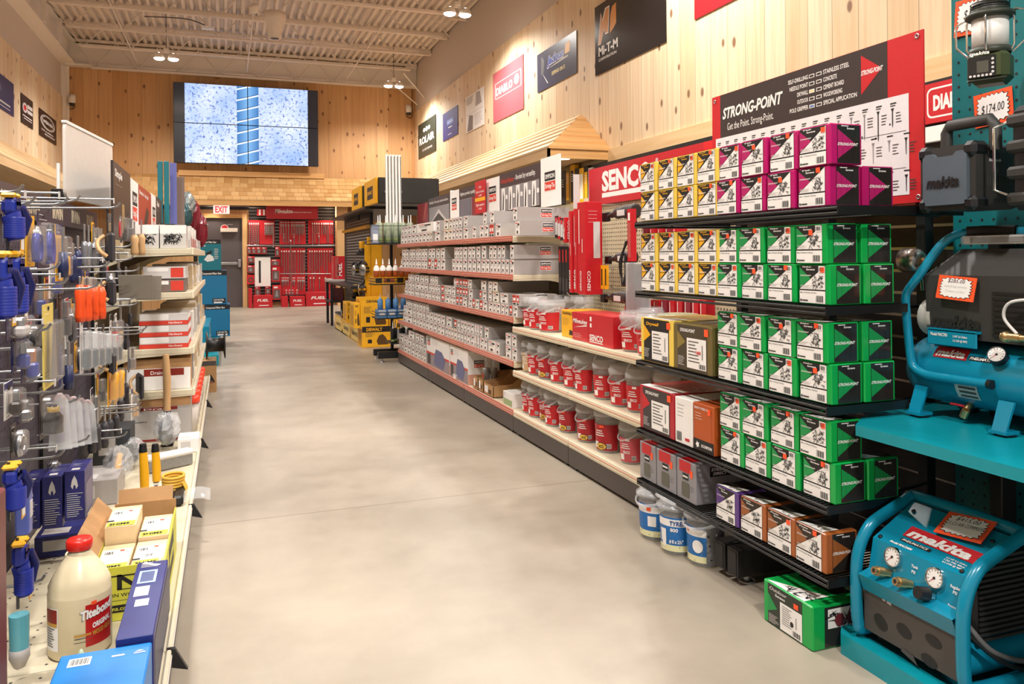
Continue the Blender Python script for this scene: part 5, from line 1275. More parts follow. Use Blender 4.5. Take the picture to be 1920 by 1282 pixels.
# handle tube traced round the left end in the plane of the tank front
Xh = XT-.105
pp = [(1853,720),(1790,711),(1740,703),(1716,690),(1708,672),(1703,630),(1699,585),(1698,560),(1702,545),(1722,518),(1748,480),(1768,456),(1790,441),(1812,436)]
pts = [L(aX(a1, b1, Xh+max(0, (i-9))*.02)) for i, (a1, b1) in enumerate(pp)]
obj('handle_tube', MB().tube(curve(pts, 4), .0125, MBLUE, 12).tube([pts[0], pts[0]+Vector((0, -.012, 0))], .0128, BLACK, 12), t)
g0 = pts[-1]; g1 = g0+Vector((.04, -.12, .0)); obj('rubber_grip', MB().tube([g0, g0+Vector((.03,-.035,.002)), g1], .0175, mat('black grip rubber', '#2b2826', .7), 14), t)
g2 = g1+Vector((.03, -.03, -.04)); obj('handle_tube', MB().tube(curve([g1, g1+Vector((.015,-.02,-.005)), g2, g2+Vector((.0,-.01,-.2))]), .0125, MBLUE, 12), t)
# shroud
mShr = mat('charcoal shroud', '#3a3836', .5)
Xs0, Xs1 = XT-.085, XT+.12
q = [(1735,628),(1732,510),(1778,474),(1880,462),(1990,490),(1990,660),(1880,645)]
q = [(1739,629),(1733,512),(1755,490),(1792,467),(1880,480),(1990,500),(1990,662),(1868,643)]
pl = [L(aX(a1, b1, Xs0)) for a1, b1 in q]
zt_ = zs+.36
y0_, y1_ = pl[6].y, pl[0].y
ztop = max(p_.z for p_ in pl); zbot = L((0, 0, zc+r+.01)).z
prof = [(y1_, zbot), (y1_+.006, zbot+(ztop-zbot)*.68), (y1_-.01, zbot+(ztop-zbot)*.8), (y1_-.085, ztop), (y0_-.05, ztop), (y0_-.05, zbot)]
b = MB()
xa, xb = Xs0-O.x, Xs1-O.x
vs = [(xa+.0, y_, z_) for y_, z_ in prof[:2]]+[(xa+.0, y_, z_) for y_, z_ in prof[2:3]]+[(xa+.05, y_, z_) for y_, z_ in prof[3:5]]+[(xa, y0_-.05, zbot)]
vs = [(xa, y1_, zbot), (xa-.004, y1_+.004, zbot+(ztop-zbot)*.70), (xa+.055, y1_-.07, ztop), (xa+.055, y0_-.05, ztop), (xa-.004, y0_-.05, zbot+(ztop-zbot)*.72), (xa, y0_-.05, zbot)]
v2 = [(xb, v[1], v[2]) for v in vs]
n = len(vs); b.add(vs+v2, [(0,5,4,1),(1,4,3,2),(6,7,10,11),(7,8,9,10),(2,3,9,8),(0,6,11,5),(0,1,7,6),(1,2,8,7),(3,4,10,9),(4,5,11,10)], mShr)
b.text('makita', Matrix(((0,0,-1,xa-.0035),(-1,0,0,y1_-.015),(0,1,0,zbot+.03),(0,0,0,1))), .032, mat('charcoal relief', '#2b2928', .35), 'l', .045, .22, fit=.16)
for k_ in range(9): b.box(xa-.006, xa-.002, y1_-.21, y0_-.05, zbot+.015+k_*.014, zbot+.022+k_*.014, INK)
so = obj('motor_shroud', b, t)
obj('motor', MB().cyl((xa+.05, y1_-.01, zbot+.05), (xa+.05, y1_+.032, zbot+.05), .055, mat('pale motor casting', '#b4b3ac', .4), 20), t)
pa = L(aX(1714, 488, Xs0+.06)); obj('air_filter', MB().lathe([(0,-.026),(.02,-.028),(.036,-.016),(.038,.0),(.038,.034),(.024,.042),(0,.042)], mat('satin nickel', '#cfcac2', .28, .9), 24, pa, ax='y').cyl(pa+Vector((0,-.03,-.0)), pa+Vector((0,-.06,-.02)), .012, BRASS, 10), t)
obj('air_filter_neck', MB().tube([pa+Vector((0,-.03,-.02)), pa+Vector((0,-.035,-.09))], .009, CHR, 8), t)
c = MB(); yb_ = yx(1743, Xs0-.01, 1); ye_ = yx(1835, Xs0-.01, 1); zb_ = zc+r-.012
c.box(Xs0-.02-O.x, Xs0-.014-O.x, ye_-O.y, yb_-O.y, zb_-O.z, zb_+.045-O.z, MBLUE, .002).box(Xs0-.02-O.x, XT+.06-O.x, ye_-O.y, yb_-O.y, zb_+.040-O.z, zb_+.046-O.z, MBLUE)
Mx = lambda y_, z_: Matrix(((0,0,-1,Xs0-.021-O.x),(-1,0,0,y_-O.y),(0,1,0,z_-O.z),(0,0,0,1)))
c.text('Model MAC700', Mx(yb_-.012, zb_+.026), .009, PAPER, 'l', .03, 0, fit=.055).text('2 HP 2.6 Gallon', Mx(yb_-.085, zb_+.026), .006, PAPER, 'l', .02, 0, fit=.045).text('3.3 CFM @ 90PSI', Mx(yb_-.085, zb_+.014), .006, PAPER, 'l', .02, 0, fit=.045)
obj('mounting_plate', c, t)
pg = L(aX(1869, 672, XT-r)); 
def gauge(par, pos, nrm, r_, col_rim=CHR):
    nrm = Vector(nrm).normalized(); M4 = Matrix.Translation(pos) @ nrm.to_track_quat('Z', 'Y').to_matrix().to_4x4()
    g = MB(); g.M = M4; g.lathe([(r_,-.02),(r_,.002),(r_*.97,.005),(r_*.9,.004)], col_rim, 24); g.lathe([(r_*.9,.002),(0,.002)], PAPER, 24)
    for i in range(11):
        an = R(225-27*i); g.poly([(r_*.8*math.cos(an+s*.04), r_*.8*math.sin(an+s*.04), .0026) for s in (-1, 1)]+[(r_*.6*math.cos(an+s*.04), r_*.6*math.sin(an+s*.04), .0026) for s in (1, -1)], INK)
    g.poly([(r_*.06, r_*.0, .003), (r_*-.5, r_*-.55, .003), (-r_*.02, r_*.1, .003)], RED); g.lathe([(0,.004),(r_*.12,.004),(r_*.12,.002)], INK, 10)
    return obj('pressure_gauge', g, par)
gauge(t, pg+Vector((-.0,0,.01)), (-.8,-.3,.5), .023, BLACK)
pv = L(aX(1812, 768, XT-r*.7)); obj('drain_valve', MB().cyl(pv+Vector((.02,0,.02)), pv, .009, BRASS, 10).cyl(pv, pv+Vector((-.0,.01,-.022)), .011, BRASS, 10).box(pv.x-.006, pv.x+.004, pv.y+.005, pv.y+.05, pv.z+.006, pv.z+.012, RED, .002), t)
pv = L(aX(1893, 632, XT-.12)); obj('air_coupler', MB().cyl(pv+Vector((-.0,.02,0)), pv+Vector((0,-.03,0)), .011, BRASS, 12).cyl(pv+Vector((0,-.03,0)), pv+Vector((0,-.09,0)), .0085, BRASS, 12).lathe([(.011,-.0),(.014,.004),(.014,.014),(.011,.018)], BRASS, 12, pv, ax='y'), t)
obj('hose', MB().tube(curve([pv+Vector((0,-.02,.01)), pv+Vector((0,.015,.05)), pv+Vector((0,-.005,.09)), pv+Vector((.02,-.08,.1))]), .004, LGREY, 8), t)
# card leaning on the shroud and bagged manual on top
pc_ = aX(1794, 540, Xs0-.014); card('orange card reading $285.00 lying on the black motor shroud', facing(pc_+Vector((-.004,0,.0)), RX, R(-10), .06), .12, .066, (('$285.00', .22, .15, mat('purple ink', '#5c2a50'), .45), ('wood tap combo', .02, .10, LGREY, .6), ('5 years of fun', -.18, .09, LGREY, .5)))
p0 = Vector((Xs0+.10, y1_+O.y-.20, ztop+O.z+.012)); c = MB(); c.box(-.05, .06, -.22, .13, 0, .026, CLEAR, .006).box(-.045, .055, -.21, .12, .002, .0245, LGREY).box(-.03, 0, .06, .1, .0246, .0248, DGREY).box(.0, .03, .0, .05, .0246, .0248, DGREY).box(-.046, -.0455, -.18, .10, .005, .02, DGREY)
tag(obj('manual_bag', c, None, p0, .1), 'printed manual in a clear bag lying on the upper compressor shroud', 'manual')

# ---- lower compressor: roll cage with front control panel
X1 = 1.665; zf = .062
yc1 = yx(1606, X1, .2); yc0 = yx(1806, X1, .2)
t = thing('air_compressor', 'blue green roll cage compressor with two gauges and brass couplers on the base tray', 'compressor', (X1, yc1, zf))
O = Vector(t.location); W = yc1-yc0
# local frame: u to the right as seen from the aisle (-Y), v up, n into the display (+X)
def Q(u, n_, v): return Vector((n_, -u, v))
hK = aX(1640, 1000, X1).z-zf          # kink where the top slopes back
hT = aX(1724, 938, X1+.20).z-zf; nT = .20
cage = MB()
def side(u):
    pts = [Q(u,.26,.02), Q(u,.03,.02), Q(u,.006,.04), Q(u,.0,.09), Q(u,.0,hK*.62), Q(u,.012,hK*.80), Q(u,.035,hK*.93), Q(u,.07,hK*1.02)]
    top = [Q(u,nT-.03,hT-.012), Q(u,nT,hT)]
    return pts+top
sl_, sr_ = side(0), side(W)
loop = sl_+[Q(.03, nT+.015, hT+.004), Q(W-.03, nT+.015, hT+.004)]+sr_[::-1]
obj('cage_tube', MB().tube(curve(loop, 4), .0165, MBLUE, 12), t)
obj('rear_cage_tube', MB().tube(curve([Q(.0,.26,.02), Q(0,.44,.02), Q(.01,.46,.05), Q(.0,.46,.24), Q(W*.5,.46,.28), Q(W,.46,.24), Q(W,.46,.05), Q(W,.44,.02), Q(W,.26,.02)], 4), .0145, MBLUE, 10), t)
def onpanel(pts2, m, name, thick=.004, pp_=None): pass
# panel surface: three flat facets; local 2D coordinates on each
def facet(p0, p1, p2, p3): return p0, p1, p2, p3
z_a, z_b, z_c = hK*.60, hK*.90, hT*.985        # ledge, kink, top
e = .020
lo = [Q(e,.006,z_a), Q(W-e,.006,z_a)]; kk = [Q(e,.042,z_b), Q(W-e,.042,z_b)]; tp_ = [Q(e,nT-.01,z_c), Q(W-e,nT-.01,z_c)]
nose = [Q(e,-.012,z_a+.0), Q(W-e,-.012,z_a+.0)]; nose2 = [Q(e,.004,z_a-.045), Q(W-e,.004,z_a-.045)]
b = MB(); V = [nose2[0], nose2[1], nose[1], nose[0], lo[0]+Vector((.02,0,.012)), lo[1]+Vector((.02,0,.012)), kk[1], kk[0], tp_[1], tp_[0]]
b.add(V, [(0,1,2,3),(3,2,5,4),(4,5,6,7),(7,6,8,9)], MBLUE)
b.add([v+Vector((.02,0,-.01)) for v in V], [(3,2,1,0),(4,5,2,3),(7,6,5,4),(9,8,6,7)], MBLUE)
for (uu, vv) in ((.06, .2), (.94, .2)): pass
obj('control_panel', b, t)
def basis(a0, a1, b0, off=.002):          # matrix mapping u (0..1 across) and v (0..1 up) in metres on a facet
    ux = (a1-a0).normalized(); vy = (b0-a0); vl = vy.length; vy = vy.normalized(); n_ = ux.cross(vy).normalized()
    M4 = Matrix.Identity(4); M4.col[0][:3] = ux; M4.col[1][:3] = vy; M4.col[2][:3] = n_; M4.col[3][:3] = a0+n_*off
    return M4, vl
Mk, kl = basis(V[4], V[5], V[7]); Mt, tl = basis(kk[0], kk[1], tp_[0])
wp = W-2*e
b = MB(); b.M = Mt
def R4(b, x0, y0, x1, y1, m, z=0, sh=0): b.poly([(x0, y0, z), (x1, y0, z), (x1+sh, y1, z), (x0+sh, y1, z)], m)
R4(b, wp*.22, tl*.26, wp*.97, tl*.50, RED); b.text('makita', Matrix.Translation((wp*.25, tl*.29, .001)), tl*.165, PAPER, 'l', .045, .22, fit=wp*.64)
obj('logo_plate', b, t); b = MB(); b.M = Mt
R4(b, wp*.24, tl*.15, wp*.56, tl*.21, INK); b.text('PNEUMATICS', Matrix.Translation((wp*.255, tl*.16, .001)), tl*.04, PAPER, 'l', .02, .3, fit=wp*.28)
b.text('Model MAC2400', Matrix.Translation((wp*.18, tl*.04, .001)), tl*.04, PAPER, 'l', .03, .1, fit=wp*.24)
for i, s_ in enumerate(('2.5 HP 4.2 Gallon', '130 PSI Max', '4.2 CFM @ 90PSI')): b.text(s_, Matrix.Translation((wp*.72, tl*(.17-.05*i), .001)), tl*.03, PAPER, 'l', .01, .1, fit=wp*.2)
for (u_, v_) in ((.06, .06), (.1, .8), (.92, .78), (.92, .06)): b.lathe([(0,.004),(.006,.002),(.006,0)], BLACK, 10, (wp*u_, tl*v_, 0))
b.M = Mk
b.text('Tank', Matrix.Translation((wp*.46, kl*.62, .001)), kl*.09, PAPER, 'l', .02, 0).text('PSI', Matrix.Translation((wp*.47, kl*.45, .001)), kl*.09, PAPER, 'l', .02, 0)
b.text('Regulator', Matrix.Translation((wp*.86, kl*.55, .001)), kl*.09, PAPER, 'l', .02, 0, fit=wp*.12).text('PSI', Matrix.Translation((wp*.89, kl*.4, .001)), kl*.09, PAPER, 'l', .02, 0)
b.text('Pressure', Matrix.Translation((wp*.86, kl*.0, .001)), kl*.07, PAPER, 'l', .01, 0, fit=wp*.1)
obj('panel_lettering', b, t)
nk = (Mk.to_3x3() @ Vector((0, 0, 1)))
for (u_, v_) in ((.27, .68), (.72, .62)):
    gauge(t, Mk @ Vector((wp*u_, kl*v_, .006)), nk, .0265)
nn = Vector((-1, .15, .25)).normalized()
for (u_, v_) in ((.24, .12), (.48, .10)):
    p0 = Mk @ Vector((wp*u_, kl*v_, 0)); obj('air_coupler', MB().cyl(p0, p0+nn*.02, .011, BRASS, 12).cyl(p0+nn*.02, p0+nn*.04, .0135, BRASS, 12).cyl(p0+nn*.04, p0+nn*.05, .011, BRASS, 12).cyl(p0+nn*.05, p0+nn*.0503, .006, INK, 10), t)
p0 = Mk @ Vector((wp*.70, kl*.08, 0)); kb = MB().cyl(p0, p0+nn*.016, .012, CHR, 14).cyl(p0+nn*.016, p0+nn*.045, .018, BLACK, 16, .016)
obj('regulator_knob', kb, t)
# black perforated lower shroud
mLow = mat('black steel shroud', '#4a4441', .45)
b = MB(); b.box(.012, .018, -W+.016, -.016, .03, z_a-.035, mLow)
M5 = Matrix(((0,0,-1,.0105),(-1,0,0,0),(0,1,0,0),(0,0,0,1)))
b.M = M5
for (u_, v_, ra, rb) in ((.22, .36, .028, .02), (.45, .42, .030, .017), (.72, .50, .03, .014), (.68, .2, .03, .015)):
    b.poly([(W*u_+ra*math.cos(a)*.8-rb*.3*math.sin(a), z_a*v_+rb*math.sin(a)+.004, 0) for a in [2*PI*i/16 for i in range(16)]], INK)
b.poly([(W*.24, z_a*.72, .0), (W*.33, z_a*.70, 0), (W*.33, z_a*.82, 0), (W*.24, z_a*.84, 0)], LGREY); b.poly([(W*.27, z_a*.70, .0004), (W*.285, z_a*.70, .0004), (W*.285, z_a*.84, .0004), (W*.27, z_a*.84, .0004)], mLow)
b.poly([(W*.42, z_a*.14, 0), (W*.58, z_a*.06, 0), (W*.54, z_a*.16, 0), (W*.44, z_a*.2, 0)], DGREY)
b.M = Matrix.Identity(4); obj('lower_shroud', b, t)
# motor, fan grille, tank, pump and hoses seen through the right hand side
b = MB().box(.06, .40, -W*.9, -W*.12, .10, hT*.72, BLACK, .03)
for k_ in range(16): b.box(.09, .26, -W*.9-.006, -W*.9+.001, .11+k_*.0135, .117+k_*.0135, mShr)
obj('motor_housing', b, t)
obj('storage_tank', MB().cyl(Q(W*.28,.06,.055), Q(W*.28,.44,.055), .045, MBLUE, 20).cyl(Q(W*.78,.06,.055), Q(W*.78,.44,.055), .045, MBLUE, 20), t)
obj('pump_head', MB().box(.28, .40, -W*1.05, -W*.8, .16, .25, mShr, .008).box(.30, .38, -W*1.07, -W*.9, .25, .30, mat('pale steel bracket', '#8d9a9c', .35), .006), t)
obj('rubber_hose', MB().tube(curve([Q(W*.92,.05,.16), Q(W*1.0,.10,.10), Q(W*1.02,.22,.06), Q(W*1.0,.36,.07)]), .007, mat('grey hose', '#6c6a6a', .3), 8).tube(curve([Q(W*.92,.05,.14), Q(W*1.02,.12,.075), Q(W*1.04,.24,.035), Q(W*1.0,.40,.045)]), .006, BLACK, 8), t)
obj('side_wheel', MB().cyl(Q(-.035,.12,hK*.78), Q(-.002,.12,hK*.78), .032, BLACK, 18), t)
for u_ in (W*.1, W*.9): 
    for n_ in (.06, .4): obj('rubber_foot', MB().cyl(Q(u_, n_, .0), Q(u_, n_, .012), .018, BLACK, 12), t)
# card on top of the panel
tc_ = Mt @ Vector((wp*.66, tl*.80, .008)); nt = (Mt.to_3x3() @ Vector((0,0,1))); 
M6 = Matrix.Identity(4); ux = Vector((0,-1,0)); vy = nt.cross(ux); M6.col[0][:3] = ux; M6.col[1][:3] = -nt; M6.col[2][:3] = vy; M6.col[3][:3] = O+tc_+nt*.004
card('orange card about a 2.5 HP air compressor lying on the lower compressor panel', M6 @ Matrix.Rotation(R(-8), 4, 'Y'), .13, .085, (('$415.00', .18, .17, INK, .5), ('2.5 CU AIR COMPRESS', -.05, .15, INK, .78)))
# ================================================================== WALL BANNERS
def wbanner(px0, px1, ptop, pbot, X, m, label, art, side=1):
    a = aX(px0, ptop, X); b_ = aX(px0, pbot, X); e = aX(px1, ptop, X); w = abs(a.y-e.y); h = a.z-b_.z
    rz = RX if side > 0 else LX
    c = Carton(w, .006, h, m); art(c, w, h)
    return tag(obj('wall_banner', c, None, (X, a.y, b_.z), rz), label, 'banner')
XW = XR-.035
def art(c, w, h):
    for q in range(3): c.dec('front', [(w*(.36+.14*q)+w*.06*math.cos(a), h*.76+h*.06*math.sin(a)*(1.2 if q == 1 else 1)) for a in [2*PI*i/10 for i in range(10)]], PAPER)
    c.tx('front', 'ROLAIR', w*.08, h*.38, h*.2, PAPER, 2, 'l', .03, fit=w*.84).tx('front', 'SYSTEMS', w*.25, h*.16, h*.06, LGREY, 2, fit=w*.55)
wbanner(784, 817, 236, 299, XW, mat('banner black green', '#2f3328', .5), 'dark green banner with big white letters, farthest on the right wall', art)
def art(c, w, h): c.rect('front', w*.3, h*.5, w*.7, h*.68, mat('light blue print', '#6f8fd8', .5)).tx('front', 'CAUTION', w*.32, h*.56, h*.06, PAPER, 2, fit=w*.36).rect('front', w*.38, h*.38, w*.64, h*.41, PAPER).rect('front', w*.35, h*.14, w*.6, h*.16, PAPER)
wbanner(830, 858, 215, 266, XW, mat('banner violet blue', '#3b3a86', .5), 'small violet blue banner second from the far end of the right wall', art)
def art(c, w, h):
    c.lines('front', w*.05, w*.45, h*.95, 6, h*.035, DGREY, h*.012, 1).dec('front', [(w*.55,h*.6),(w*.9,h*.62),(w*.8,h*.95),(w*.6,h*.97)], GREY).rect('front', w*.03, h*.48, w*.97, h*.485, DGREY).dec('front', [(w*.08,h*.02),(w*.4,h*.02),(w*.42,h*.4),(w*.2,h*.46)], mat('brown photo', '#7a6860', .5)).lines('front', w*.5, w*.95, h*.4, 7, h*.045, GREY, h*.012, 1)
wbanner(873, 907, 184, 251, XW, PAPER, 'white paper poster with small grey pictures on the right wall', art)
mPB = mat('faded red vinyl', '#c8646c', .3)
def art(c, w, h):
    c.dec('front', [(w*.08+p[0], h*.45+p[1]) for p in rrect(0, w*.86, 0, h*.32, h*.03)], PAPER).dec('front', [(w*.095+p[0], h*.46+p[1]) for p in rrect(0, w*.83, 0, h*.30, h*.025)], mPB, 2)
    c.tx('front', 'DIABLO', w*.12, h*.52, h*.15, PAPER, 3, 'l', .03, fit=w*.55); c.dec('front', [(w*(.80+.08*math.cos(a)), h*(.62+.1*math.sin(a))) for a in [2*PI*i/7 for i in range(7)]], PAPER, 3)
wbanner(924, 981, 140, 232, XW, mPB, 'square faded red banner with white outlined lettering high on the right wall', art)
mJk = mat('slate blue vinyl', '#4a4d62', .3)
def art(c, w, h):
    c.tx('front', 'Jackson', w*.28, h*.58, h*.2, mat('jackson blue', '#3447a8', .4), 2, 'l', .06, .2, fit=w*.42).tx('front', 'Jackson', w*.275, h*.575, h*.2, PAPER, 1, 'l', .1, .2, fit=w*.43).dec('front', [(w*.72,h*.6),(w*.84,h*.6),(w*.86,h*.85),(w*.75,h*.85)], YEL).dec('front', [(w*.3,h*.48),(w*.8,h*.5),(w*.8,h*.55)], LGREY).tx('front', 'DEPEND ON IT.', w*.4, h*.26, h*.09, mat('pale gold', '#e6d79a', .4), 2, 'l', .03, fit=w*.34)
    c.dec('front', [(w*.1,h*.4),(w*.18,h*.42),(w*.2,h*.75),(w*.12,h*.9)], DGREY).dec('front', [(w*.14,h*.45),(w*.3,h*.12),(w*.28,h*.12)], PAPER)
wbanner(1007, 1081, 104, 175, XW, mJk, 'wide slate blue banner with a yellow mark on the right wall', art)
mVn = mat('black glossy vinyl', '#221f20', .18)
def art(c, w, h):
    o = mat('logo orange', '#cf8a3c', .4)
    c.dec('front', [(w*.05,h*.42),(w*.1,h*.42),(w*.15,h*.6),(w*.17,h*.52),(w*.22,h*.52),(w*.24,h*.9),(w*.17,h*.9),(w*.12,h*.75),(w*.1,h*.88)], PAPER).dec('front', [(w*.06,h*.43),(w*.1,h*.43),(w*.15,h*.63),(w*.17,h*.54),(w*.21,h*.54),(w*.23,h*.88),(w*.18,h*.88),(w*.13,h*.72),(w*.11,h*.85)], o, 2).dec('front', [(w*.24,h*.5),(w*.3,h*.55),(w*.34,h*.6),(w*.34,h*.88),(w*.28,h*.86),(w*.25,h*.75)], o, 2)
    c.tx('front', 'Mi-T-M', w*.06, h*.26, h*.13, PAPER, 2, 'l', .03, fit=w*.3).tx('front', 'CORPORATION', w*.06, h*.18, h*.04, PAPER, 2, fit=w*.28)
a = aX(1115, 15, XW); b_ = aX(1118, 142, XW); e = aX(1249, 80, XW); c = Carton(a.y-e.y, .006, a.z-b_.z, mVn); art(c, a.y-e.y, a.z-b_.z)
# gently rippled vinyl sheet in front of the flat banner
tag(obj('wall_banner', c, None, (XW, a.y, b_.z), RX), 'large glossy black banner with an orange M emblem on the right wall', 'banner')
def art(c, w, h): c.rect('front', w*.3, h*.1, w*.9, h*.3, PAPER)
a = aX(1302, 37, XW); e = aX(1500, 0, XW); c = Carton(a.y-e.y, .006, .7, RED); art(c, a.y-e.y, .7)
tag(obj('wall_banner', c, None, (XW, a.y, a.z), RX), 'bright red banner whose corner shows at the top edge, right of the black one', 'banner')
XWl = XL+.03
mNv = mat('banner navy', '#1c2560', .35); mBr = mat('banner dark brown', '#2e1c18', .4)
def lw(px0, px1, py0, py1, m, label, art):   # left wall: the far edge is on the right
    a = aX(px1, py0, XWl); b_ = aX(px1, py1, XWl); e = aX(px0, py0-30, XWl); w = a.y-e.y; h = a.z-b_.z
    c = Carton(w, .006, h, m); art(c, w, h); tag(obj('wall_banner', c, None, (XWl+.006, e.y, b_.z), LX), label, 'banner')
def art(c, w, h): c.dec('front', [(w*(.2+.16*math.cos(a)), h*(.35+.16*math.sin(a))) for a in [2*PI*i/14 for i in range(14)]], LGREY).dec('front', [(w*.6,h*.5),(w*.7,h*.55),(w*.62,h*.9),(w*.5,h*.95)], mat('steel blue', '#56628f', .4)).rect('front', w*.3, h*.2, w*.9, h*.25, LGREY).rect('front', w*.5, h*.1, w*.9, h*.12, LGREY)
lw(-60, 25, 158, 219, mNv, 'navy blue banner at the left picture edge on the left wall', art)
def art(c, w, h): c.dec('front', [(w*(.3+.2*math.cos(a)), h*(.58+.17*math.sin(a))) for a in [2*PI*i/14 for i in range(14)]], LGREY).dec('front', [(w*(.3+.12*math.cos(a)), h*(.58+.1*math.sin(a))) for a in [2*PI*i/14 for i in range(14)]], RED, 2).rect('front', w*.5, h*.62, w*.95, h*.75, LGREY).rect('front', w*.5, h*.45, w*.95, h*.57, LGREY).rect('front', w*.1, h*.28, w*.9, h*.31, PAPER).rect('front', w*.2, h*.2, w*.9, h*.22, PAPER)
lw(39, 61, 191, 243, mBr, 'small dark brown banner with a round grey emblem on the left wall', art)
def art(c, w, h):
    for (k, m, l_) in ((1, PAPER, 1), (.92, mBr, 2), (.84, PAPER, 3), (.78, mBr, 4)): c.dec('front', [(w*(.48+.42*k*math.cos(a)), h*(.64+.27*k*math.sin(a))) for a in [2*PI*i/24 for i in range(24)]], m, l_)
    c.tx('front', 'WERNER', w*.48, h*.58, h*.12, PAPER, 5, 'c', .03, fit=w*.6).tx('front', 'THE CLIMBING', w*.1, h*.25, h*.06, PAPER, 1, 'l', .02, fit=w*.7).tx('front', 'EQUIPMENT', w*.3, h*.14, h*.06, PAPER, 1, 'l', .02, fit=w*.6)
lw(73, 105, 227, 273, mBr, 'dark brown banner with a white oval emblem on the left wall', art)

# ================================================================== RED DRILL ACCESSORY WALL (far end)
YW = YF-.04
def fw(px, py, Y=YW): return aY(px, py, Y)
def fpanel(px0, py0, px1, py1, Y, name, label, m, cat, art=None, d=.02, group=None):
    a = fw(px0, py1, Y); b_ = fw(px1, py0, Y); w = b_.x-a.x; h = b_.z-a.z
    c = Carton(w, d, h, m, 0)
    if art: art(c, w, h)
    return tag(obj(name, c, None, (a.x, Y, a.z)), label, cat, group)
mBk = mat('red backing card', '#cc222c', .5)
def art(c, w, h): c.tx('front', 'Milwaukee', w*.16, h*.42, h*.3, PAPER, 1, 'l', .02, .25, fit=w*.34).dec('front', [(w*.16,h*.24),(w*.5,h*.46),(w*.34,h*.36)], PAPER, 1).tx('front', 'NOTHING BUT HEAVY DUTY.', w*.5, h*.44, h*.08, PAPER, 1, fit=w*.38)
fpanel(500, 385, 596, 410, YW-.42, 'header_sign', 'red header sign with slanting white script over the drill bits', SRED, 'sign', art, .16)
fpanel(482, 392, 499, 404, YW-.12, 'hang_pack', 'small red and white box left of the far red header sign', SRED, 'package', lambda c, w, h: (c.rect('front', w*.2, .01, w*.4, h-.01, PAPER), c.rect('front', w*.65, .01, w*.85, h-.01, PAPER)), .1)
panels = ((466, 413, 515, 458, 'upper left'), (524, 414, 573, 458, 'upper middle'), (578, 413, 625, 457, 'upper right'), (525, 465, 572, 553, 'lower middle'), (577, 465, 625, 552, 'lower right'))
for (a1, b1, a2, b2, nm2) in panels: fpanel(a1, b1, a2, b2, YW-.03, 'backing_panel', 'dark red peg panel of drill bits, %s of five on the far wall' % nm2, mBk, 'display panel', None, .02)
fb = {}
def bit(L, kind):
    k = (round(L, 1), kind)
    if k in fb: return fb[k]
    b = MB().box(-.016, .016, -.004, .004, -.10, 0, PAPER if kind % 2 else RED).box(-.003, .003, .003, .021, -.02, -.014, MET).box(-.014, .014, -.006, .006, -.06, -.02, RED if kind % 2 else PAPER)
    if kind < 3: b.cyl((0,0,-.08), (0,0,-k[0]), .010, MET, 6)
    else:
        b.cyl((0,0,-.08), (0,0,-k[0]), .012, MET, 6)
        for q in range(int(k[0]/.05)): b.lathe([(.012,0),(.018,.01),(.012,.02)], MET, 6, (0,0,-.1-q*.05))
    b.poly([(-.016, -.0065, -.075), (.016, -.0065, -.075), (.016, -.0065, -.085), (-.016, -.0065, -.085)], INK)
    fb[k] = obj('drill_bit_pack', b); return fb[k]
seen = set()
def fbit(px, py, L, kind, label):
    o = bit(L, kind)
    if o.name in seen: o = o.copy(); COL.objects.link(o)
    else: seen.add(o.name)
    o.location = fw(px, py, YW-.052-(.05 if L > 1 else 0)); o['label'] = label; o['category'] = 'drill bit'; o['group'] = 'drill bits hanging on the far red wall'
rowsb = [('upper left', 416, [468,472,476,480,484,497,500,503,506,509,512], [.45,.5,.55,.6,.55,.3,.3,.33,.33,.3,.55], (4,)),
 ('upper middle', 416, [527,531,536,541,547,551,555,558,561,564,567,570], [.3,.4,.45,.5,.3,.35,.3,.3,.5,.3,.3,.35], (1,)),
 ('upper right', 416, [586,590,594,598,603,607,610,613,616,620,623], [.6,.5,.3,.3,.3,.35,.35,.5,.5,.35,.3], (2,)),
 ('upper middle, second row', 438, [532,551], [.2,.3], (1,)), ('upper right, second row', 437, [598], [.3], (1,)),
 ('lower middle', 468, [528,533,537,542,549,553,559,564,568,571], [.4,.6,.6,.65,.55,.55,.5,.55,.6,.5], (2,)),
 ('lower right', 468, [581,585,590,594,599,603,608,613,618,622], [.5,.6,.65,.5,.6,.4,.5,.6,.3,.3], (2,)),
 ('lower middle, second row', 520, [529,532,536,540,549,552,559,563,567,570], [.2,.2,.25,.25,.25,.25,.3,.3,.3,.25], (1,)),
 ('lower right, second row', 518, [582,588,599,610], [.3,.45,.35,.45], (2,)),
 ('lower middle, bottom row', 543, [537,543,549,557], [.2,.2,.2,.2], (1,))]
for (nm2, y, xs, Ls, k) in rowsb:
    for i, (x, L_) in enumerate(zip(xs, Ls)): fbit(x, y, L_, k[0], 'hanging drill bit on the %s far red panel, %s from its left' % (nm2, ordw(i)))
fbit(545, 448, 2.0, 2, 'very long drill bit hanging in the middle of the far red panels')
b = MB().cyl(fw(463, 460, YW-.1), fw(630, 460, YW-.1), .014, MET, 8); struct('trim_65', b)
b = MB().cyl(fw(525, 513, YW-.1), fw(620, 513, YW-.1), .012, MET, 8); struct('trim_66', b)
k = 0
def art1(c, w, h): c.rect('front', w*.1, h*.08, w*.9, h*.7, mat('smoky blister', '#6e5a58', .2)).dec('front', [(w*.3,h*.2),(w*.7,h*.2),(w*.6,h*.6),(w*.4,h*.6)], MET, 2).rect('front', w*.15, h*.78, w*.6, h*.9, PAPER)
def art2(c, w, h): c.dec('front', [(w*(.5+.34*math.cos(a)), h*(.45+.3*math.sin(a))) for a in [2*PI*i/16 for i in range(16)]], DGREY).dec('front', [(w*(.5+.18*math.cos(a)), h*(.45+.16*math.sin(a))) for a in [2*PI*i/16 for i in range(16)]], RED, 2)
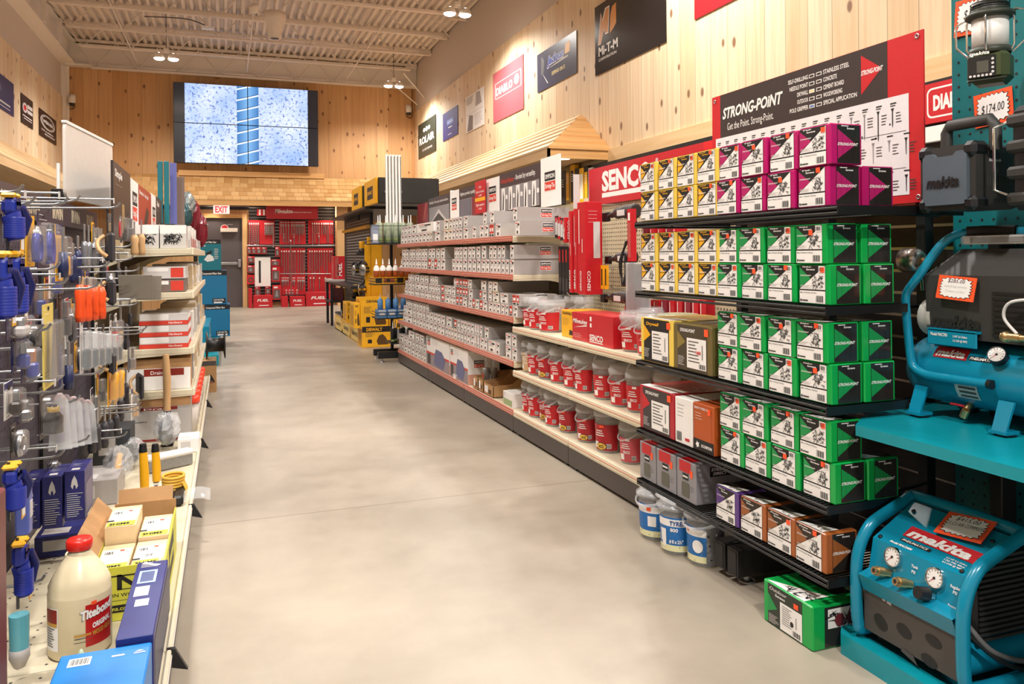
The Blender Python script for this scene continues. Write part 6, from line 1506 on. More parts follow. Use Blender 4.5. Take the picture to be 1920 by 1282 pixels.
for (a1, b1, a2, b2) in ((464,463,471,476),(472,463,480,476),(481,463,490,476),(491,463,500,476),(516,462,524,481),(463,480,477,492),(463,497,477,511),(463,515,477,533),(508,486,524,498),(509,499,525,528),(511,534,527,562),(478,536,488,556),(497,536,507,552)):
    fpanel(a1, b1, a2, b2, YW-.12, 'blister_pack', 'red blister pack on the far wall, %s of those around the white display panel' % ordw(k), mBk if k % 3 else SRED, 'package', art2 if k == 7 else art1, .03, 'red blister packs on the far wall'); k += 1
def art(c, w, h): c.rect('front', w*.25, h*.12, w*.38, h*.88, INK).rect('front', w*.18, h*.35, w*.2, h*.6, GREY)
fpanel(478, 482, 507, 537, YW-.16, 'display_panel', 'white display panel with one tall black tool standing before the red packs', PAPER, 'display panel', art, .03)
def artf(s): 
    def f(c, w, h): c.tx('front', s, w*.2, h*.5, h*.2, PAPER, 1, 'l', .03, .2, fit=w*.6).rect('front', w*.3, h*.15, w*.8, h*.22, PAPER)
    return f
for (a1, b1, a2, b2, s_, lb) in ((475,554,511,574,'FUEL','wide red tool carton on the floor under the white display panel'), (466,541,473,575,'','tall narrow red carton beside the exit door frame'), (528,556,540,572,'','small red carton on the floor between two wider ones'), (544,556,572,573,'FUEL','red carton on the floor under the lower middle bit panel'), (574,548,620,571,'FUEL','largest red carton on the floor at the right of the far wall')):
    a = fw(a1, b2, YW-.5); h = fw(a1, b1, YW-.5).z-.0; b_ = fw(a2, b2, YW-.5); h = max(h, .2)
    c = Carton(b_.x-a.x, .3, h, SRED, .004)
    if s_: artf(s_)(c, b_.x-a.x, h)
    tag(obj('tool_carton', c, None, (a.x, YW-.5, 0)), lb, 'box')

# ================================================================== YELLOW TOOL DISPLAY, middle right
XD = 1.62; Y0, Y1 = yx(684, XD, .3), yx(628, XD, .3)
t = thing('yellow_tool_display', 'yellow and black tool display with black pegboard left of the caulk rack', 'display stand', (XD, Y0+.38, 0))
mPk = mat('black pegboard', '#1c1a19', .5); D_ = Y1-Y0-.38
b = MB().box(0, .9, .0, D_, 0, .05, BLACK); 
obj('plinth', b, t)
c = Carton(D_, .02, .22, YEL); 
for q in range(3): c.rect('front', D_*(.02+.33*q), .015, D_*(.31+.33*q), .205, mat('pale yellow panel', '#e8c878', .5)); 
for q in range(3): c.tx('front', 'GUARANTEED', D_*(.06+.33*q), .08, .05, INK, 2, 'l', .03, fit=D_*.2)
obj('kick_panel', c, t, (0, D_, 0), RX)
b = MB().box(.16, .20, .1, D_, .22, 1.72, mPk)
for i in range(26):
    for j in range(26): b.add([(.1595, .2+i*.08-.014, .6+j*.042-.007), (.1595, .2+i*.08+.014, .6+j*.042-.007), (.1595, .2+i*.08+.014, .6+j*.042+.007), (.1595, .2+i*.08-.014, .6+j*.042+.007)], [(0,3,2,1)], LGREY)
obj('pegboard', b, t)
obj('end_column', MB().box(.08, .30, .02, .10, .22, 1.30, DYEL, .01).box(.10, .15, .0, .02, .3, 1.40, DYEL, .01), t)
obj('shelf', MB().box(.0, .16, .1, D_, .24, .27, BLACK), t); obj('shelf', MB().box(-.1, .16, .1, D_, .72, .75, BLACK), t); obj('top_shelf', MB().box(-.05, .9, -.75, D_, 1.72, 1.75, BLACK), t)
obj('crown', MB().box(.12, .16, .1, D_, 1.52, 1.56, YEL), t)
for i, (pa_, pb2, lb) in enumerate(((686, 707, 'nearer black tool case with a yellow lettered front on top of the display'), (662, 678, 'farther black tool case with a yellow lettered front on top of the display'))):
    y1, y0 = yx(pa_, XD-.0, 1.95), yx(pb2, XD, 1.95); w = y1-y0
    tt = thing('tool_case', lb, 'tool case', (XD-.02, y1, 1.751), RX)
    h = .30
    obj('case_body', MB().box(0, w, .03, .75, 0, h, mat('black case plastic', '#2a2826', .4), .012), tt)
    c = Carton(w, .03, h, DYEL, .008); c.rect('front', w*.28, h*.22, w*.78, h*.72, INK).tx('front', 'DEWALT', w*.53, h*.42, h*.13, YEL, 2, 'c', .03, fit=w*.42); obj('front_panel', c, tt)
    obj('latch', MB().box(w*.96, w*1.05, .1, .3, h*.4, h*.48, MET, .003), tt)
def dw(px, py, sc, label, kind):
    o = aX(px, py, XD+(.07 if px > 660 else .02))
    t = thing('power_tool', label, 'power tool', o, RX+(random.random()-.5), 'tools on the yellow display'); s = sc
    if kind == 0: b = MB().lathe([(0,0),(.07,0),(.075,.04),(.05,.08)], mGun, 14).lathe([(.05,.08),(.05,.16),(.055,.2),(.0,.21)], YEL, 14); obj('body', b, t); obj('base', MB().box(-.09,.09,-.09,.09,-.03,0,BLACK,.01).tube(curve([(-.06,0,.05),(-.12,0,.08),(-.12,0,.14),(-.05,0,.15)]),.012,BLACK,8), t)
    elif kind == 1: obj('body', MB().box(-.12,.1,-.05,.05,.02,.12,mGun,.02).box(-.06,.1,-.052,.052,.05,.09,YEL,.005).tube(curve([(-.12,0,.1),(-.18,0,.16),(-.06,0,.22),(.06,0,.16)]),.02,BLACK,8), t); obj('blade', MB().lathe([(0,-.004),(.1,-.004),(.1,.004),(0,.004)], MET, 20, (.02,-.06,.06), ax='y'), t)
    else: obj('body', MB().tube(curve([(-.15,0,.05),(0,0,.06),(.12,0,.06)]),[.03]*6+[.04]*7,YEL,10).tube([(.08,0,.04),(.07,0,-.1)],.022,BLACK,8), t); obj('chuck', MB().cyl((-.21,0,.05),(-.14,0,.05),.02,BLACK,10), t)
    t.scale = (s*.68,)*3
for (px, py, sc, lb, k) in ((679, 474, 1.1, 'yellow router hanging highest on the black pegboard', 0), (672, 404, .9, 'yellow drill clipped at the top of the black pegboard', 2), (668, 513, 1.1, 'circular saw at the left on the black display shelf', 1), (684, 513, 1.1, 'circular saw at the right on the black display shelf', 1), (668, 556, 1.2, 'dark tool on the lower black shelf at the left', 0), (683, 550, 1.2, 'dark tool on the lower black shelf next to the saw carton', 1), (647, 597, 1.3, 'silver saw low on the display at its far end', 1), (655, 594, 1.3, 'silver saw low on the display, second from the far end', 1)  ): dw(px, py, sc, lb, k)
def dcart(px0, py0, px1, py1, label, black=False, dy=0):
    yy = Y0+dy; a = aY(px0, py1, yy); b_ = aY(px1, py0, yy); w, h = b_.x-a.x, b_.z-a.z
    c = Carton(w, .35, h, YEL, .004)
    if black: c.rect('front', .002, h*.72, w-.002, h-.002, INK).tx('front', 'DEWALT', w*.15, h*.78, h*.15, YEL, 2, 'l', .04, fit=w*.55)
    else: c.tx('front', 'DEWALT', w*.22, h*.84, h*.08, INK, 1, 'l', .04, fit=w*.5)
    c.dec('front', [(w*.55,h*.12),(w*.9,h*.12),(w*.92,h*.2),(w*.8,h*.5),(w*.7,h*.62),(w*.58,h*.55),(w*.5,h*.3)], mat('brown tool print', '#5a3c18', .5)).lines('front', w*.12, w*.45, h*.7, 5, h*.045, DGREY, h*.015, 1).rect('front', w*.2, h*.2, w*.34, h*.38, INK).rect('left', .05, h*.1, .3, h*.9, mat('amber print', '#c88f22', .5))
    return tag(obj('tool_carton', c, None, (a.x, yy, max(a.z, .0))), label, 'box')
dcart(676, 557, 728, 617, 'large yellow saw carton stacked on the black banded one')
dcart(679, 621, 733, 663, 'yellow carton with a black lettered band on the floor', True)
dcart(730, 595, 757, 617, 'small yellow carton right of the large saw carton')
dcart(650, 566, 663, 606, 'narrow yellow carton at the left of the display', dy=.9)
dcart(664, 568, 675, 616, 'narrow yellow carton between two larger yellow ones', dy=.01)
# bench with a red carton beyond
q0, q1 = aY(618, 524, 13.2), aY(655, 524, 13.2)
t = thing('work_bench', 'narrow work bench with a grey top holding the upright red carton', 'bench', (q0.x, 13.2, 0)); w = q1.x-q0.x; h = q0.z
obj('bench_top', MB().box(0, w, 0, .7, h-.05, h, mat('pale grey top', '#b9b4ae', .4), .005), t)
for (x_, y_) in ((.02, .04), (w-.06, .04), (.02, .62), (w-.06, .62)): obj('leg', MB().box(x_, x_+.04, y_, y_+.04, 0, h-.05, BLACK), t)
obj('lower_shelf', MB().box(0, w, 0, .7, h*.5, h*.5+.03, BLACK), t)
a = aY(626, 519, 13.25); b_ = aY(653, 480, 13.25); c = Carton(b_.x-a.x, .3, b_.z-h, SRED, .004); c.tx('front', 'FUEL', (b_.x-a.x)*.55, .05, .07, PAPER, 1, 'l', .03, .2, fit=.22, rot=90).rect('front', .02, .02, .08, b_.z-h-.02, mat('pale red print', '#b35450', .4))
tag(obj('tool_carton', c, None, (a.x, 13.25, h+.001)), 'red carton with upright white lettering on the bench', 'box')
for i, (px, py) in enumerate(((632, 552), (642, 552))):
    a = aY(px, py, 13.3); tag(obj('tool_carton', Carton(.16, .3, .2, YEL if i else mat('dark maroon card', '#5a2026', .5), .004), None, (q0.x+.07+.19*i, 13.3, h*.5+.031)), ('dark maroon box under the bench top', 'yellow tool box under the bench top')[i], 'box')

# ================================================================== CAULK RACK at the far end of the grey cartons
XC, YC = 1.47, ys[0]+.10                     # trays run across the aisle end, tubes in rows along x
t = thing('caulk_rack', 'black tiered wire rack of sealant tubes at the far end of the grey cartons', 'shelf unit')
WC, DC = .50, .34
for x in (XC+.26, XC+WC-.04): obj('upright', MB().box(x, x+.03, YC+DC-.03, YC+DC, .1, 1.60, BLACK), t)
zt = [aY(730, 456, YC).z, aY(730, 532, YC).z, aY(730, 596, YC).z, .20]
for kz, z in enumerate(zt):
    xo = (0, .02, .05, .2)[kz]; b = MB().box(XC+xo, XC+WC, YC, YC+DC, z-.012, z, BLACK)
    if z > .3:
        for zz in (z+.03, z+(.06 if z < 1.2 else .19)): b.tube([(XC+xo, YC+DC, zz), (XC+xo, YC, zz), (XC+WC, YC, zz), (XC+WC, YC+DC, zz)], .004, BLACK, 6)
    obj('tray', b, t)
for y in (YC+.02, YC+.30): obj('foot', MB().box(XC+.06, XC+WC, y-.03, y+.03, .04, .11, BLACK, .004).cyl((XC+.1, y, 0), (XC+.1, y, .04), .012, MET, 8).lathe([(0,0),(.03,0),(.03,.008),(0,.012)], MET, 12, (XC+.1, y, 0)), t)
mTube = mat('grey green sealant tube', '#a7b49b', .4)
def stube(m, label, loc, r=.027, h=.22):
    t = thing('sealant_tube', label, 'sealant tube', loc, 0, 'sealant tubes on the wire rack')
    obj('cartridge', MB().lathe([(0,0),(r,0),(r,h),(r*.9,h+.004),(0,h+.006)], m, 14).lathe([(r+.0005,h*.08),(r+.0005,h*.25)], mat('olive label', '#7d8f5a', .4), 14), t)
    obj('nozzle', MB().lathe([(.009,h),(.007,h+.02),(.003,h+.09),(0,h+.09)], PAPER, 8), t)
    return t
P1 = None
for r_ in range(2):
    for i in range(5):
        lb = 'grey green sealant tube, top tray, %s row, %s from the left' % (('front', 'back')[r_], ordw(i))
        loc = (XC+.10+i*.085, YC+.05+r_*.12, zt[0]+.001)
        if P1 is None: P1 = stube(mTube, lb, loc)
        else: dup(P1, loc, 0, lb)
c = Carton(.07, .1, .2, mat('blue grey box', '#8f97ad', .5)); c.rect('front', .01, .02, .06, .1, PAPER)
tag(obj('small_box', c, None, (XC+.008, YC+.02, zt[0]+.001)), 'blue grey box left of the sealant tubes on the top tray', 'box')
P2 = None
for i in range(6):
    loc = (XC+.06+i*.07, YC+.07, zt[1]+.072); lb = 'white nozzled adhesive bottle on the second tray, %s from the left' % ordw(i)
    if P2 is None:
        P2 = thing('adhesive_bottle', lb, 'bottle', loc, 0, 'adhesive bottles on the second tray')
        obj('bottle', MB().lathe([(0,0),(.032,0),(.032,.10),(.012,.13),(.012,.14),(0,.14)], mat('orange brown label', '#b0582c', .4), 14).lathe([(.0325,.07),(.0325,.10),(.013,.13)], PAPER, 14), P2)
        obj('spout', MB().lathe([(.01,.14),(.003,.20),(0,.20)], PAPER, 8), P2)
    else: dup(P2, loc, 0, lb)
for i in range(2):
    b = Carton(.228, .3, .07, YEL); b.rect('front', .01, .008, .08, .064, INK).rect('front', .1, .01, .22, .06, mat('orange brown label', '#b0582c', .4)).rect('front', .13, .02, .17, .05, INK, 2)
    tag(obj('tray_carton', b, None, (XC+.028+i*.235, YC+.008, zt[1]+.001)), 'flat yellow and brown carton under the adhesive bottles, %s one' % ('left', 'right')[i], 'box')
mBl = mat('soft blue box', '#5b8ec4', .45)
for i in range(4):
    c = Carton(.1, .15, .09, mBl); c.rect('front', .02, .03, .08, .06, PAPER); c.rect('front', .01, .07, .09, .085, LGREY)
    tag(obj('small_box', c, None, (XC+.058+i*.108, YC+.01, zt[2]+.001)), 'soft blue box on the third tray, %s from the left' % ordw(i), 'box', 'blue boxes on the third tray')
P3 = None
for i in range(5):
    loc = (XC+.1+i*.085, YC+.08, zt[2]+.0925); lb = 'blue bottle standing on the blue boxes, %s from the left' % ordw(i)
    if P3 is None:
        P3 = thing('adhesive_bottle', lb, 'bottle', loc, 0, 'bottles on the blue boxes'); obj('bottle', MB().lathe([(0,0),(.03,0),(.03,.1),(.01,.12),(0,.12)], mBl, 12), P3); obj('spout', MB().lathe([(.009,.12),(.003,.17),(0,.17)], LGREY, 8), P3)
    else: dup(P3, loc, 0, lb)
P4 = None
for i in range(6):
    loc = (XC+.23+i*.045, YC+.05+.08*(i % 2), zt[3]+.001); lb = 'black sealant tube with a white tip low on the rack, %s from the left' % ordw(i)
    if P4 is None: P4 = stube(BLACK, lb, loc, .020, .15)
    else: dup(P4, loc, 0, lb)
top = aY(736, 286, YC+.06).z; x0 = aY(738, 390, YC+.2).x
for i in range(5):
    b = MB().box(-.015, .015, 0, .03, 0, top-zt[0]-.001, PAPER, .002).box(.005, .013, -.0006, 0, 0.01, top-zt[0]-.02, INK)
    tag(obj('track_strip', b, None, (x0-.065+i*.036, YC+.2, zt[0]+.001), 0, R(-1.5), 0), 'tall white and black track strip among the sealant tubes, %s from the left' % ordw(i), 'strip', 'white track strips in a bundle')
# ================================================================== LEFT SHELVING: two pegboard bays, then shelf bays
XS, XP = -.15, -.66                          # base shelf front, pegboard face
LY = [.95, 2.15, 3.37, 4.57, 5.79, 7.01, 8.2]
mPegD = mat('dark violet grey pegboard', '#3e3848', .5); mLb = BEIGE
for i in range(5):
    lab = ('nearest left pegboard bay with the blue flat box on its base shelf', 'left pegboard bay with the hanging blue clamps and the glue jug', 'left pegboard bay of orange handled chisels and black trowels', 'left shelf bay holding the red and white cartons', 'farthest left shelf bay before the teal saw cartons')[i]
    t = thing('shelf_unit', lab, 'shelf unit', (0, 0, 0), 0, 'sections of the left hand shelving'); y0, y1 = LY[i], LY[i+1]
    pegb = i < 3
    b = MB().box(XP-.03, XP, y0, y1, .05, 1.38 if pegb else 1.28, mPegD if pegb else mPeg)
    if pegb:
        y = y0+.03
        while y < y1-.02:
            z = .2
            while z < 1.36: b.add([(XP+.0008, y-.004, z-.004), (XP+.0008, y+.004, z-.004), (XP+.0008, y+.004, z+.004), (XP+.0008, y-.004, z+.004)], [(0,1,2,3)], INK); z += .0381
            y += .0381
    obj('back_panel', b, t)
    for y in (y0, y1-.03): obj('upright', MB().box(XP-.05, XP+.012, y, y+.03, 0, 1.385 if pegb else 1.285, BLACK if pegb else mLb), t)
    b = MB().box(XP, XS, y0+.003, y1-.003, .135, .165, mLb, .003).box(XS, XS+.012, y0+.006, y1-.006, .12, .172, CREAM, .003).box(XS+.012, XS+.014, y0+.006, y1-.006, .138, .143, DGREY).box(XS+.012, XS+.014, y0+.006, y1-.006, .155, .159, LGREY)
    for q in range(28): 
        for r_ in range(6): b.cyl((XP+.06+r_*.06, y0+.03+q*.042, .1652), (XP+.06+r_*.06, y0+.03+q*.042, .1656), .004, DGREY, 5) if i < 2 else None
    obj('base_deck', b, t)
    obj('kick_plate', MB().box(XS-.05, XS-.03, y0, y1, .0, .135, mKick), t)
    obj('end_clip', MB().prism([(XS, .13), (XS+.05, .115), (XS+.02, .172), (XS, .172)], 'y', y1-.016, y1-.002, BLACK), t)
    if i >= 4: obj('top_board', MB().box(XP, XS-.15, y0+.004, y1-.004, 1.29, 1.32, mLb, .003), t)
    if i >= 3:
        for z in (1.20, .965, .665, .44): 
            b = MB().box(XP, XS-.03, y0+.004, y1-.004, z-.03, z, mLb, .003).box(XS-.03, XS-.018, y0+.006, y1-.006, z-.034, z+.004, CREAM, .002)
            for y in (y0+.006, y1-.012): b.prism([(XS-.03, z-.034), (XS-.03, z-.002), (XP, z-.002), (XP, z-.15), (XP+.06, z-.10), (XP+.2, z-.045)], 'y', y, y+.006, mLb)
            obj('shelf', b, t)
# header strip above the pegboards
for i in range(2):
    y0, y1 = LY[i+1], LY[i+2]; w = y1-y0-.01
    c = Carton(w, .012, .10, mat('header plum grey', '#4a4048', .4))
    for q in range(3): c.tx('front', 'IRWIN', w*(.06+.33*q), .025, .05, mat('header cream', '#d8cbb0', .4), 1, 'l', .05, fit=.2)
    tag(obj('header_board', c, None, (XP+.03, y0+.005, 1.285), LX), ('plum grey header board with cream lettering nearest the picture edge', 'plum grey header board with cream lettering, farther one behind the chisels')[i], 'sign')

# ---- goods hanging on long hooks
hk = 0
def hook(px, py, L=.24, X=None):
    global hk
    X = XP+L if X is None else X
    tip = aX(px, py, X); y = tip.y; z = tip.z
    b = MB().tube([(XP-X+.002, 0, -.004), (-.03, 0, 0), (-.008, 0, .006), (0, 0, .018)], .0038, mat('dull hook steel', '#8b8a8c', .35, .8), 6)
    if hk % 2 == 0: b.tube([(XP-X+.002, 0, .03), (-.02, 0, .028)], .003, MET, 6).box(-.02, -.018, -.008, .008, .014, .032, LGREY)
    o = tag(obj('peg_hook', b, None, (X, y, z)), 'steel pegboard hook, %s in order down the left pegboards' % ordw(hk), 'hook', 'steel hooks on the left pegboards'); hk += 1
    return o
def hang(px, py, X): return aX(px, py, X)
def blister(px, ptop, pbot, w, X, bg, tool, label, cat='package', header=None, d=.03, back=BLIS, rz=0):
    a = aX(px, ptop, X); h = a.z-aX(px, pbot, X).z
    t = thing('blister_pack', label, cat, (X, a.y, a.z-h), LX+rz)
    c = Carton(w, .002, h, bg); 
    if header: c.rect('front', 0, h*.82, w, h, header, 1)
    c.lines('front', w*.1, w*.8, h*.94, 2, .012, PAPER if bg != PAPER else DGREY).lines('front', w*.12, w*.6, h*.2, 3, .01, DGREY)
    c.dec('front', [(w*.5+.012*math.cos(q), h-.012+.006*math.sin(q)) for q in [2*PI*k/10 for k in range(10)]], INK, 2)
    obj('backing_card', c, t)
    b = MB().box(w*.08, w*.92, -d, -.0005, h*.08, h*.8, back, .006); obj('blister', b, t)
    b = MB(); tool(b, w, h, d); obj('packed_tool', b, t)
    return t
def T_pliers(m, m2=MET):
    def f(b, w, h, d):
        for s in (-1, 1): b.tube(curve([(w*.5+s*.008, -d*.5, h*.62), (w*.5+s*.02, -d*.5, h*.5), (w*.5+s*.024, -d*.5, h*.3), (w*.5+s*.014, -d*.5, h*.12)]), .009, m, 8)
        b.cyl((w*.5, -d*.3, h*.62), (w*.5, -d*.7, h*.62), .016, m2, 12).tube([(w*.5-.004, -d*.5, h*.62), (w*.5, -d*.5, h*.78)], [.012, .004], m2, 8)
    return f
def T_bar(m, m2=MET):
    def f(b, w, h, d): b.box(w*.3, w*.7, -d*.9, -d*.1, h*.1, h*.45, m, .005).box(w*.4, w*.6, -d*.7, -d*.3, h*.45, h*.78, m2, .002)
    return f
def T_saw(b, w, h, d):
    b.prism([(w*.2, h*.1), (w*.75, h*.1), (w*.6, h*.76), (w*.4, h*.76)], 'y', -d*.5, -d*.4, MET)
    for k in range(14): b.box(w*.75-.001-k*.15*w/14, w*.78-k*.15*w/14, -d*.5, -d*.4, h*(.1+k*.047), h*(.12+k*.047), DGREY)
def clamp(px, ptop, pbot, X, label, sc=None):
    a = aX(px, ptop, X); H_ = a.z-aX(px, pbot, X).z
    t = thing('trigger_clamp', label, 'clamp', (X, a.y, a.z-H_), 0, 'cobalt blue trigger clamps')
    k = H_
    b = MB().box(-.02, .02, -.028, .028, k*.52, k*.92, IRB, .012).tube([(.0, 0, k*.55), (.008, 0, k*.3), (.012, 0, k*.02)], [.026, .024, .02], IRB, 12)
    for q in range(9): b.lathe([(.026, 0), (.0285, .004), (.026, .008)], IRB, 12, (.009-.0012*0, 0, k*(.06+q*.045)))
    for (y_, z_) in ((-.012, .74), (.012, .74), (-.012, .82), (.012, .82)): b.box(.0195, .0208, y_-.009, y_+.009, k*z_-.008, k*z_+.008, mat('deep cobalt', '#151c58', .4))
    obj('handle_body', b, t)
    obj('jaw_pad', MB().box(-.02, .02, -.032, -.010, k*.90, k, DYEL, .006), t); obj('jaw_pad', MB().box(-.02, .02, .010, .032, k*.90, k, DYEL, .006), t)
    obj('trigger', MB().tube([(.02, .03, k*.7), (.03, .05, k*.45), (.025, .04, k*.15)], [.012, .014, .008], mat('deep cobalt', '#151c58', .4), 8), t)
    obj('steel_bar', MB().box(-.012, -.004, -.004, .004, -k*.2, k*1.02, mat('dark steel bar', '#4a4c52', .3, .8)), t)
    t.scale = (.72, .78, 1)
    obj('swing_tag', MB().box(.02, .0215, .01, .05, k*.28-.05, k*.28+.02, YEL).box(.0216, .022, .014, .046, k*.28-.045, k*.28-.02, PAPER), t)
    return t
clamp(20, 362, 452, -.42, 'upper blue trigger clamp with yellow pads at the left picture edge')
clamp(27, 470, 592, -.42, 'lower large blue trigger clamp with yellow pads')
clamp(2, 470, 600, -.40, 'blue trigger clamp cut off by the picture edge')
clamp(38, 1010, 1120, -.45, 'blue trigger clamp hanging low beside the glue jug')
clamp(22, 868, 958, -.42, 'small blue clamp left of the navy boxes')
blister(48, 402, 500, .09, -.45, YEL, T_pliers(IRB), 'yellow card blister pack right of the upper blue clamp')
blister(70, 394, 506, .14, -.45, mat('plum card', '#4a3f58', .4), T_pliers(IRB, mat('dark steel bar', '#4a4c52', .3, .8)), 'clear blister pack with blue handled pliers and a yellow foot label', header=mat('plum dark', '#2c2740', .4))
blister(104, 420, 528, .10, -.47, YEL, T_bar(YEL), 'tall yellow card pack under the clear panel, left of the snips', header=NAVY)
blister(80, 572, 735, .13, -.45, mat('pale yellow card', '#e6cf6a', .45), T_saw, 'long pale yellow saw card in the middle of the near pegboard')
blister(12, 586, 640, .12, -.42, mat('plum card', '#4a3f58', .4), T_bar(LGREY), 'small tilted black and white knife pack at the picture edge')
blister(22, 628, 700, .05, -.42, mat('deep cobalt', '#151c58', .4), T_bar(IRB), 'narrow blue handled chisel pack at the picture edge')
blister(40, 640, 720, .07, -.44, mat('plum card', '#4a3f58', .4), T_bar(IRB, mat('copper print', '#c77a45', .4)), 'dark pack with two long blue handles left of the saw card')
blister(74, 728, 828, .075, -.47, mat('brown black card', '#3a302c', .4), (lambda b, w, h, d: b.lathe([(0,h*.1),(w*.32,h*.1),(w*.32,h*.4),(w*.2,h*.48),(w*.18,h*.62),(0,h*.62)], mat('smoky jar', '#2a2220', .15), 14, (w*.5,-d*.5,0)).lathe([(w*.2,h*.5),(w*.2,h*.6),(0,h*.61)], mat('amber liquid', '#b8964a', .3), 14, (w*.5,-d*.5,0))), 'small dark pack with a gold capped jar', d=.05)
for i, (px, a1, b1) in enumerate(((118, 425, 520), (128, 640, 730))):
    a = aX(px, a1, -.45); h = a.z-aX(px, b1, -.45).z
    t = thing('chisel', ('dark blue handled chisel hanging right of the tall yellow pack', 'blue handled chisel pair tool hanging below the saw card')[i], 'chisel', (-.45, a.y, a.z-h))
    obj('handle', MB().lathe([(0,0),(.013,.0),(.015,h*.2),(.012,h*.5),(0,h*.5)], mat('dark blue grip', '#232b52', .4), 12), t); obj('blade', MB().box(-.003,.003,-.01,.01,h*.5,h,MET), t)
# snips, silver tools, orange chisels
def long_tool(name, px, ptop, pbot, X, hm, bm, label, hr=.013, hfrac=.5, bw=.012, cat='hand tool', grp=None, lean=0, handle_down=True):
    a = aX(px, ptop, X); h = a.z-aX(px, pbot, X).z
    t = thing(name, label, cat, (X, a.y, a.z), 0, grp, rx=lean)
    z0, z1 = (-h, -h*(1-hfrac)) if handle_down else (-h*hfrac, 0)
    obj('handle', MB().lathe([(0,z0),(hr*.8,z0),(hr,z0+(z1-z0)*.15),(hr*.85,z0+(z1-z0)*.5),(hr*1.05,z0+(z1-z0)*.8),(hr*.6,z1),(0,z1)], hm, 12), t)
    if handle_down: obj('blade', MB().box(-.0025,.0025,-bw,bw,z1,0,bm,.001), t)
    else: obj('blade', MB().box(-.0025,.0025,-bw,bw,-h,z0,bm,.001), t)
    return t
mOr = mat('orange handle', '#f0521e', .35); mBg = mat('dark grey grip', '#38363a', .5); mBw = mat('pale wood handle', '#cda473', .5)
for i, px in enumerate((150, 163, 176, 190)): long_tool('chisel', px, 518+i*2, 604-i*2, -.44, mOr, MET, 'orange handled chisel on the long hook, %s of four' % ('farthest left', 'second', 'third', 'farthest right')[i], .016, .82, .008, 'chisel', 'orange handled chisels')
c_ = (('yellow and plum hang card above the left orange chisel', 150), ('yellow and plum hang card above the right orange chisels', 160))
for lb, px in c_: blister(px, 508, 566, .07, -.47, YEL, T_bar(mBg), lb, header=NAVY)
for i, px in enumerate((158, 166, 175, 183, 191)): long_tool('putty_knife', px, 420+i*2, 500, -.5, mat('silver grip', '#8b8d92', .3, .5), MET, 'silver handled tool above the orange chisels, %s from the left' % ordw(i), .012, .6, .008, 'hand tool', 'silver handled tools')
blister(172, 416, 470, .06, -.52, YEL, T_bar(LGREY), 'yellow triangular card between the silver handled tools')
for i, (px, a1, b1) in enumerate(((137, 456, 530), (146, 442, 530))): long_tool('tin_snips', px, a1, b1, -.46, mat('dark blue grip', '#232b52', .4), MET, ('left', 'right')[i]+' dark blue handle of the snips left of the silver tools', .012, .7, .01, 'hand tool', 'dark blue snips')
for i, (px, a1, b1) in enumerate(((252, 415, 478), (265, 412, 478))): long_tool('brush_knife', px, a1, b1, -.40, mBw, MET, '%s pale wooden handled tool hanging under the header signs' % ('left', 'right')[i], .018, .6, .012, 'hand tool', 'wooden handled tools')
for i, (px, a1, b1) in enumerate(((206, 436, 492), (208, 524, 572), (233, 605, 655), (262, 700, 748), (208, 660, 700))):
    a = aX(px, a1, -.43); h = a.z-aX(px, b1, -.43).z
    t = thing('rubber_float', ('black rubber pad', )[0]+' hanging at the aisle end of a hook, %s from the top' % ordw(i), 'float', (-.43, a.y, a.z-h), .3, 'black rubber pads on hooks')
    obj('pad', MB().box(-.012,.012,-.05,.05,0,h,mBg,.011), t); obj('handle', MB().tube(curve([(-.015,-.03,h*.2),(-.04,-.02,h*.4),(-.04,.02,h*.7),(-.015,.03,h*.9)]),.008,mBw,8), t)
for i, px in enumerate((150, 165, 178, 192, 205, 214)):
    blister(px, 600+i*3, 704-i*4, .055, -.45, mat('brown black card', '#3a302c', .4) if i % 2 else LGREY, T_bar(BLACK, LGREY), 'slim clear chisel pack in the middle row, %s from the left' % ordw(i), back=CLEAR)
for i, (px, a1) in enumerate(((202, 682), (214, 678))):
    blister(px, a1, a1+82, .10, -.44, DYEL, (lambda b, w, h, d: b.tube(curve([(w*.3,-d*.5,h*.15),(w*.25,-d*.6,h*.5),(w*.5,-d*.7,h*.7),(w*.7,-d*.5,h*.4),(w*.65,-d*.5,h*.15)]), .014, DYEL, 8)), ('left', 'right')[i]+' strong yellow work glove pack')
for i, px in enumerate((112, 124, 138, 152, 164)):
    a = aX(px, 738+3*i, -.46); h = a.z-aX(px, 842-i*3, -.46).z
    b = MB().prism([(-.03,0),(.03,0),(.022,h*.85),(.006,h),(-.006,h),(-.022,h*.8)], 'y', -.02, .02, CLEAR2).cyl((0,0,h*.12),(0,0,h*.75),.012,mat('mauve sleeve','#8d8294',.4),8).tube(curve([(-.012,0,h*.9),(0,.01,h*.98),(.012,0,h*.9)]),.004,mat('pink tie','#b07a78',.5),6)
    tag(obj('bagged_tool', b, None, (-.46, a.y, a.z-h), .2), 'clear bagged tool with pinkish tie, %s from the left' % ordw(i), 'package', 'clear bagged tools on the left pegboard')
for i, (px, a1, b1) in enumerate(((172, 770, 850), (182, 765, 845), (196, 760, 840), (206, 765, 822), (218, 755, 815), (226, 720, 790), (236, 690, 765))): long_tool('scraper', px, a1, b1, -.45, mBg, MET, 'black handled scraper in the lower left rows, %s from the left' % ordw(i), .014, .62, .014, 'hand tool', 'black handled scrapers')
for i, (px, a1, b1) in enumerate(((215, 590, 660), (226, 560, 640), (236, 500, 560), (244, 560, 610), (222, 470, 530), (192, 440, 520))): long_tool('trowel', px, a1, b1, -.48, mBg, mat('worn steel', '#8f8a84', .35, .7), 'black handled trowel with steel blade, %s along the far pegboard' % ordw(i), .013, .45, .03, 'trowel', 'black handled trowels')
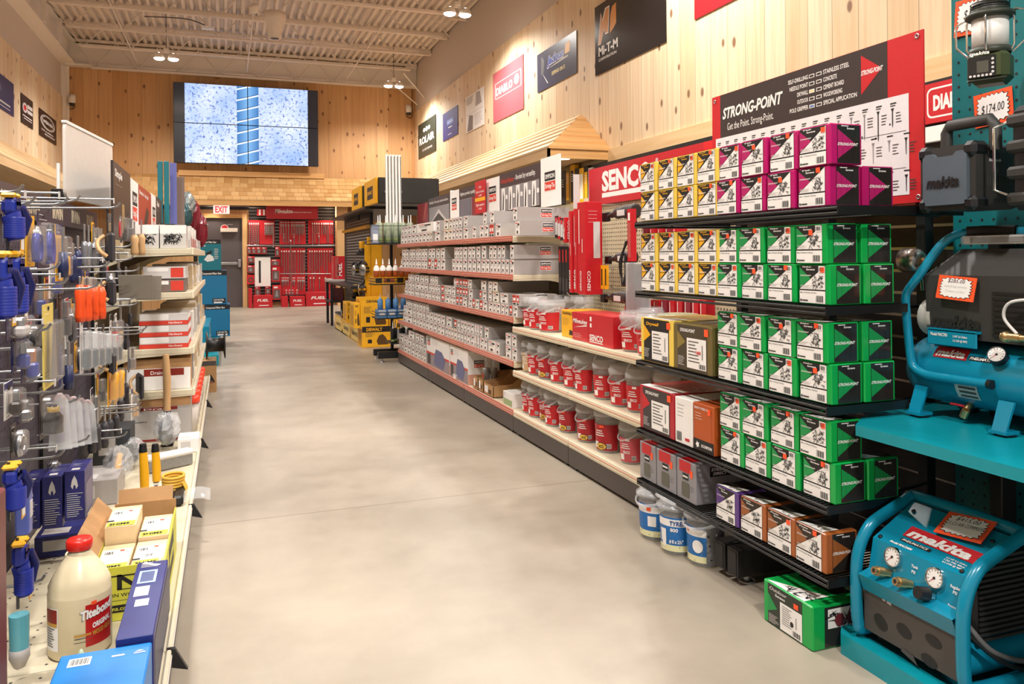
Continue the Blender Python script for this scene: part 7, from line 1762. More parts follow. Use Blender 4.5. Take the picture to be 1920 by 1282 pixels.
# grey steel hawk plates hanging at the aisle end
for i, (px, a1, b1, w) in enumerate(((292, 420, 470, .12), (255, 515, 560, .14), (278, 517, 562, .12))):
    a = aX(px, a1, -.37); h = a.z-aX(px, b1, -.37).z
    t = thing('steel_float', ('tilted grey steel plate in front of the clear rolls', 'left grey steel plate hanging above the red and white cartons', 'right grey steel plate with a brown grip above the red and white cartons')[i], 'float', (-.37, a.y, a.z-h), -.2, rx=R((14, 6, -6)[i]))
    obj('plate', MB().box(-w*.5, w*.5, -.002, .002, 0, h, mat('dull zinc plate', '#8e8578', .45, .3), .001), t); obj('grip', MB().tube([(-w*.2, .02, h*.2), (w*.2, .02, h*.2)], .012, mat('brown grip', '#5c3424', .5), 8), t)
for px, py, L in ((128, 384, .3), (150, 378, .26), (226, 390, .34), (112, 505, .26), (127, 533, .25), (186, 540, .32), (205, 500, .3), (247, 463, .3), (250, 487, .3), (262, 508, .32), (268, 533, .3), (82, 622, .24), (96, 620, .24), (253, 562, .3), (258, 572, .3), (276, 618, .33), (270, 625, .33), (52, 652, .24), (74, 715, .22), (194, 700, .3), (119, 733, .26), (150, 752, .24), (265, 770, .32), (264, 762, .32), (238, 818, .3), (168, 826, .25), (120, 855, .22), (85, 1090, .22), (66, 384, .26), (44, 362, .25)): hook(px, py, L)
# navy pack trio
mNb = mat('navy printed box', '#27286e', .35)
for i, (px, a1, b1) in enumerate(((37, 905, 995), (79, 895, 993), (121, 885, 978))):
    Yn = 2.80; p0 = aY(px, b1, Yn); p1 = aY(px+41, b1, Yn); zt_ = aY(px, a1, Yn).z
    w, d, h = p1.x-p0.x-.004, .16, zt_-p0.z
    c = Carton(w, d, h, mNb, .002)
    c.dec('front', [(w*.5, h*.92), (w*.62, h*.82), (w*.68, h*.70), (w*.58, h*.64), (w*.54, h*.72), (w*.46, h*.72), (w*.42, h*.64), (w*.32, h*.70), (w*.38, h*.82)], LGREY, 2)
    c.lines('front', w*.12, w*.92, h*.56, 12, h*.042, LGREY, h*.012, 2)
    c.rect('right', d*.1, h*.1, d*.9, h*.7, mat('violet grey card', '#6c6688', .4), 1); c.rect('top', w*.3, d*.1, w*.7, d*.25, LGREY, 1); c.lines('top', w*.2, w*.8, d*.6, 4, .01, LGREY)
    tag(obj('sprinkler_box', c, None, (p0.x, Yn, p0.z)), '%s navy box with a pale bulb drawing hanging low on the pegboard' % ('left', 'middle', 'right')[i], 'box', 'navy boxes on the left pegboard')
# further goods filling the hooks
FILL = ((6, 400, 455, .07, -.50, 'g', 'NAVY', 'slate grey pack behind the upper blue clamp'), (92, 470, 560, .07, -.52, 'w', 'IRB', 'white card with a blue tool under the clear pliers pack'),
 (60, 520, 600, .08, -.52, 'p', 'IRB', 'plum card pack below the left clear pliers pack'), (84, 520, 590, .06, -.54, 'y', 'mBg', 'small yellow card pack over the long saw card'), (110, 545, 640, .05, -.50, 'k', 'mBg', 'dark slim pack right of the saw card, upper'),
 (122, 560, 655, .06, -.52, 'w', 'mBg', 'pale slim pack left of the orange chisels'), (48, 600, 660, .07, -.52, 'g', 'mBg', 'grey pack left of the saw card'), (112, 650, 728, .05, -.50, 'n', 'IRB', 'navy slim pack right of the saw card, lower'),
 (134, 560, 610, .05, -.52, 'y', 'mBg', 'small yellow pack beside the blue chisel handles'), (140, 640, 700, .05, -.53, 'y', 'mBg', 'yellow card end behind the slim chisel packs'), (8, 720, 790, .07, -.46, 'w', 'mBr', 'white pack at the left picture edge above the small blue clamp'),
 (20, 800, 862, .05, -.48, 'k', 'MET', 'black narrow pack at the picture edge above the small clamp'), (186, 610, 680, .06, -.55, 'k', 'mBg', 'dark pack behind the slim chisel packs'), (200, 390, 440, .06, -.50, 'k', 'mBw', 'brown dark pack hanging high at the far pegboard'),
 (214, 392, 450, .05, -.48, 'w', 'RED', 'white and red strip pack high at the far pegboard'), (226, 395, 455, .05, -.47, 'n', 'mBg', 'navy strip pack high at the far pegboard'), (238, 398, 450, .05, -.46, 'g', 'MET', 'clear strip pack high at the far pegboard'),
 (206, 590, 650, .05, -.46, 'w', 'RED', 'white card row beside the orange handles, left'), (216, 588, 650, .05, -.45, 'w', 'mBw', 'white card row beside the orange handles, right'), (200, 500, 560, .05, -.50, 'g', 'MET', 'grey pack under the high far packs'),
 (90, 870, 890, .06, -.55, 'p', 'mBg', 'plum pack above the navy boxes'), (182, 700, 760, .05, -.50, 'y', 'mBg', 'amber pack left of the yellow gloves'), (170, 730, 800, .06, -.5, 'w', 'MET', 'clear white pack above the black scrapers'), (58, 420, 470, .06, -.52, 'y', 'YEL', 'yellow topped pack between clamp and pliers'),
 (240, 640, 700, .06, -.42, 'g', 'MET', 'grey steel pack under the middle rubber pad'), (246, 730, 790, .06, -.42, 'w', 'mBw', 'clear pack with brown insert near the lowest rubber pad'), (30, 740, 800, .06, -.5, 'p', 'MET', 'plum pack left of the gold capped jar'), (150, 470, 515, .05, -.52, 'k', 'mBg', 'black pack under the silver handled tools'))
cm = {'g': mat('slate card', '#6e7080', .4), 'w': PAPER, 'p': mat('plum card', '#4a3f58', .4), 'y': YEL, 'k': mat('brown black card', '#3a302c', .4), 'n': NAVY}
for (px, a1, b1, w, X, k1, k2, lb) in FILL: blister(px, a1, b1, w, X, cm[k1], (T_pliers if random.random() < .3 else T_bar)(eval(k2)), lb, header=random.choice((None, INK, RED, NAVY)))
# grey hanging bags and handles behind the carton
for i, (p_, rr) in enumerate((((205, 912), .075), ((305, 905), .08), ((238, 905), .06))):
    q = aX(p_[0], p_[1], (-.45, -.30, -.42)[i]); b = MB(); rnd = random.Random(i)
    vs = []; 
    for j in range(12):
        for k in range(18):
            th = PI*j/11; ph = 2*PI*k/18; r_ = rr*(1+.28*rnd.random()-.1+.1*math.sin(3*ph)); vs.append((r_*.75*math.sin(th)*math.cos(ph), r_*1.1*math.sin(th)*math.sin(ph), -r_*.9*math.cos(th)))
    b.add(vs, [(j*18+k, j*18+(k+1) % 18, (j+1)*18+(k+1) % 18, (j+1)*18+k) for j in range(11) for k in range(18)], CLEAR2)
    b.box(-rr*.4,rr*.4,-rr*.7,rr*.7,-rr*.75,rr*.55,mat('dark slate goods', '#3a3d42', .5),rr*.2).box(rr*.41,rr*.42,-rr*.3,rr*.3,-rr*.5,rr*.3,PAPER)
    b.sphere((0,0,-.01), rr*.5, mat('slate goods', '#4a4e52', .5), 10)
    q.z = max(q.z, .172+rr*1.25); q.y += .25
    tag(obj('bagged_goods', b, None, q), ('grey goods in a crumpled clear bag left of the yellow handled cutters', 'crumpled clear bag right of the yellow handled cutters', 'small crumpled clear bag between the larger two')[i], 'bag')
# yellow and black cutter handles standing up
for i, (px, X) in enumerate(((268, -.30), (291, -.27))):
    top = aX(px, 832, X); t = thing('cutter_handle', ('left', 'right')[i]+' yellow and black handled cutter standing behind the wood shim carton', 'hand tool', (X, top.y, .168), 0, 'yellow handled cutters')
    h = top.z-.168
    obj('grip', MB().tube([(0,0,h),(0,0,h-.03)], [.012,.015], BLACK, 12).tube([(0,0,h-.02),(.004,0,h*.62),(.004,0,h*.42)], [.0135,.0165,.015], DYEL, 12), t)
    obj('shaft', MB().box(-.008,.012,-.006,.006,0,h*.44,BLACK), t); obj('price_label', MB().box(-.009,.013,-.0075,-.006,h*.18,h*.40,PAPER).box(-.004,.008,-.0080,-.0075,h*.2,h*.36,INK), t)
# yellow rope coil, yellow hoop handle
q = aX(312, 942, -.235); 
b = MB()
for k in range(7): b.tube([(.035*math.cos(a)*(1+.03*k), .05*math.sin(a), .012*k) for a in [2*PI*j/20 for j in range(20)]], .006, mat('yellow rope', '#e0b040', .7), 6, closed=True)
for k in range(5): b.tube(curve([(.035,-.03+.01*k,.05),(.05,-.035+.01*k,.02),(.046,-.04+.01*k,-.0),(.04,-.035+.01*k,.008)]), .005, MATS['yellow rope'], 6)
tag(obj('rope_coil', b, None, (-.215, q.y+.1, .178)), 'coil of yellow rope on the base shelf behind the shim carton', 'rope')
q = aX(205, 950, -.47); tag(obj('hoop_handle', MB().tube(curve([(0,-.06,0),(0,-.055,.08),(0,-.01,.12),(0,.04,.10),(0,.05,.03)]), .014, DYEL, 10), None, (-.44, q.y+.08, .182)), 'curved yellow hoop handle left behind the wood shim bundles', 'handle')
# dustpan brush and clear visor at the shelf edge
q = aX(330, 880, -.22); t = thing('wallpaper_brush', 'wide white backed brush on the base shelf past the cutters', 'brush', (-.26, q.y+.2, .168), R(30))
obj('head', MB().box(-.11,.11,-.03,.03,.05,.075,PAPER,.01), t); obj('bristles', MB().box(-.105,.105,-.022,.022,.0,.052,mat('grey bristle','#8f8c88',.8,var=.4,scale=200),.004), t)
q = aX(362, 888, -.12); b = MB()
for k in range(7):
    pass
vs = [(.0+.10*i/6, (-.06+.12*j/6), .03*math.sin(PI*j/6)+.012*math.sin(PI*i/6)) for i in range(7) for j in range(7)]
b.add(vs, [(i*7+j, i*7+j+1, (i+1)*7+j+1, (i+1)*7+j) for i in range(6) for j in range(6)], CLEAR, True).box(-.04, .0, -.07, .07, -.01, .03, BLACK, .008).box(-.12,-.04,-.05,.05,-.005,.045,MET,.01)
tag(obj('tile_tool', b, None, (-.17, yx(345, -.17, .2), .178)), 'steel and black tool with a clear guard overhanging the left shelf edge', 'hand tool')

# ---- glue jug
t = thing('glue_jug', 'gallon jug of cream wood glue with a red cap on the left base shelf', 'jug', (-.355, 2.235, .166), R(0)); t.scale = (1, 1, .9)
mJug = mat('cream jug plastic', '#ecdcb8', .3, var=.03)
r = .072; prof = [(0,0),(r*.92,0),(r,.008),(r,.165),(r*1.0,.17),(r*.97,.175),(r*.98,.19),(r*.84,.215),(r*.55,.25),(r*.36,.272),(r*.33,.285),(0,.285)]
obj('body', MB().lathe(prof, mJug, 36), t)
obj('cap', MB().lathe([(r*.40,.282),(r*.42,.285),(r*.42,.305),(r*.38,.31),(0,.311)], mat('red cap plastic', '#e0281c', .3), 24), t)
obj('carry_handle', MB().tube(curve([(-.03,.05,.25),(-.04,.075,.22),(-.04,.085,.17),(-.03,.07,.13)]), .011, mJug, 10), t)
lb = MB()
def jl(a0, a1, z0, z1, m, e=.0008): lb.lathe([(r+e, z0), (r+e, z1)], m, 14, a0=R(a0), a1=R(a1))
jl(200, 238, .03, .145, PAPER); jl(202, 236, .105, .142, mat('jug label dark red', '#8c2418', .4), .0012); jl(202, 236, .095, .105, mat('jug label gold', '#c8963c', .4), .0012)
for k in range(8): jl(203, 230-(k*7) % 9, .088-.0068*k, .0905-.0068*k, DGREY, .0013)
jl(288, 345, .035, .148, mat('jug label red', '#c01f1c', .35)); jl(268, 300, .06, .062, DGREY); jl(268, 300, .05, .0515, DGREY); jl(268, 298, .066, .072, mat('jug label gold', '#c8963c', .4))
def jt(s_, a, z, hh, m, wd, e, sh=0):
    vs, fs, x0, x1, y0, y1 = text_mesh(s_, .05, sh, 1.0); kk = wd/(x1-x0); out = []
    for v in vs:
        an = R(a+(v.x-x0)*kk); out.append(((r+e)*math.cos(an), (r+e)*math.sin(an), z+v.y*hh/.72+(v.x-x0)*kk*.0002))
    lb.add(out, fs, m)
jt('Titebond', 278, .108, .024, INK, 66, .0016, .1); jt('Titebond', 279, .110, .0235, PAPER, 64, .0022, .1); jt('ORIGINAL', 300, .082, .014, PAPER, 40, .0016); jt('WOOD GLUE', 300, .062, .012, mat('jug label gold', '#c8963c', .4), 40, .0016)
jl(298, 308, .146, .156, ORG, .0024)
obj('label_wrap', lb, t)
t = thing('glue_bottle', 'tiny green glue sample bottle leaning on the jug', 'bottle', (-.335, 2.115, .166)); obj('bottle', MB().lathe([(0,0),(.013,0),(.013,.022),(0,.023)], mat('green liquid', '#3f9a5a', .3), 14), t); obj('nozzle', MB().lathe([(.013,.022),(.009,.034),(.004,.05),(0,.052)], mat('pale green cap', '#c8d8bc', .35), 12), t)
# ---- blue flat box, long navy box
t_ = .315; w = .175; c = Carton(w, .5, t_-.166, BLUE, .003)
mBd = mat('deep blue print', '#0f4f9c', .4)
c.rect('top', w*.12, .44, w*.36, .475, PAPER, 1).bars('top', w*.14, w*.34, .445, .47, 2, 14)
for rr_ in (.035, .027, .012): c.dec('top', [(w*.72+rr_*math.cos(a), .28+rr_*math.sin(a)) for a in [2*PI*k/20 for k in range(20)]], mBd if rr_ != .027 else BLUE, 1+(rr_ == .027)+2*(rr_ == .012))
c.rect('top', w*.58, .455, w*.72, .462, LGREY).rect('top', w*.82, .455, w*.95, .459, LGREY).dec('top', [(w*.83,.462),(w*.93,.464),(w*.88,.47)], PAPER).lines('front', w*.2, w*.7, .1, 4, .012, PAPER).rect('right', .01, .01, .49, .03, mBd)
tag(obj('flat_blue_box', c, None, (-.335, 1.375, .1665)), 'bright blue box lying at the bottom edge of the picture', 'box')
c = Carton(.075, .45, .163, NAVY, .002); c.lines('top', .012, .05, .44, 6, .006, PAPER, .0015).rect('top', .012, .30, .055, .385, mat('sky print', '#a9cbe8', .4)).rect('top', .018, .31, .049, .375, mat('steel blue', '#56628f', .4), 2).rect('top', .012, .22, .045, .28, LGREY).rect('top', .02, .16, .05, .2, PAPER)
c.dec('top', [(.012,.44),(.05,.41),(.06,.42),(.04,.43),(.02,.45)], PAPER).rect('right', .02, .01, .5, .14, mat('dark navy side', '#1a1e4c', .4)); c.tx('top', 'Regulation', .052, .505, .009, PAPER, 2, 'l', .02, rot=-90, fit=.06).bars('top', .012, .035, .49, .51, 2, 7)  # right side face in a darker navy
tag(obj('long_navy_box', c, None, (-.232, 1.88, .1665), 0), 'long navy printed box lying between the shim carton and the bright blue box', 'box')
# ---- wood shim carton
mYc = mat('pale yellow carton', '#d9d64a', .5); t = thing('shim_carton', 'open pale yellow carton of wood shims with a large black N', 'box', (-.352, 2.37, .1665))
w, d, h = .185, .50, .145; T = .004
c = Carton(w, T, h, mYc); c.tx('front', 'N', w*.5, h*.58, h*.28, INK, 1, 'c', .03, fit=w*.3).rect('front', w*.2, h*.82, w*.7, h*.845, INK).rect('front', w*.35, h*.57, w*.8, h*.585, INK).tx('front', 'NELSON WOOD SHIMS', w*.5, h*.44, h*.07, INK, 1, 'c', .01, fit=w*.9).rect('front', w*.12, h*.15, w*.6, h*.29, INK).tx('front', 'shims.com', w*.16, h*.19, h*.08, mYc, 2, 'l', .02, fit=w*.38).lines('front', w*.2, w*.8, h*.38, 1, .01)
obj('front_wall', c, t)
b = MB().box(w-T, w, 0, d, 0, h, mYc).box(w, w+.0006, d*.3, d*.7, h*.2, h*.85, INK); b.box(w+.0006, w+.001, d*.34, d*.66, h*.45, h*.6, mYc); obj('side_wall', b, t)
b = MB().box(0, T, 0, d, 0, h, mYc).prism([(T, h), (-.05, h+.06), (-.052, h+.058), (0, h)], 'y', .05, d, CARD); obj('side_wall', b, t)
obj('back_wall', MB().box(0, w, d-T, d, 0, h+.03, CARD).prism([(d, h+.03), (d+.02, h+.07), (d+.023, h+.07), (d, h+.026)], 'x', .01, w-.01, CARD), t)
mSm = mat('shim wood', '#e8cfa4', .6)
for i, (x0, y0, z0, lb, lift) in enumerate(((.006, .006, .1, 'front left', 0), (.096, .006, .1, 'front right', 0), (.006, .22, .1, 'raised back left', .05), (.096, .22, .1, 'back right', .01))):
    c = Carton(.084, .2, .136+lift, mSm, .001); hh = .136+lift; c.rect('top', .004, .01, .08, .16, PAPER, 1).rect('top', .004, .004, .08, .045, mYc, 2).tx('top', 'SHIMS', .010, .012, .018, INK, 3, 'l', .04, fit=.055).rect('top', .0, .06, .02, .05, INK, 3).bars('top', .012, .035, .12, .14, 3, 5).rect('top', .05, .14, .062, .15, ORG, 3).lines('top', .045, .075, .12, 4, .012)
    for k in range(8): c.rect('front', .002, .05+k*.012, .082, .0505+k*.012, mat('shim gap', '#a98a60', .6), 1)
    tag(obj('shim_bundle', c, None, (-.352+x0, 2.37+y0, .168)), '%s wrapped bundle of wood shims in the yellow carton' % lb, 'wood shims', 'bundles of wood shims')

# ---- shelf bay goods facing the camera end
def lbox(name, x0, x1, y, z, d, h, m, label, art=None, cat='box', group=None):
    c = Carton(x1-x0, d, h, m, .001)
    if art: art(c, x1-x0, d, h)
    return tag(obj(name, c, None, (x0, y, z+.0015)), label, cat, group)
yq = LY[3]+.02
def art(c, w, d, h): c.rect('front', 0, 0, w, h*.38, SIMB[1]).rect('front', w*.02, h*.45, w*.6, h*.95, PAPER).rect('right', 0, 0, d, h*.4, SIMB[1]).rect('right', .02, h*.5, d*.9, h*.9, PAPER).tx('front', 'Hardware', w*.6, h*.1, h*.2, PAPER, 2)
for k in range(3): lbox('hardware_carton', -.44, -.20, yq, .665+k*.062, .35, .06, LGREY, 'red and white flat carton in the left stack, %s layer' % ('lowest', 'middle', 'top')[k], art, 'box', 'red and white flat cartons')
def art(c, w, d, h): c.rect('front', w*.1, h*.6, w*.6, h*.9, PAPER).rect('front', w*.65, h*.1, w*.95, h*.9, SIMB[1])
for k in range(2): lbox('hardware_carton', -.42, -.21, yq, .9665+k*.07, .3, .065, (mat('brown grey card', '#7a6a62', .5), LGREY)[k], '%s flat carton on the second left shelf' % ('lower brown grey', 'upper light grey')[k], art)
for k in range(2):
    def art(c, w, d, h): screws_doodle(c, 'front', .025, .03, w-.05, h*.36, 60, 30+k); c.rect('front', 0, h*.62, w, h, PAPER, 1)
    lbox('clear_tub', -.47+k*.135, -.34+k*.135, yq, 1.2, .25, .125, mat('frosted tub', '#cfcbc6', .3), '%s frosted tub of loose metal fasteners on the top left shelf' % ('left', 'right')[k], art, 'tub', 'frosted fastener tubs')
for k in range(5):
    def art(c, w, d, h): c.rect('right', .005, .01, d-.005, h*.5, mat('pale red print', '#b35450', .4)).rect('front', .01, h*.4, w-.01, h*.9, PAPER).rect('right', .01, h*.6, d*.8, h*.9, PAPER)
    lbox('hardware_carton', -.30, -.19, yq+.27+k*.16 if k else yq+.27, 1.2, .12, .13-.01*(k % 2), (LGREY, PAPER)[k % 2], 'small red and white carton along the top left shelf, %s from the tubs' % ordw(k), art, 'box', 'small cartons along the top left shelf')
mats5 = (LGREY, mat('beige card', '#d8c3a0', .6), PAPER, GREY, mat('beige card', '#d8c3a0', .6))
for si, (z, h, nb) in enumerate(((1.2, .085, 6), (.965, .16, 10), (.665, .2, 10), (.44, .16, 10))):
    for k in range(nb):
        y = yq+(.38 if si != 0 else 1.15)+k*.19
        if y > 6.78: continue
        if any(abs(y-v) < .19 for v in ()): continue
        hh = h*(.7+.3*random.random())
        def art(c, w, d, h_): c.rect('right', .01, h_*.1, d-.01, h_*.6, (PAPER, SIMB[1], LGREY)[k % 3]).bars('right', .02, .08, h_*.15, h_*.4).rect('front', .02, h_*.2, w-.02, h_*.8, PAPER)
        lbox('shelf_carton', -.42, -.19-.01*(k % 3), y, z, .17, hh, mats5[(k+si) % 5], 'pale carton, %s left shelf, %s from the near end' % (('top', 'second', 'third', 'fourth')[si], ordw(k)), art, 'box', 'pale cartons along the left shelves')
# big diaper like grey carton, brown carton and shovel handle on the base shelf
def art(c, w, d, h):
    c.rect('front', 0, h*.80, w, h, CARD).rect('front', w*.0, h*.0, w, h*.74, mat('grey photo carton', '#b9b4b0', .4)).rect('front', w*.25, h*.72, w*.8, h*.79, mat('jug label dark red', '#8c2418', .4), 2).tx('front', 'Drain', w*.3, h*.735, h*.04, PAPER, 3, fit=w*.4).tx('front', 'cH', w*.02, h*.74, h*.05, INK, 3, 'l', .04)
    c.dec('front', [(w*.5,h*.1),(w*.75,h*.15),(w*.85,h*.4),(w*.8,h*.65),(w*.6,h*.68),(w*.55,h*.45)], PAPER, 3).dec('front', [(w*.55,h*.12),(w*.62,h*.12),(w*.7,h*.45),(w*.6,h*.5)], DGREY, 4).rect('front', 0, h*.02, w, h*.07, mat('jug label dark red', '#8c2418', .4), 2).tx('front', '1-3" 225', w*.05, h*.03, h*.03, PAPER, 3, 'l', .02).tx('front', 'RIKER', w*.1, h*.5, h*.03, INK, 4, 'l', .02).tx('front', 'CANALIZERIA', w*.05, h*.46, h*.025, INK, 4, 'l', .02, fit=w*.3)
lbox('tall_carton', -.52, -.19, yq, .165, .22, .235, GREY, 'wide grey printed carton standing on the left base shelf', art)
lbox('tall_carton', -.52, -.19, yq+.02, .44, .2, .165, CARD, 'brown topped carton on the fourth left shelf', lambda c, w, d, h: (c.rect('front', 0, 0, w, h*.7, PAPER), c.rect('front', w*.3, h*.45, w*.9, h*.68, mat('jug label dark red', '#8c2418', .4), 2), c.tx('front', 'Drain', w*.4, h*.5, h*.12, PAPER, 3)))
q = aX(312, 648, -.31); h = q.z-.2
t = thing('mallet', 'long tan wooden handle with a dark blue foot standing before the grey carton', 'hand tool', (-.30, yq-.10, .168)); obj('handle', MB().tube([(0,0,.16),(0,.0,.35),(-.005,0,h)], [.016,.02,.016], mBw, 14), t); obj('ferrule', MB().tube([(0,0,0.01),(0,0,.18)], [.015,.018], mat('dark blue grip', '#232b52', .4), 12), t); obj('base_plate', MB().box(-.03,.03,-.03,.03,0,.012,BLACK,.003), t)
# orange lidded tubs at the shelf edge
P5 = None; mOl = mat('orange red lid', '#f2492a', .35)
for i in range(9):
    z = (.5, .5, .168, .168, .168, .168, .168, .168, .168)[i]
    y = (4.64, 4.86, 4.82, 5.02, 5.22, 5.42, 5.62, 5.82, 6.02)[i]; z = .4415 if i < 2 else .1665
    lb = 'white tub with an orange lid, %s' % ('nearest on the fourth left shelf' if i == 0 else 'second on the fourth left shelf' if i == 1 else 'on the left base shelf, %s from its near end' % ordw(i-2))
    loc = (-.165+(.0 if i > 1 else 0), y, z)
    loc = (-.215, y, z)
    if i < 2: continue
    if P5 is None:
        P5 = thing('lidded_tub', lb, 'tub', loc, 0, 'orange lidded tubs'); obj('tub', MB().lathe([(0,0),(.05,0),(.06,.17),(0,.17)], mat('cloudy tub', '#d9d3cc', .3), 16), P5); obj('lid', MB().lathe([(.063,.16),(.066,.162),(.066,.19),(.055,.2),(0,.2)], mOl, 16), P5)
    else: dup(P5, loc, 0, lb)
# header signs over the left shelves
def lsign(px0, px1, pt_, z0, label, kind, X=-.46):
    a = aX(px0, pt_, X); b_ = aX(px1, pt_, X); w = b_.y-a.y; h = a.z-z0
    c = Carton(w, .01, h, PAPER if kind == 'logo' else mat('header brown dark', '#3a2f2c', .4) if kind == 'dark' else mat('header rust red', '#a83c2c', .4))
    if kind == 'logo': logo_simpson(c, 'front', w*.2, h*.35, w*.6)
    elif kind == 'dark': c.tx('front', 'Simple', w*.08, h*.82, h*.1, PAPER, 1, 'l', .03, fit=w*.4).lines('front', w*.1, w*.5, h*.72, 1, .02, LGREY).rect('front', w*.45, h*.1, w*.6, h*.5, mat('amber photo', '#a08458', .5))
    else: c.tx('front', 'Better design', w*.05, h*.85, h*.07, PAPER, 1, fit=w*.7).dec('front', [(w*.1,0),(w*.4,0),(w*.8,h*.6),(w*.6,h*.7)], mat('header brown dark', '#3a2f2c', .4))
    tag(obj('header_board', c, None, (X, a.y, z0), LX), label, 'sign', 'header boards over the left shelves')
lsign(212, 244, 300, 1.235, 'brown black header board with white lettering, nearest over the left shelves', 'dark')
lsign(245, 259, 333, 1.235, 'white header board with black and red logo over the left shelves, nearer one', 'logo')
lsign(260, 283, 345, 1.235, 'rust red header board between two white logo boards on the left', 'red')
lsign(284, 292, 362, 1.235, 'white header board with black and red logo over the left shelves, farther one', 'logo')
lsign(293, 303, 368, 1.235, 'dark header board at the far end of the left shelves', 'dark')
# white rounded panel on a black stand above the hooks
A = Vector((-.646, 3.75, 1.735)); B = Vector((-.555, 4.46, 1.735)); ang = math.atan2(B.y-A.y, B.x-A.x); w = (B-A).length; h = .33
t = thing('rounded_panel', 'blank white panel with rounded corners standing above the left pegboards', 'panel', (A.x, A.y, 1.405), ang)
b = MB().prism(rrect(0, w, 0, h, .04, 5), 'y', -.012, 0, mat('matt white panel', '#ddd6cf', .5), True); b.prism(rrect(.0, w, h-.012, h, .005, 2), 'y', -.016, .004, PAPER); obj('panel', b, t)
obj('pole', MB().cyl((0.01,.02,-.05), (.01,.02,h*.45), .008, PAPER, 10).box(-.005,.03,.0,.045,-.018,.04,BLACK,.004), t)
# far left goods seen past the shelves: teal upright cards, silver bags, maroon packs, sink of saw cartons
mTc = mat('teal printed card', '#12798a', .45); mSw = mat('saw carton blue', '#1478a8', .45)
YT = 10.9
def cam_box(px0, py0, px1, py1, Y, d, m, name, label, art=None, zmin=None, cat='box'):
    a = aY(px0, py1, Y); b_ = aY(px1, py0, Y); z0 = a.z if zmin is None else zmin
    c = Carton(b_.x-a.x, d, b_.z-z0, m, .002)
    if art: art(c, b_.x-a.x, d, b_.z-z0)
    return tag(obj(name, c, None, (a.x, Y, z0)), label, cat)
def sawart(k):
    def f(c, w, d, h):
        c.rect('front', 0, h*.86, w, h, INK, 1).tx('front', 'Compound Miter Saw', w*.05, h*.89, h*.06, PAPER, 2, 'l', .03, fit=w*.75)
        if k == 0: c.dec('front', [(w*.25,h*.35),(w*.45,h*.55),(w*.65,h*.45),(w*.7,h*.32),(w*.4,h*.28)], PAPER, 1).dec('front', [(w*.3,h*.55),(w*.6,h*.65),(w*.6,h*.55),(w*.4,h*.5)], INK, 2).lines('front', w*.7, w*.92, h*.7, 6, h*.06, LGREY, .01).tx('front', 'makita', w*.05, h*.78, h*.05, PAPER, 1, 'l', .03, .2)
        else: c.rect('front', w*.45, h*.04, w*.95, h*.18, INK, 1).tx('front', 'LS1019L', w*.5, h*.11, h*.05, PAPER, 2, 'l', .03, fit=w*.4).lines('front', w*.5, w*.9, h*.08, 1, .01, PAPER, .02)
    return f
z3 = 0; b1 = aY(400, 632, YT).z
cam_box(384, 571, 431, 634, YT, .5, mSw, 'saw_carton', 'lowest of three stacked blue miter saw cartons left of the exit door', sawart(1), .12)
zz = aY(400, 571, YT).z+.001; cam_box(376, 507, 425, 571, YT+.02, .5, mSw, 'saw_carton', 'middle of three stacked blue miter saw cartons left of the exit door', sawart(1), zz)
zz = aY(400, 507, YT+.02).z+.001; cam_box(372, 449, 414, 507, YT+.04, .5, mTc, 'saw_carton', 'top blue saw carton with a white drawing left of the exit door', sawart(0), zz)
a = aY(350, 672, 9.2); b_ = aY(410, 610, 9.2)
t = thing('teal_plinth', 'low teal stepped display plinth in the aisle below the saw cartons', 'display stand', (a.x, 8.9, 0)); w = b_.x-a.x
obj('base', MB().box(0, w, 0, 2.6, 0, .118, TEAL, .01), t); obj('block', MB().box(0, w*.7, .3, 1.6, .118, .40, MBLUE, .01), t)
def art(c, w, d, h): c.rect('front', w*.1, h*.3, w*.9, h*.36, mat('brown print', '#7a4a30', .5)).rect('front', 0, h*.85, w, h, DGREY)
a = aZ(405, 735, 0); q0 = aY(379, 730, a.y); q1 = aY(405, 676, a.y)
c = Carton(q1.x-q0.x, .3, q1.z, CARD, .002); art(c, q1.x-q0.x, .3, q1.z); tag(obj('brown_carton', c, None, (q0.x, a.y, 0)), 'brown carton on the floor beside the orange lidded tubs', 'box')
q = aY(392, 655, a.y+.4); tag(obj('black_hose_reel', MB().lathe([(.05,-.08),(.12,-.08),(.12,-.07),(.06,-.06),(.06,.06),(.12,.07),(.12,.08),(.05,.08)], BLACK, 18, ax='x'), None, (q0.x+.11, a.y+.15, q1.z+.1205)), 'black reel lying on the brown carton', 'reel')
q = aX(306, 300, -.45); q2 = aX(306, 388, -.45)
for i in range(2):
    a = aY(295+i*12, 302, 6.6); b_ = aY(305+i*12, 390, 6.6); tag(obj('upright_card', Carton(b_.x-a.x, .05, a.z-1.33, mTc, .002), None, (a.x, 6.6, 1.33)), ('left', 'right')[i]+' tall teal card standing on the left shelving below the video wall', 'package')
a = aY(318, 305, 6.8); c = Carton(.05, .02, a.z-1.33, mat('violet blue card', '#6a70b8', .4)); tag(obj('upright_card', c, None, (a.x, 6.8, 1.33)), 'thin violet blue card standing beside the two teal cards', 'package')
a = aY(330, 330, 6.95); tag(obj('upright_card', Carton(.06, .03, a.z-1.33, mat('brown photo', '#7a6860', .5)), None, (a.x, 7.0, 1.33)), 'brown card standing right of the violet blue one', 'package')
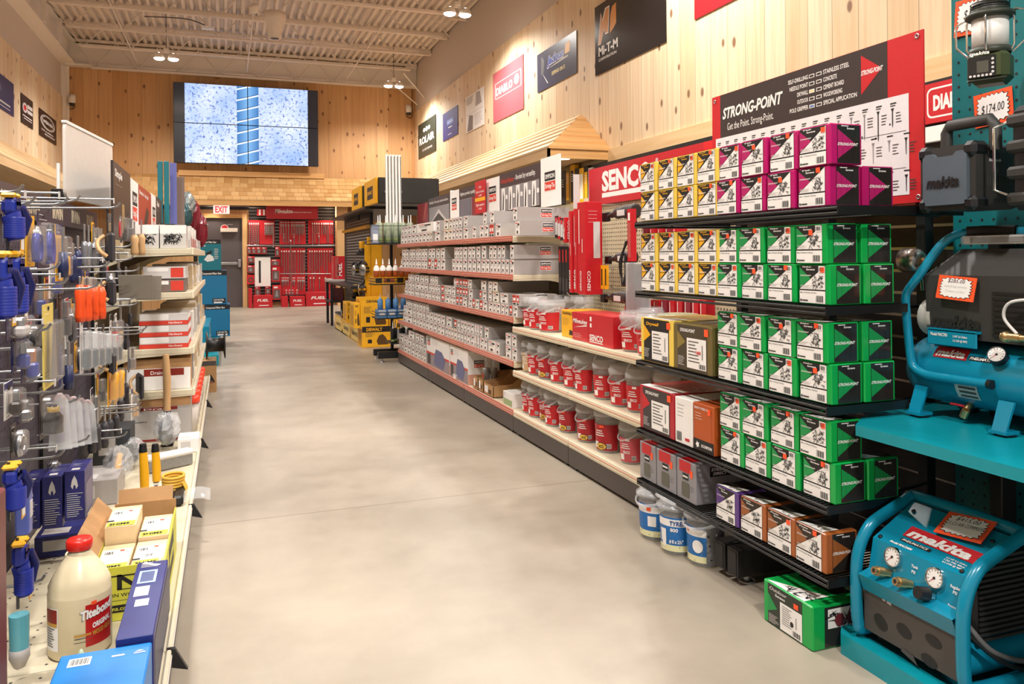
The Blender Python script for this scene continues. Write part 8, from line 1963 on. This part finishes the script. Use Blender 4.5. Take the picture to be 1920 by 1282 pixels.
def blob(px, py, Y, rx_, rz_, m, name, label, seed, cat='bag'):
    q = aY(px, py, Y); rnd = random.Random(seed); b = MB(); vs = []
    for j in range(9):
        for k in range(14):
            th = PI*j/8; ph = 2*PI*k/14; r_ = 1+.25*rnd.random(); vs.append((rx_*r_*math.sin(th)*math.cos(ph), rx_*r_*math.sin(th)*math.sin(ph), -rz_*r_*math.cos(th)))
    b.add(vs, [(j*14+k, j*14+(k+1) % 14, (j+1)*14+(k+1) % 14, (j+1)*14+k) for j in range(8) for k in range(14)], m)
    return tag(obj(name, b, None, q), label, cat)
mMr = mat('maroon plastic pack', '#7c1f2c', .3, var=.3); mSl = mat('silver foil pack', '#9aa6a8', .25, .5, var=.5)
blob(352, 382, 8.0, .06, .10, mSl, 'foil_bag', 'crumpled silver bag at the far end of the left shelves, upper', 3)
blob(345, 405, 7.8, .07, .10, mat('dark teal foil', '#33555a', .3, .3, var=.5), 'foil_bag', 'crumpled dark teal bag under the silver bag', 4)
blob(366, 410, 8.3, .05, .15, mMr, 'maroon_bag', 'tall crumpled maroon bag left of the exit door', 5)
blob(378, 432, 8.3, .05, .14, mMr, 'maroon_bag', 'lower crumpled maroon bag hanging left of the exit door', 6)
blob(358, 385, 8.15, .03, .05, mMr, 'maroon_bag', 'small maroon tuft on top of the left packs', 7)
lbox('tool_carton', aY(300, 400, 6.3).x, aY(327, 400, 6.3).x, 6.3, 1.3205, .2, .08, BLACK, 'black carton in front of the teal cards on the left shelving', None)
a = aY(330, 396, 6.4); tag(obj('orange_box', Carton(.035, .1, .06, mOl), None, (a.x-.0, 6.35, 1.3215)), 'small orange box beside the black carton on the left shelving', 'box')
# low left corner goods
q = aX(45, 1150, -.45); h = q.z-aX(45, 1250, -.45).z
t = thing('caulk_gun', 'teal and grey tubular tool hanging in the lower left corner', 'hand tool', (-.46, q.y, q.z-h)); obj('barrel', MB().tube([(0,0,h*.35),(0,.0,h)], [.02,.021], mat('pale teal tube', '#5fa8b8', .3), 14), t); obj('nose', MB().lathe([(0,0),(.012,0),(.022,h*.2),(.022,h*.36),(0,h*.36)], GREY, 14), t)
q = aX(45, 1000, -.47); tag(obj('blue_level', MB().box(-.015,.015,-.02,.02,0,.12,mat('soft blue plastic', '#5a68b4', .4),.004).box(.015,.017,-.012,.012,.04,.08,LGREY), None, (-.47, q.y, q.z)), 'soft blue upright tool grip between the small blue clamp and the navy boxes', 'hand tool')
tag(obj('frame_post', MB().box(-.03,.0,-.03,.03,0,.55,mat('dark red post', '#6a1c22', .4),.004), None, (aX(8, 1100, -.40).x, aX(6, 1200, -.40).y, .166)), 'dark red upright post at the lower left picture edge', 'post')

q = aY(366, 400, 8.42); tag(obj('bag_stand', MB().cyl((0,0,0),(0,0,q.z+.1),.02,BLACK,10).cyl((0,0,q.z),(-.02,-.75,q.z),.008,MET,8).cyl((0,0,q.z-.12),(.12,-.2,q.z-.12),.008,MET,8).box(-.15,.15,-.15,.15,0,.02,BLACK), None, (q.x, q.y, 0)), 'black stand carrying the foil and maroon bags past the left shelving', 'stand')

for i, (x0, y, w, d, h, m, lb) in enumerate(((-.60, 2.95, .16, .2, .07, NAVY, 'navy flat box under the hanging navy boxes'), (-.62, 3.5, .2, .25, .10, GREY, 'grey box low at the pegboard left of the crumpled bags'), 
    (-.60, 4.15, .16, .2, .17, mat('dark slate goods', '#3a3d42', .5), 'dark slate box on the base shelf under the black scrapers'), (-.24, 4.28, .1, .16, .07, PAPER, 'white low box on the base shelf past the wide brush'))):
    c = Carton(w, d, h, m, .002); c.rect('front', w*.15, h*.3, w*.6, h*.8, LGREY).rect('top', w*.1, d*.1, w*.6, d*.4, LGREY)
    tag(obj('small_carton', c, None, (x0, y, .1665)), lb, 'box')
